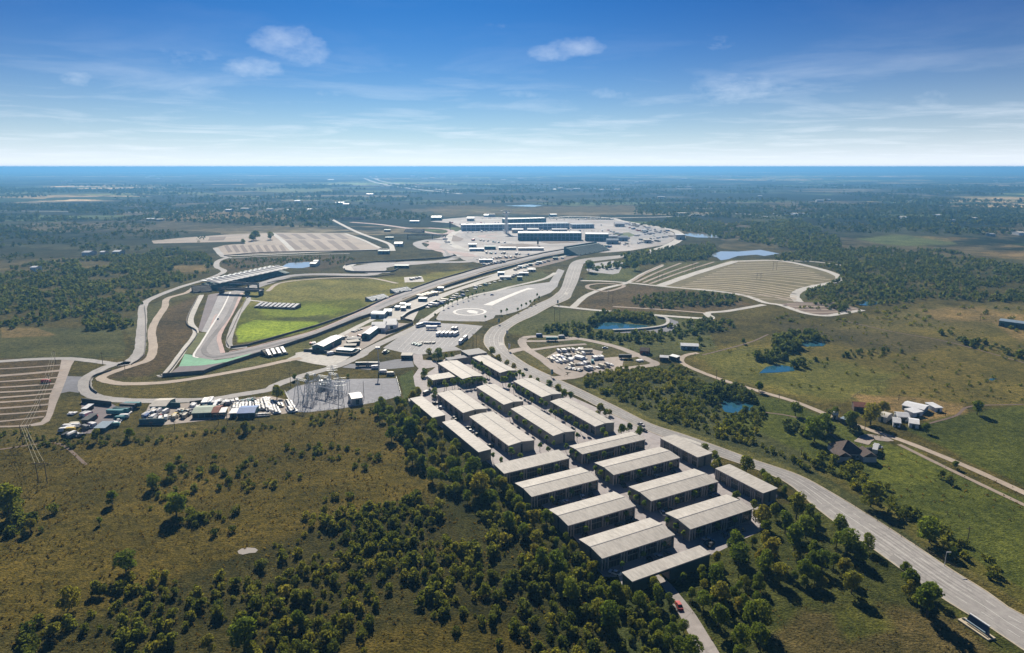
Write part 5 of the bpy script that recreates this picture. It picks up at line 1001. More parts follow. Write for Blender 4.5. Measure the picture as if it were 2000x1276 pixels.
cM = C(500, 560, 3.333)
for a in [(810,745,60),(790,790,60),(820,840,50),(880,860,70),(920,740,60),(870,800,60),(940,790,60),(1000,900,110),(960,850,70),(880,940,80),(1055,670,40),(1020,700,50)]: crown(*a, cM)
for a in [(640,445),(688,480),(735,512),(783,545),(860,590),(918,620),(975,660),(1032,700),(1092,735),(1148,775),(1206,818),(1298,838),(728,915),(793,950),(805,320),(830,325),(860,375),(890,380),(930,395),(965,410),(997,430),(1030,480),(1107,495),(1143,512),(1180,570),(1217,580),(1255,575),(1295,625),(1335,625),(1372,675),(1415,695),(1460,695),(1585,720),(1610,755),(1385,755),(520,340),(545,335),(580,330),(610,325),(640,325),(665,340),(490,350),(350,350),(365,370),(410,335),(430,345),(455,330),(570,190),(590,210),(620,230),(650,240),(680,250),(700,280),(640,200),(860,280),(885,290),(915,285),(935,270),(960,290),(873,880),(940,915),(1095,835),(1160,865)]: crown(a[0], a[1], 46 if a not in ((873,880),(1585,720)) else 56, c1, 1, 1.75, .68)
for a in [(745,250),(780,280),(822,318),(965,415),(1010,440),(1060,480),(1215,590),(1265,628),(1320,670),(588,140),(617,160),(1315,950)]: crown(a[0], a[1], 42, c2, 1, 1.8, .66)
for a in [(920,870),(1055,800),(1195,735),(680,640),(820,580),(945,540),(460,445),(590,395),(700,350),(1155,485),(1270,455),(1390,410),(1500,370),(910,305),(1025,275),(1130,250),(1235,225),(1420,655),(1540,620),(1650,580),(265,290),(380,265),(490,235),(700,170),(800,150),(920,120)]: crown(a[0], a[1]+6, 34, c2, 1, 2.2, .66)
# labels from neighbours
def near_label(p, size, kind):
    best = min(GB, key=lambda g: (g[0].xy-p.xy).length); return best[4]
rows = {}
for i, (p, h, k) in enumerate(TL):
    best = min(range(len(GB)), key=lambda j: (GB[j][0].xy-p.xy).length); rows.setdefault((best, k), []).append(i)
SHORT = ['front middle garage block', 'third left column block', 'second left column block', 'rear left cross block', 'front right column block', 'second right column block', 'third right column block', 'rear right cross block', 'green gate building', 'nearer slim roadside block', 'farther slim roadside block', 'wide brownish roofed block', 'grey and bright roofed block', 'block with the long tree row', 'block with four wall trees', 'bright roofed double row block', 'block by the main road', 'nearer slim white shed', 'farther slim white shed', 'cream clubhouse wing', 'glowing clubhouse wing', 'small white pavilion', 'flat grey lounge', 'pale link canopy']
TLAB = {}
for (b, k), ids in rows.items():
    ids.sort(key=lambda i: proj(TL[i][0].x, TL[i][0].y)[0])
    for n_, i in enumerate(ids): TLAB[i] = '%s tree, %s from the left near the %s' % ('slim young street' if k else 'tall leafy' if TL[i][1] > 8 else 'round green', nth(n_+1), SHORT[b])
for i, (p, h, k) in enumerate(TL):
    me, tk = random.choice(STREET if k else TREES)
    o = empty('street_tree' if k else 'tree', p, random.uniform(0, 6.28), TLAB[i], 'street tree' if k else 'tree', 'young trees among the garages' if k else 'trees round the garage estate')
    o.scale = (h*random.uniform(.9, 1.12), h*random.uniform(.9, 1.12), h)
    a = link('crown', me, o); b = link('trunk', tk, o)
# ---- scrub and woods as mass
def scatter(poly, spacing, hr, seed, keep=lambda X, Y: np.ones(X.shape, bool), avoid=()):
    r = np.random.default_rng(seed); w_ = [P(x, y) for x, y in poly]
    x0, x1 = min(p.x for p in w_), max(p.x for p in w_); y0, y1 = min(p.y for p in w_), max(p.y for p in w_)
    gx = np.arange(x0, x1, spacing); gy = np.arange(y0, y1, spacing); X, Y = np.meshgrid(gx, gy); X = X.ravel(); Y = Y.ravel()
    X = X+r.uniform(-.5, .5, X.shape)*spacing*1.3; Y = Y+r.uniform(-.5, .5, X.shape)*spacing*1.3
    px, py = proj(X, Y); wob = 6
    k = inpoly(px+wob*(fbm(X/20, Y/20)-.5), py+wob*.7*(fbm(X/20+50, Y/20)-.5), poly) & keep(X, Y)
    for av in avoid: k &= ~inpoly(px, py, av)
    X, Y = X[k], Y[k]; h = r.uniform(hr[0], hr[1], X.shape)*(.6+.8*fbm(X/25+9, Y/25)); return X, Y, h
def mass(name, label, pts, k, leaf, mat, seed=1, wide=.42, flat=.9, cat='woodland', kind='stuff', nt_=8):
    T = []
    for s in range(nt_):
        c, d, r = crown_pts(int(k*2.0), seed*50+s, lobes=6, bottom=.0, wide=wide, flat=flat); c = c[:k]; d = d[:k]
        if len(c) < k: ii = r.integers(0, len(c), k); c = c[ii]; d = d[ii]
        v, f = quads_from(c, d, leaf*r.uniform(.6, 1.5, k), r); T.append(v)
    X, Y, h = pts; n = len(X); r = np.random.default_rng(seed+7); T = np.array(T)
    a = r.uniform(0, 6.28, n); ca, sa = np.cos(a), np.sin(a); v = T[r.integers(0, nt_, n)]
    vx = (v[:, :, 0]*ca[:, None]-v[:, :, 1]*sa[:, None])*h[:, None]+X[:, None]; vy = (v[:, :, 0]*sa[:, None]+v[:, :, 1]*ca[:, None])*h[:, None]+Y[:, None]; vz = v[:, :, 2]*h[:, None]
    V = np.stack([vx, vy, vz], -1).reshape(-1, 3); nv = T.shape[1]
    ti = np.repeat(np.clip(.35*r.random(n)+.75*fbm(X/30, Y/30, 3)-.05+.12*r.normal(size=n), 0, 1), nv)
    me = npmesh(name, V, np.arange(len(V)).reshape(-1, 4), ti)
    o = link(name, me, None, [mat]); tag(o, label, cat, kind=kind); print(name, n, n*k); return o
def cat_(*l): return tuple(np.concatenate([q[i] for q in l]) for i in range(3))
clump = lambda s, t: (lambda X, Y: fbm(X/s, Y/s) > t)
COMPLEX = [(845, 715), (905, 685), (1000, 710), (1110, 768), (1260, 832), (1398, 888), (1520, 965), (1500, 1040), (1395, 1095), (1285, 1165), (1200, 1165), (1130, 1080), (1000, 960), (940, 905), (850, 830), (795, 790)]
DRIVEP = [(1270, 1120), (1310, 1120), (1345, 1165), (1400, 1230), (1430, 1300), (1355, 1300), (1310, 1190)]
A1 = scatter([(-60, 1350), (90, 1200), (200, 1130), (330, 1120), (450, 1080), (560, 1060), (700, 1000), (860, 960), (1000, 1010), (1130, 1085), (1215, 1150), (1285, 1180), (1320, 1350)], 3.8, (1.2, 5.2), 1, lambda X, Y: (fbm(X/22, Y/22) > .45), [COMPLEX, DRIVEP, [(560, 1340), (720, 1225), (900, 1205), (1030, 1250), (1060, 1340)], [(440, 1090), (470, 1060), (515, 1062), (505, 1095), (470, 1100)]])
A1b = scatter([(560, 1340), (720, 1225), (900, 1205), (1030, 1250), (1060, 1340)], 9, (1.5, 4), 2, clump(12, .5))
A2 = scatter([(280, 990), (330, 900), (440, 880), (640, 870), (760, 850), (900, 960), (860, 1000), (560, 1070), (430, 1060), (320, 1010)], 6, (1.2, 4.2), 3, clump(18, .49), [COMPLEX])
A3 = scatter([(-40, 960), (40, 980), (230, 990), (340, 1000), (420, 1010), (400, 1030), (200, 1005), (60, 1010), (100, 1040), (-40, 1060)], 3.6, (2, 4.5), 4, clump(14, .46))
A4 = scatter([(-40, 845), (100, 845), (300, 858), (560, 822), (740, 795), (780, 830), (560, 838), (300, 868), (60, 880), (-40, 885)], 3.6, (1, 3), 5, clump(12, .50), [COMPLEX])
A5 = scatter([(738, 775), (800, 780), (950, 905), (1120, 1075), (1215, 1150), (1130, 1180), (960, 1040), (830, 930), (740, 820)], 5.0, (2.0, 5.0), 6, clump(10, .5), [COMPLEX])
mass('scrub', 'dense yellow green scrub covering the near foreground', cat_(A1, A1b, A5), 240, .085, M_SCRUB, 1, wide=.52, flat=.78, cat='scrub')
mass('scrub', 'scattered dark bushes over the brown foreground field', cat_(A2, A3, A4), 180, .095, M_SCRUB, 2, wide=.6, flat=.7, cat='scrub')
# low weeds and tussocks in the near grass so that it has a nap
G1 = scatter([(-300, 860), (300, 860), (560, 825), (740, 810), (860, 900), (1000, 1020), (1300, 1180), (1340, 1400), (-300, 1400)], 2.4, (.5, 1.3), 8, clump(6, .47), [COMPLEX, DRIVEP])
G2 = scatter([(1400, 1090), (1560, 1000), (1640, 1020), (1860, 1190), (2040, 1300), (2000, 1400), (1430, 1400), (1390, 1260), (1330, 1170)], 3.0, (.3, .9), 9, clump(7, .5))
G3 = scatter([(1640, 950), (1700, 870), (2200, 1000), (2300, 1200), (2060, 1210), (1850, 1095)], 5, (.5, 1.6), 10, clump(16, .56))
mass('tall_grass', 'rough tussocks of dry grass over the foreground fields', cat_(G1, G2, G3), 14, .20, leafmat('tussock_leaves', (.07, .06, .022), (.115, .088, .035), (.15, .12, .045), True), 3, wide=.5, flat=.6, cat='grass')
B1_ = scatter([(1115, 742), (1245, 712), (1330, 718), (1400, 752), (1480, 790), (1500, 820), (1470, 860), (1560, 905), (1640, 950), (1500, 885), (1330, 835), (1230, 790)], 3.6, (1.8, 4.2), 11, clump(12, .38), [cF((400, 440), (520, 440), (580, 465), (560, 500), (400, 515))])
B2_ = scatter([(1560, 890), (1640, 945), (1730, 1000), (1850, 1080), (1960, 1150), (1930, 1090), (1800, 1010), (1700, 930), (1640, 890)], 4.2, (2, 5.2), 12, clump(13, .42))
B3_ = scatter(cF((280, 430), (330, 380), (440, 360), (560, 400), (580, 440), (520, 445), (400, 440), (370, 480), (330, 460)), 4.5, (4, 8), 13)
B3_ = cat_(B3_, scatter(cF((720, 560), (860, 560), (1010, 600), (1120, 560), (1140, 600), (1050, 640), (880, 660), (740, 600)), 6, (3, 7), 14, clump(9, .44)), scatter(cF((840, 480), (1000, 520), (1050, 540), (900, 540)), 6, (3, 6), 15, clump(9, .5)), scatter(cF((560, 430), (640, 470), (660, 540), (600, 520)), 7, (3, 6), 15, clump(9, .45)))
B4_ = scatter(cF((670, 150), (720, 110), (880, 90), (970, 120), (950, 150), (830, 120), (820, 170), (760, 190), (690, 180)), 5, (4, 8), 16)
B4_ = cat_(B4_, scatter(cF((540, 215), (640, 200), (760, 210), (860, 240), (860, 280), (800, 270), (700, 245), (640, 255)), 5, (4, 8), 17, clump(10, .4)), scatter(cF((880, 230), (1000, 180), (1200, 170), (1400, 190), (1200, 210), (960, 250)), 8, (2, 5), 18, clump(20, .48)))
B5_ = scatter(cF((1500, 60), (1700, 100), (1900, 170), (2100, 230), (2100, 270), (1900, 200), (1650, 150)), 8, (3, 7), 19, clump(25, .44))
B6_ = scatter(cR((270, 440), (400, 415), (560, 450), (700, 470), (880, 460), (1000, 400), (1180, 390), (1300, 420), (1250, 450), (1000, 490), (780, 520), (640, 510), (450, 480), (300, 470)), 6, (3, 6.5), 20, clump(22, .34))
B7_ = scatter(cR((735, 290), (860, 255), (1100, 250), (1280, 265), (1315, 290), (1260, 315), (900, 333), (790, 325)), 5.5, (2.5, 6), 21, clump(20, .22))
B8_ = scatter(cR((510, 400), (560, 365), (700, 362), (850, 375), (850, 420), (800, 412), (700, 400), (600, 396), (550, 420), (520, 435)), 3.6, (3.5, 7), 22)
B9_ = scatter([(1340, 700), (1500, 650), (1700, 630), (2200, 640), (2200, 900), (1950, 780), (1880, 790), (1700, 765), (1560, 780), (1430, 745)], 11, (.8, 2.8), 23, clump(24, .52))
B9_ = cat_(B9_, scatter([(1120, 640), (1400, 650), (1390, 690), (1260, 700), (1200, 670), (1040, 650), (1000, 640)], 9, (.8, 2.6), 24, clump(16, .5)), scatter([(1560, 600), (1800, 600), (2200, 600), (2200, 650), (1700, 645), (1500, 632)], 10, (1.5, 4.5), 25, clump(22, .48)))
mass('scrub', 'low bushes dotted over the right hand pastures', B9_, 60, .14, M_SCRUB, 14, wide=.65, flat=.65, cat='scrub')
for pts, lb in [(cF((1060, 20), (1300, 75), (1600, 130), (2000, 240)), 'faint dirt track across the brown pasture'), (cF((650, 90), (560, 130), (420, 170), (300, 200)), 'faint dirt track above the dirt lane'), (cF((620, 500), (760, 520), (900, 560), (1040, 660)), 'worn grass path through the garden belt'), (cF((1500, 560), (1640, 520), (1720, 470), (2000, 460)), 'field edge track below the mown tan field'), (cB((560, 760), (420, 640), (300, 620), (0, 660)), 'faint trail across the top of the brown field')]:
    ribbon('path', pts, 1.6, M_STRIPE_B, .04, lb)
mass('scrub', 'green scrub and thickets right of the main road', cat_(B1_, B2_), 130, .105, M_SCRUB, 4, wide=.56, flat=.74, cat='scrub')
mass('thicket', 'copses round the ponds and farm houses', cat_(B3_, B4_, B5_), 110, .12, M_WOODS, 5, wide=.5, flat=.8, cat='thicket')
mass('thicket', 'dark thickets between the gravel car parks', cat_(B6_, B7_, B8_), 60, .15, M_WOODS, 6, wide=.5, flat=.8, cat='thicket')
W1_ = scatter([(-150, 560), (60, 515), (180, 505), (250, 495), (330, 486), (410, 500), (415, 515), (405, 535), (330, 563), (280, 588), (262, 640), (150, 650), (70, 642), (-150, 640)], 6.2, (3, 6.5), 31, clump(30, .40), [[(330, 519), (400, 517), (412, 532), (350, 533)], [(150, 511), (215, 511), (218, 526), (160, 525)]])
W2_ = scatter([(430, 508), (640, 500), (700, 506), (650, 520), (620, 512), (548, 514), (470, 528), (436, 515)], 7, (2, 4.5), 32, clump(25, .42))
W3_ = scatter([(1500, 505), (1560, 492), (1700, 485), (1850, 490), (2150, 560), (2150, 600), (1990, 590), (1800, 590), (1660, 600), (1640, 612), (1575, 588), (1570, 575), (1640, 545), (1640, 535), (1600, 520)], 6.6, (3, 6.5), 33, clump(34, .38))
W4_ = scatter([(1210, 500), (1300, 488), (1390, 478), (1400, 490), (1380, 508), (1300, 512), (1240, 520), (1160, 530), (1150, 528), (1230, 512)], 7, (4, 8), 34)
W5_ = scatter([(1250, 440), (1330, 425), (1420, 440), (1560, 430), (1640, 470), (1640, 500), (1560, 490), (1500, 480), (1420, 468), (1340, 452)], 10, (5, 9), 35, clump(50, .36))
W6_ = scatter([(-200, 440), (200, 438), (300, 436), (420, 470), (300, 480), (240, 500), (150, 505), (-200, 530)], 13, (3, 8), 36, clump(60, .48))
mass('woodland', 'dark woodland left of the perimeter road', cat_(W1_, W2_), 36, .19, M_WOODS, 7, wide=.52, flat=.8)
mass('woodland', 'thick woodland stretching right of the ribbed car park', cat_(W3_, W4_, W5_), 34, .20, M_WOODS, 8, wide=.52, flat=.8)
W7_ = scatter([(-400, 400), (640, 398), (860, 424), (820, 432), (660, 428), (640, 446), (300, 432), (-400, 436)], 17, (6, 11), 37, clump(110, .40))
W8_ = scatter([(1240, 400), (2400, 400), (2400, 470), (1950, 460), (1640, 455), (1560, 430), (1320, 424), (1240, 418)], 17, (6, 11), 38, clump(110, .40))
W9_ = scatter([(-800, 362), (2800, 362), (2800, 402), (1240, 400), (860, 402), (640, 398), (-800, 400)], 30, (9, 15), 39, clump(260, .56))
mass('woodland', 'far belts of trees fading blue across the plain', cat_(W6_, W7_, W8_, W9_), 12, .26, M_FARW, 9, wide=.6, flat=.75)
# ---- single dark trees and bushes one can tell apart in the open fields
def bush(x, y, dpx, label, name='bush', hh=.9, mesh=None):
    p = P(x, y); dia = dpx*mpp(p); o = empty(name, p, random.uniform(0, 6), label, 'bush' if name == 'bush' else 'tree'); o.scale = (dia*1.3, dia*1.3, dia*hh*1.25)
    me, tk = random.choice(TREES); link('crown', me, o); link('trunk', tk, o)
for x, y, d, lb in [(478, 1268, 52, 'large dark cedar at the bottom edge of the photo'), (410, 1272, 28, 'smaller dark cedar left of the large one'), (530, 1268, 20, 'slim dark cedar right of the large one'), (584, 1225, 30, 'dark bush on the dry grass knoll'), (247, 1120, 36, 'dark round tree at the edge of the brown field'), (135, 1190, 34, 'dark bush at the lower left scrub edge'), (345, 1010, 40, 'spreading bush in the middle of the brown field'), (60, 1038, 20, 'small dark bush below the left thicket'), (195, 1025, 12, 'lone tiny bush on the brown field'), (480, 845, 20, 'dark bush pair by the field top'), (635, 1002, 14, 'round dark bush near the scrub top'), (254, 858, 18, 'low dark bush below the brown gravel yard'), (190, 862, 20, 'low bush left of it along the field edge'), (20, 1010, 50, 'broad dark thicket tree at the left edge'), (220, 985, 22, 'dark bush on the field line'), (300, 955, 24, 'tall narrow bush on the slope of the brown field'), (335, 930, 22, 'leaning bush higher on the slope'), (420, 900, 12, 'thin bush near the slope crest'), (541, 780, 26, 'round tree at the corner of the substation'),
                   (1482, 765, 18, 'lone tree beside the dirt lane'), (1809, 846, 16, 'lone tree between the two farm lanes'), (1865, 915, 12, 'bare looking tree by the double lane'), (1725, 808, 20, 'rounded tree behind the rust roofed cottage'), (1908, 810, 22, 'dark bush at the corner of the mown field'), (1838, 935, 14, 'small bush in the green pasture'), (1855, 945, 14, 'second small bush in the green pasture'), (1700, 830, 34, 'dark spreading tree beside the rounded shed'), (1610, 845, 32, 'big tree among the lane side gardens'), (1590, 862, 40, 'broad tree left of the hip roofed house'), (1660, 838, 30, 'tree above the hip roofed house drive'), (1630, 815, 18, 'yellowish tree beside the tiny pale shed'), (1553, 812, 24, 'tree at the top left of the garden belt'),
                   (1455, 808, 14, 'bush at the right side of the bright blue pond'), (1366, 672, 14, 'tree beside the long white bungalow'), (1452, 672, 10, 'dead looking tree in the field by the bungalow'), (500, 469, 16, 'left tree standing in the striped car park'), (492, 471, 12, 'small tree standing in the striped car park'), (529, 468, 13, 'right tree standing in the striped car park'), (475, 476, 8, 'tiny tree beside the striped car park lawn'), (1150, 532, 22, 'dark tree cluster beside the small pale car park'), (1240, 528, 16, 'dark tree on the bank by the small pale car park'), (680, 738, 7, 'small round tree behind the substation'), (660, 738, 5, 'tiny tree behind the substation'), (600, 742, 10, 'dark shrub behind the substation gantries'), (576, 743, 12, 'shrub at the back corner of the substation'), (1860, 1090, 18, 'pale bush beside the timber pole'), (1815, 1060, 40, 'big rounded bush in the roadside pasture'), (1700, 990, 42, 'dark bush clump along the roadside ditch')]:
    bush(x, y, d, lb, 'bush' if 'bush' in lb or 'shrub' in lb else 'tree')
# street saplings along the ring car park
for i, (x, y) in enumerate(c6((200, 410), (308, 298), (365, 270), (425, 245), (490, 220), (562, 195), (628, 175), (683, 150), (733, 118), (835, 95), (1135, 350), (1275, 340), (1325, 290), (1383, 270), (1437, 245), (1497, 230), (1555, 185), (1527, 150), (1060, 370), (850, 440))):
    p = P(x, y); h = 11*mpp(p); me, tk = STREET[i % 4]; o = empty('sapling', p, i, '%s sapling from the left %s' % (nth(i+1) if i < 10 else nth(i-9), 'along the far edge of the ring car park' if i < 10 else 'between the ring car park and the main road'), 'street tree', 'saplings round the ring car park'); o.scale = (h, h, h); link('crown', me, o); link('trunk', tk, o)
# ------------------------------------------------------------------ vehicles
PAINT = {n: simple('paint_'+n, c, .55, .3, .03, spec=.3 if n in ('black', 'grey', 'teal', 'green', 'blue') else .5) for n, c in dict(white=(.75, .75, .75), silver=(.42, .43, .45), black=(.02, .02, .025), grey=(.16, .165, .17), red=(.45, .03, .03), blue=(.05, .12, .32), beige=(.5, .45, .34), teal=(.05, .22, .24), green=(.07, .20, .10), yellow=(.6, .42, .05)).items()}
def car_body(L_=4.6, W=1.85, h=1.45, van=False):
    m = MB(); st = [(-L_/2, .35, .62, .86), (-L_*.44, .3, .80, .95), (-L_*.22, .3, .90, 1), (L_*.08, .3, .92, 1), (L_*.34, .3, .88, 1), (L_*.47, .3, .80, .95), (L_/2, .38, .62, .88)]
    if van: st = [(-L_/2, .4, h*.5, .94), (-L_*.46, .35, h*.94, .97), (0, .35, h, 1), (L_*.3, .35, h, 1), (L_*.4, .35, h*.9, .98), (L_*.47, .35, h*.55, .96), (L_/2, .4, h*.42, .9)]
    vs = []; 
    for x, z0, z1, k in st: y = W/2*k; vs += [(x, -y, z0), (x, -y*1.0, (z0+z1)/2+.05), (x, -y*.88, z1), (x, y*.88, z1), (x, y, (z0+z1)/2+.05), (x, y, z0)]
    fs = [(0, 1, 2, 3, 4, 5), tuple(range(len(vs)-1, len(vs)-7, -1))]
    for i in range(len(st)-1):
        for j in range(6): a = 6*i+j; b = 6*i+(j+1) % 6; fs.append((a, a+6, b+6, b))
    m.add(vs, fs)
    if not van:   # roof panel
        m.add([(-L_*.20, -W*.34, h-.05), (L_*.08, -W*.34, h-.05), (L_*.08, W*.34, h-.05), (-L_*.20, W*.34, h-.05), (-L_*.18, -W*.32, h), (L_*.06, -W*.32, h), (L_*.06, W*.32, h), (-L_*.18, W*.32, h)], [(4, 5, 6, 7), (0, 1, 5, 4), (1, 2, 6, 5), (2, 3, 7, 6), (3, 0, 4, 7)])
    return m
def cabin(L_=4.6, W=1.85, h=1.45, van=False):
    m = MB()
    if van: m.box(L_*.30, L_*.395, -W*.505, W*.505, h*.6, h*.86); return m
    a, b = -L_*.38, L_*.24
    m.add([(a, -W*.43, .88), (b, -W*.43, .9), (b, W*.43, .9), (a, W*.43, .88), (-L_*.20, -W*.34, h-.05), (L_*.08, -W*.34, h-.05), (L_*.08, W*.34, h-.05), (-L_*.20, W*.34, h-.05)], [(0, 1, 5, 4), (1, 2, 6, 5), (2, 3, 7, 6), (3, 0, 4, 7)])
    return m
def wheel(): m = MB(); m.tube((0, -.11, 0), (0, .11, 0), .33, n=12); return m
W_ME = wheel().mesh('wheel'); W_ME.materials.append(M_TYRE); CARM = {}
def carmesh(kind, col):
    k = (kind, col)
    if k not in CARM:
        if kind == 'car': b, c, dim = car_body(), cabin(), (4.6, 1.85)
        elif kind == 'van': b, c, dim = car_body(5.6, 2.0, 2.3, True), cabin(5.6, 2.0, 2.3, True), (5.6, 2)
        elif kind == 'bus': b, c, dim = car_body(10, 2.4, 3.0, True), MB().box(-4.4, 3.8, -1.21, 1.21, 1.5, 2.4), (10, 2.4)
        elif kind == 'trailer': b, c, dim = MB().box(-4.8, 4.8, -1.2, 1.2, .9, 3.2), MB().box(-4.7, 4.7, -.9, .9, .65, .9), (9.6, 2.4)
        elif kind == 'caravan': b, c, dim = car_body(5.6, 2.2, 2.5, True), MB().box(-2.0, 1.9, -1.11, 1.11, 1.3, 1.8), (5.6, 2.2)
        bm_ = b.mesh('body'); bm_.materials.append(PAINT[col]); cm_ = c.mesh('glazing'); cm_.materials.append(M_GLASS); CARM[k] = (bm_, cm_, dim)
    return CARM[k]
CARQ = []
def vehicle(p, ang, kind, col, label, cat=None, group=None, wheels=True, name=None, now=False):
    if kind == 'car' and not wheels and not now: CARQ.append((math.hypot(p[0], p[1]), tuple(p), ang, col, label, group)); return
    b, c, (L_, W) = carmesh(kind, col); nm = name or {'car': 'parked_car', 'van': 'van', 'bus': 'coach', 'trailer': 'trailer', 'caravan': 'caravan'}[kind]
    t = empty(nm, (p[0], p[1], .12), ang, label, cat or nm.replace('parked_', '').replace('_', ' '), group)
    link('body', b, t); link('glazing', c, t)
    if wheels:
        for sx in (-.31, .31):
            for sy in (-1, 1): o = link('wheel', W_ME, t); o.location = (sx*L_, sy*(W/2-.12), .33)
    return t
def dirpx(a, b): d = P(*b)-P(*a); return math.atan2(d.y, d.x)
def at(x, y): return P(x, y)
vehicle(at(1326, 1186), dirpx((1326, 1186), (1319, 1172)), 'car', 'red', 'small red car on the entrance drive below the gate building', name='car')
vehicle(at(1027, 723), dirpx((1027, 723), (1000, 705)), 'car', 'black', 'black car driving on the main road past the clubhouse', name='car')
vehicle(at(1252, 831), dirpx((1252, 831), (1300, 850)), 'car', 'silver', 'dark silver car driving on the main road near the cross block', name='car')
vehicle(at(1257, 842), dirpx((1257, 842), (1300, 860)), 'car', 'black', 'black car at the edge of the estate beside the main road', name='car')
vehicle(at(833, 770), 1.0, 'van', 'grey', 'dark van waiting on the access lane bend', name='van')
vehicle(at(426, 624), dirpx((426, 624), (440, 590)), 'car', 'white', 'white car on the hairpin approach of the race track', name='car')
vehicle(at(1714, 874), 2.4, 'car', 'white', 'white pickup beside the hip roofed house', name='car'); vehicle(at(1700, 880), 2.5, 'car', 'black', 'black pickup beside the white one at the house', name='car'); vehicle(at(1709, 884), 1.0, 'trailer', 'silver', 'flat trailer beside the house pickups', wheels=False)
vehicle(at(90, 748), .1, 'van', 'red', 'red van parked among the rows of the lower left grass car park')
for i, (x, y) in enumerate([(1385, 1063), (1388, 1066)]): vehicle(at(x, y), BX+i*.4, 'car', 'black', ['black sports car parked alone in the sunlit yard', 'dark sports car just behind the lone black one'][i])
# cars in front of garages
ci = 0
for gi, (c, Ln, W, ang, lb) in enumerate(GB[:7]+GB[11:13]):
    sg = SHORT[gi] if gi < 7 else SHORT[gi+4]; ux = Vector((math.cos(ang), math.sin(ang), 0)); uy = Vector((-ux.y, ux.x, 0)); slots_ = sorted(random.sample([-.4, -.3, -.17, -.05, .08, .2, .33, .42], 4))
    for k, s in enumerate(slots_):
        p = c+ux*(Ln*s)-uy*(W/2+random.uniform(2.6, 3.4)); col = random.choice(['black', 'black', 'grey', 'silver', 'white']); ci += 1
        vehicle(p, ang+math.pi/2+random.choice([0, .0, .5, -.4]), 'car', col, '%s car, %s of four along the bays of the %s' % (col, nth(k+1), sg), group='cars parked before the garage bays')
# storage field and yards: rows of stored vehicles
def row(a, b, n, kinds, cols, area, rowname, jit=.6, aim=None, group=None, wheels=False):
    A, B = P(*a), P(*b); d = (B-A); an = math.atan2(d.y, d.x)+math.pi/2 if aim is None else aim
    for i in range(n):
        p = A.lerp(B, (i+.5)/n); p = p+Vector((random.uniform(-jit, jit), random.uniform(-jit, jit), 0)); kd = random.choice(kinds); col = random.choice(cols)
        vehicle(p, an+random.uniform(-.12, .12), kd, col, '%s %s, %s from left in the %s of %s' % (col, kd, nth(i+1), rowname, area), group=group or 'stored vehicles in '+area, wheels=wheels)
WH = ['white', 'white', 'white', 'silver', 'white', 'beige', 'grey']
SF = 'the storage field'
row(pR(345, 562), pR(430, 556), 7, ['van', 'car'], WH, SF, 'top left row'); row(pR(430, 552), pR(500, 556), 5, ['car', 'van'], WH, SF, 'top middle row')
row(pR(300, 598), pR(420, 585), 10, ['car', 'car', 'van'], WH+['black', 'black'], SF, 'upper left row'); row(pR(305, 608), pR(440, 598), 9, ['car', 'van'], WH+['black', 'blue'], SF, 'second left row'); row(pR(340, 618), pR(430, 610), 7, ['car', 'van'], WH, SF, 'third left row')
row(pR(440, 578), pR(500, 574), 5, ['car', 'van'], WH+['teal', 'black'], SF, 'short middle row'); row(pR(430, 592), pR(500, 604), 6, ['van', 'car'], WH+['red'], SF, 'crowded middle row'); row(pR(530, 602), pR(590, 596), 4, ['caravan'], WH, SF, 'right hand row')
row(pR(398, 648), pR(480, 664), 10, ['car'], WH+['black', 'beige'], SF, 'curving lower row'); row(pR(405, 636), pR(520, 625), 10, ['car', 'car', 'van'], WH+['black'], SF, 'lower back row'); row(pR(490, 658), pR(640, 632), 8, ['caravan', 'car'], WH, SF, 'bottom row')
row(pR(765, 612), pR(800, 608), 3, ['car'], WH, SF, 'small far right group')
for x, y, kd, col, lb in [(500, 568, 'trailer', 'beige', 'brown roofed trailer house in the storage field'), (600, 543, 'car', 'white', 'white car alone on the upper gravel lane'), (533, 618, 'van', 'teal', 'dark teal truck body in the storage field'), (705, 597, 'trailer', 'black', 'black trailer on the lower gravel lane'), (318, 503, 'trailer', 'teal', 'long teal trailer on the gravel lane'), (252, 480, 'caravan', 'blue', 'blue box trailer at the top of the storage field'), (370, 488, 'caravan', 'silver', 'pale box trailer at the top of the storage field')]:
    vehicle(at(*pR(x, y)), 0 if kd != 'van' else 1.5, kd, col, lb)
# bus car park
for i in range(5): vehicle(at(858+i*8.2, 655), 1.25, 'bus', 'white', 'white coach, %s of five parked side by side' % nth(i+1), group='white coaches side by side')
for i in range(2): vehicle(at(885+i*6, 644), 1.25, 'van', 'silver', ['left', 'right'][i]+' of two silver vans behind the coaches')
for x0, x1, y, col, lb in [(830, 843, 636, 'blue', 'dark blue trailer, left one at the top of the bus car park'), (844, 857, 636.5, 'blue', 'dark blue trailer, right one at the top of the bus car park'), (836, 850, 644, 'white', 'white trailer behind the blue ones')]: vehicle(at((x0+x1)/2, y), 0, 'trailer', col, lb)
vehicle(at(821, 638), .9, 'bus', 'white', 'white lorry on the access road beside the bus car park'); vehicle(at(901, 670), dirpx((896, 676), (914, 659)), 'bus', 'white', 'white coach at the slanting edge of the bus car park, nearer'); vehicle(at(909, 663), dirpx((896, 676), (914, 659)), 'bus', 'silver', 'silver coach at the slanting edge of the bus car park, farther')
vehicle(at(961, 577), .2, 'car', 'blue', 'lone blue car in the ring car park')
row((805, 672), (822, 675), 7, ['car'], ['black', 'black', 'teal'], 'the bus car park', 'front dark huddle', 1.5); row((820, 671), (850, 671), 9, ['car'], ['black'], 'the bus car park', 'back dark row', .8)
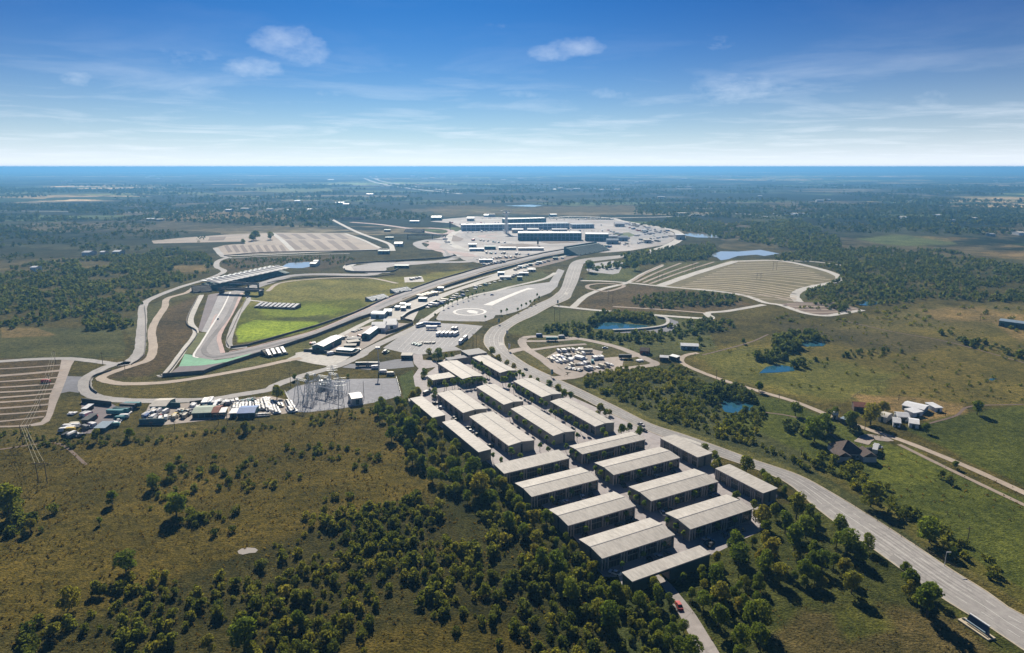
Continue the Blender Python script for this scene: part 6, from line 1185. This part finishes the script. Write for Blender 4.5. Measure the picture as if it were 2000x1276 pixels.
vehicle(at(708, 716), .1, 'trailer', 'black', 'black lorry on the dark gravel pad, left one'); vehicle(at(728, 716), .0, 'trailer', 'grey', 'dark lorry on the dark gravel pad, right one'); vehicle(at(733, 720), .2, 'van', 'white', 'white topped van beside the dark lorries'); vehicle(at(749, 729), 0, 'van', 'white', 'white van on the verge by the substation'); vehicle(at(763, 733), 0, 'van', 'beige', 'cream van on the verge by the substation')
# crowded yard car rows
YD = 'the crowded yard'
rk = 0
for x0, y0, x1, y1, n in [(1240, 165, 1300, 160, 4), (1250, 215, 1255, 175, 7), (1280, 215, 1290, 165, 8), (1310, 213, 1325, 160, 9), (1345, 212, 1352, 158, 9), (1380, 212, 1385, 155, 9), (1420, 210, 1420, 150, 9), (1490, 225, 1475, 140, 11), (1515, 225, 1500, 130, 12), (1560, 225, 1530, 120, 13), (1600, 215, 1560, 105, 14), (1625, 235, 1580, 100, 16), (1655, 245, 1605, 120, 15), (1690, 258, 1640, 130, 15), (1725, 190, 1700, 150, 5), (1865, 238, 1800, 130, 14), (1845, 245, 1815, 200, 5)]:
    rk += 1; row(p8(x0, y0), p8(x1, y1), n, ['car'], ['white', 'white', 'silver', 'beige', 'white'], YD, nth(rk)+' column', .15, aim=.05)
row(p8(1140, 160), p8(1300, 135), 10, ['car', 'van'], WH, YD, 'row along the back wall', .5); row(p8(1310, 140), p8(1460, 105), 12, ['car'], ['black', 'teal', 'silver', 'white'], YD, 'dark row at the back', .5)
row(p8(1470, 280), p8(1610, 272), 9, ['car'], WH, YD, 'front edge row', .3)
row(p8(330, 300), p8(470, 300), 9, ['car', 'van'], WH+['red', 'blue', 'yellow'], YD, 'jumbled front left row', 1.8); row(p8(380, 240), p8(560, 245), 10, ['car', 'van'], WH+['black', 'teal'], YD, 'row under the striped shed', 1.4); row(p8(340, 275), p8(560, 275), 10, ['car', 'van'], WH+['black', 'yellow', 'red'], YD, 'jumbled middle left row', 2)
row(p8(460, 320), p8(640, 300), 8, ['car', 'van'], WH+['beige', 'red', 'green'], YD, 'jumbled front row', 1.8); row(p8(640, 230), p8(860, 250), 9, ['van', 'car', 'caravan'], ['white', 'teal', 'green', 'silver', 'beige'], YD, 'jumbled centre row', 2.4); row(p8(660, 280), p8(800, 280), 6, ['van', 'car'], ['yellow', 'green', 'black', 'beige'], YD, 'machinery row', 2)
row(p8(810, 190), p8(1130, 180), 15, ['van', 'car'], WH+['teal', 'black'], YD, 'row behind the workshops', 1.4); row(p8(950, 165), p8(1130, 150), 8, ['trailer', 'caravan'], WH, YD, 'trailer line', 1)
row(p8(1030, 250), p8(1160, 240), 5, ['van', 'car'], ['red', 'yellow', 'white', 'red'], YD, 'workshop side row', 1.5)
BY = 'the brown gravel yard'
row(pL(935, 1000), pL(1000, 1010), 4, ['car', 'van'], WH, BY, 'left upper group', 1.2); row(pL(950, 1150), pL(1035, 1120), 6, ['car', 'van'], WH+['black', 'red'], BY, 'left lower group', 1.4); row(pL(1280, 1130), pL(1460, 930), 15, ['car', 'car', 'van'], ['white', 'teal', 'black', 'black', 'silver'], BY, 'slanting right row', 1.6); row(pL(1310, 1000), pL(1500, 900), 9, ['trailer', 'car'], ['black', 'teal', 'black'], BY, 'dark top row', 1.2)
vehicle(at(*pL(1050, 1030)), .6, 'van', 'red', 'red tractor unit in the brown gravel yard')
row(pL(745, 1190), pL(830, 1110), 9, ['car', 'van'], WH+['red', 'yellow'], 'the scrap patch', 'upper heap', 2.4); row(pL(785, 1230), pL(890, 1240), 7, ['car', 'van'], WH+['black'], 'the scrap patch', 'lower heap', 1.6); row(pL(785, 985), pL(860, 985), 3, ['car'], ['white', 'silver'], 'the grass strip', 'small trio', .4)
TY = 'the white shed yard'
row(p7(500, 760), p7(690, 710), 8, ['car', 'van'], ['black', 'white', 'red', 'blue'], TY, 'large warehouse row', 1.4); row(p7(750, 735), p7(890, 700), 8, ['car', 'van'], ['black', 'teal', 'red', 'white'], TY, 'far warehouse row', 1.4); row(p7(770, 640), p7(900, 595), 4, ['car'], ['black', 'grey'], TY, 'back track line', .3); row(p7(185, 800), p7(260, 795), 4, ['car'], ['red', 'black', 'white'], TY, 'far left group', .5); row(p7(800, 915), p7(880, 880), 5, ['car', 'van'], WH, TY, 'corner group', 1)
vehicle(at(*p7(470, 950)), .5, 'van', 'white', 'white box van on the pale apron'); row(p7(1200, 920), p7(1280, 925), 4, ['car', 'van'], ['black', 'green', 'grey'], 'the ticket office', 'group beside the island', 1)
# far circuit car parks
FC = 'the far circuit car park'
for k, (a, b, n) in enumerate([((1215, 436), (1300, 458), 16), ((1228, 436), (1312, 458), 16), ((1240, 462), (1306, 452), 12), ((1250, 470), (1318, 462), 12), ((1070, 430), (1200, 430), 18), ((1070, 426), (1200, 427), 18), ((940, 427), (985, 427), 8), ((1150, 462), (1215, 458), 12), ((1180, 470), (1230, 482), 8), ((1110, 452), (1180, 452), 10), ((945, 518), (990, 512), 10), ((930, 508), (1010, 503), 12)]):
    row(a, b, n, ['van', 'car', 'trailer', 'caravan'], WH+['black', 'blue'], FC, nth(k+1)+' line', 3)
for k, (a, b, n) in enumerate([((900, 455), (985, 452), 9), ((1000, 462), (1110, 461), 12), ((915, 470), (1000, 476), 10), ((1020, 452), (1110, 450), 10), ((860, 462), (880, 480), 6), ((1140, 478), (1200, 484), 9), ((1190, 450), (1230, 470), 9), ((945, 495), (1040, 498), 12), ((1230, 445), (1290, 466), 12), ((905, 437), (975, 436), 10), ((1070, 440), (1180, 441), 14), ((1225, 478), (1290, 472), 9), ((870, 433), (900, 440), 5)]):
    row(a, b, n, ['van', 'trailer', 'caravan', 'car'], WH+['black', 'blue', 'teal', 'red'], 'the circuit paddock', nth(k+1)+' line', 5)
row((800, 548), (822, 544), 4, ['van'], WH, 'the square pale pad', 'only row', .8); row((835, 602), (905, 578), 14, ['car', 'van', 'trailer'], WH+['black', 'blue'], 'the strip below the straight', 'near row', 2); row((880, 580), (1030, 532), 18, ['car', 'van', 'car', 'caravan'], WH+['black', 'teal'], 'the strip below the straight', 'middle row', 2.5); row((1000, 530), (1100, 505), 12, ['van', 'car', 'caravan'], WH+['teal'], 'the strip below the straight', 'far row', 2.5)
row(p7(1700, 160), p7(1950, 100), 8, ['trailer'], ['beige', 'red', 'beige'], 'the timber yard', 'stack row', 1.4)
CARQ.sort(key=lambda q: q[0]); far_cars = {}
for d_, p, a, col, lb, gr in CARQ[:225]: vehicle(p, a, 'car', col, lb, group=gr, wheels=False, now=True)
cols_ = sorted(PAINT); mb = MB()
for d_, p, a, col, lb, gr in CARQ[225:]:
    src = car_body(); ca, sa = math.cos(a), math.sin(a); mb.add([(x*ca-y*sa+p[0], x*sa+y*ca+p[1], z+.12) for x, y, z in src.v], src.f, cols_.index(col))
if mb.v: o = mb.build('parked_cars', [PAINT[c] for c in cols_]); tag(o, 'remaining tiny parked cars of the far yards and car parks', 'cars', kind='stuff')
# ------------------------------------------------------------------ poles, pylons, wires
def pole(x, y, yt, label, kind='pole', r=.18, arm=2.4):
    p = P(x, y); h = hpx(x, y, yt); t = empty('utility_pole' if kind != 'lamp' else 'lamp_post', p, 0, label, 'utility pole' if kind != 'lamp' else 'lamp post')
    MB().tube((0, 0, 0), (0, 0, h), r, r*.6, 7).build('post', M_WOOD if kind == 'pole' else M_STEEL, t)
    if kind == 'pole': MB().box(-arm/2, arm/2, -.08, .08, h-1, h-.8).build('crossarm', M_WOOD, t)
    elif kind == 'mast': MB().box(-1.6, 1.6, -.5, .5, h-1.6, h).build('light_head', M_STEEL, t)
    else: MB().box(0, 1.6, -.15, .15, h-.15, h).build('lamp_head', M_STEEL, t)
    return p, h
def hframe(x, y, yt, sep, label):
    p = P(x, y); h = hpx(x, y, yt); t = empty('utility_pole', p, 0, label, 'utility pole')
    for s in (-1, 1): MB().tube((s*sep/2, 0, 0), (s*sep/2, 0, h), .2, .14, 7).build('post', M_WOOD, t)
    MB().box(-sep, sep, -.12, .12, h-1.3, h-1.05).build('crossarm', M_WOOD, t)
    br = MB(); br.tube((-sep/2, 0, h*.9), (sep/2, 0, h*.72), .08); br.tube((sep/2, 0, h*.9), (-sep/2, 0, h*.72), .08); br.build('cross_brace', M_WOOD, t); return p, h
pole(740, 728, 678, 'very tall light mast between the bus car park and substation', 'mast', .45)
l1 = [hframe(84, 944, 899, 4, 'timber twin pole standing alone in the brown field'), hframe(52, 868, 830, 4, 'timber twin pole at the corner of the grass car park'), pole(79, 797, 776, 'timber pole in the lower rows of the grass car park'), pole(97, 752, 731, 'timber pole beside the red van'), pole(109, 712, 684, 'timber pole at the top of the grass car park')]
for x, y, yt, lb in [(296.5, 840, 823, 'timber pole in front of the dark teal yard wall'), (341.5, 840, 821, 'timber pole second from the left before the crowded yard'), (244, 722, 702, 'timber pole beside the perimeter road junction'), (201, 712, 688, 'timber pole behind the small teal kiosk'), (1521, 785, 768, 'timber pole left of the dirt lane'), (1689, 840, 818, 'timber pole near the rounded farm shed'), (1399, 740, 722, 'timber pole on the bend of the dirt lane'), (1565, 888, 873, 'timber pole above the roadside scrub'), (1709.5, 968, 938, 'timber pole in the pasture by the roadside bushes'), (1889, 1062, 1027, 'timber pole behind the pale roadside bush'), (924, 681, 651, 'tall timber pole, left of two behind the lounge'), (930.5, 681, 652, 'tall timber pole, right of two behind the lounge'), (568, 755, 728, 'timber pole at the back left of the substation'), (711, 778, 744, 'bare steel pole in the middle of the substation yard'), (1295, 700, 681, 'timber pole between cabin and bungalow'), (1846, 812, 800, 'timber pole above the big barn'), (1755, 782, 770, 'timber pole behind the mown field'), (1914, 627, 612, 'timber pole by the long dark metal shed')]: pole(x, y, yt, lb, arm=2.2 if 'bare' not in lb else .4)
for x, y, yt, lb in [(435.5, 829, 806, 'timber twin pole beside the red roofed workshop'), (1289, 548, 532, 'far twin pole by the slanting rows'), (1355, 530, 514, 'far twin pole on the small grass car park'), (1513, 528, 510, 'far twin pole in the ribbed car park'), (1192, 592, 568, 'twin pole above the gravel road beside the oval thicket'), (1088, 628, 600, 'twin pole in the grass right of the main road'), (1482, 546, 533, 'short twin pole in the ribbed car park')]: hframe(x, y, yt, 5, lb)
for x, y, yt, lb in [(1844.5, 1106, 1077, 'slim lamp post on the grass verge of the main road'), (1131, 549, 541, 'far lamp post at the small pale car park')]: pole(x, y, yt, lb, 'lamp', .12)
for i, (x, y, yt) in enumerate([(989, 656, 645), (993, 686, 671), (973, 634, 622), (1088, 596, 586), (1076, 737, 721), (1135, 550, 543)]):
    p = P(x, y); h = hpx(x, y, yt); t = empty('banner_pole', p, 0, '%s roadside banner pole, %s from the front' % (['white topped', 'white topped', 'dark', 'dark', 'teal topped', 'far'][i], nth([3, 2, 4, 5, 1, 6][i])), 'banner pole', 'banner poles along the main road')
    MB().tube((0, 0, 0), (0, 0, h), .15).build('post', M_STEEL, t); MB().box(.1, 1.5, -.05, .05, h*.35, h*.95).build('banner', M_WHITE if i in (0, 1) else M_TEAL, t)
for i in range(len(l1)-1):
    (p, h), (q, k) = l1[i], l1[i+1]; wz = MB()
    for s in (-2.2, 0, 2.2):
        a = p+Vector((s, 0, h-1)); b = q+Vector((s*.5, 0, k-.9)); pr = a
        for j in range(1, 9): t_ = j/8; c = a.lerp(b, t_)-Vector((0, 0, 6*t_*(1-t_)*((b-a).length/150))); wz.tube(pr, c, .05, n=4); pr = c
    o = wz.build('power_line', M_WIRE); tag(o, 'sunlit power cables, %s span from the front' % nth(i+1), 'power line', 'spans of sunlit power cable')
# substation gantries and apparatus
def gantry(label, a, b, h, w_=2.0):
    A, B = P(*a), P(*b); d = B-A; t = empty('lattice_gantry', (A+B)/2, math.atan2(d.y, d.x), label, 'gantry', 'steel gantries of the substation'); hx = d.length/2
    for s in (-1, 1):
        m = MB(); n = 7
        for (u, v) in ((-1, -1), (1, -1), (1, 1), (-1, 1)): m.tube((s*hx+u*w_, v*w_, 0), (s*hx+u*.35, v*.35, h), .16, .1, 4)
        for i in range(n):
            f = 1-i/n; g_ = 1-(i+1)/n; r0 = .35+(w_-.35)*f; r1 = .35+(w_-.35)*g_; z0 = h*i/n; z1 = h*(i+1)/n
            for (u, v), (u2, v2) in (((-1, -1), (1, -1)), ((1, -1), (1, 1)), ((1, 1), (-1, 1)), ((-1, 1), (-1, -1))): m.tube((s*hx+u*r0, v*r0, z0), (s*hx+u2*r1, v2*r1, z1), .07, n=4)
        m.build('lattice_leg', M_STEEL, t)
    m = MB()
    for v in (-.4, .4):
        for z in (h-1, h): m.tube((-hx, v, z), (hx, v, z), .1, n=4)
    for i in range(10): m.tube((-hx+2*hx*i/10, .4, h-1), (-hx+2*hx*(i+1)/10, -.4, h), .07, n=4)
    m.build('crossbeam', M_STEEL, t)
S_ = lambda x, y: cS((x, y))[0]
gantry('tall lattice gantry at the left of the substation', S_(290, 560), S_(410, 590), 15, 2.2); gantry('tall lattice gantry behind the left one', S_(420, 480), S_(520, 500), 15, 2); gantry('lattice gantry in the middle of the substation', S_(560, 430), S_(680, 450), 11, 1.5); gantry('lattice gantry right of the transformers', S_(700, 400), S_(800, 415), 11, 1.5)
for x, y, yt, lb in [(845, 640, 235, 'tall lattice tower right of the gantries'), (735, 330, 90, 'tall thin lattice tower behind the transformers')]:
    a = S_(x, y); p = P(*a); h = hpx(a[0], a[1], S_(x, yt)[1]); t = empty('lattice_tower', p, .3, lb, 'pylon'); m = MB()
    for (u, v) in ((-1, -1), (1, -1), (1, 1), (-1, 1)): m.tube((u*1.8, v*1.8, 0), (u*.4, v*.4, h), .14, .1, 4)
    for i in range(12):
        r0 = 1.8-1.4*i/12; r1 = 1.8-1.4*(i+1)/12
        for (u, v), (u2, v2) in (((-1, -1), (1, -1)), ((1, -1), (1, 1)), ((1, 1), (-1, 1)), ((-1, 1), (-1, -1))): m.tube((u*r0, v*r0, h*i/12), (u2*r1, v2*r1, h*(i+1)/12), .06, n=4)
    m.build('lattice_mast', M_STEEL, t); m = MB()
    for k in (.7, .82, .94): m.box(-3.5, 3.5, -.15, .15, h*k, h*k+.25)
    m.build('crossarm', M_STEEL, t)
bz = 0
for i in range(9):
    for j in range(4):
        x, y = S_(320+i*62+j*14, 660-j*62-(i % 2)*14-i*6); bz += 1
        if (i*62+j*14 > 420 and j == 0) or (i+j) % 2: continue
        t = empty('bus_support', P(x, y), .5, 'steel insulator post, %s in the %s line of the substation' % (nth(i+1), ['front', 'second', 'third', 'back'][j]), 'insulator post', 'insulator posts of the substation')
        MB().tube((0, 0, 0), (0, 0, 3.2), .14, n=5).build('post', M_STEEL, t); m = MB(); 
        for s in (-1, 0, 1): m.tube((s*.9, 0, 3.3), (s*.9, 0, 5), .13, .1, 6)
        m.box(-1.3, 1.3, -.12, .12, 3.1, 3.3); m.build('insulator', M_WHITE if (i+j) % 3 else M_BLUEROOF, t)
for k, (a, b, z) in enumerate([((440, 455), (890, 560), 6), ((660, 470), (870, 395), 6.5), ((690, 485), (905, 400), 6.5), ((720, 495), (935, 402), 6.5), ((750, 505), (965, 408), 6.5), ((430, 430), (520, 400), 6.5), ((440, 440), (540, 408), 6.5)]):
    A, B = P(*S_(*a)), P(*S_(*b)); d = B-A; t = empty('busbar', (A+B)/2, math.atan2(d.y, d.x), 'white busbar pipe on posts, %s of seven in the substation' % nth(k+1), 'busbar', 'white busbars of the substation'); hx = d.length/2
    MB().tube((-hx, 0, z), (hx, 0, z), .28).build('pipe', M_WHITE, t)
    for s in (-.9, 0, .9): MB().tube((hx*s, 0, 0), (hx*s, 0, z-.2), .15, n=5).build('post', M_STEEL, t)
for k, (x, y) in enumerate([(600, 400), (640, 390), (610, 350), (660, 345)]):
    t = empty('transformer', P(*S_(x, y)), .4, 'boxy %s transformer, %s of four at the back of the substation' % (['blue grey', 'blue grey', 'white', 'white'][k], nth(k+1)), 'transformer', 'transformers'); MB().box(-2.6, 2.6, -1.6, 1.6, .3, 3.6).build('tank', M_BLUEROOF if k < 2 else M_WHITE, t)
    m = MB()
    for s in range(6): m.box(-2.4+s*.9, -2.1+s*.9, -2.3, -1.62, .5, 3.3)
    m.build('radiator', M_STEEL, t); m = MB()
    for s in (-1.4, 0, 1.4): m.tube((s, 0, 3.6), (s, 0, 5.2), .2, .12)
    m.build('bushing', M_WHITE, t)
# ------------------------------------------------------------------ haze
hz = MB().box(-60000, 60000, -3000, 95000, -1, H+6).build('haze', bpy.data.materials.new('haze'))
hm = hz.data.materials[0]; hm.use_nodes = True; hn = hm.node_tree; hn.nodes.clear()
ho = hn.nodes.new('ShaderNodeOutputMaterial'); hv = hn.nodes.new('ShaderNodeVolumePrincipled'); hn.links.new(hv.outputs[0], ho.inputs['Volume'])
hv.inputs['Color'].default_value = (.17, .48, .88, 1); hv.inputs['Density'].default_value = 1.35e-4; hv.inputs['Anisotropy'].default_value = .3
tag(hz, 'blue haze thickening over the far plain', 'haze', kind='stuff')
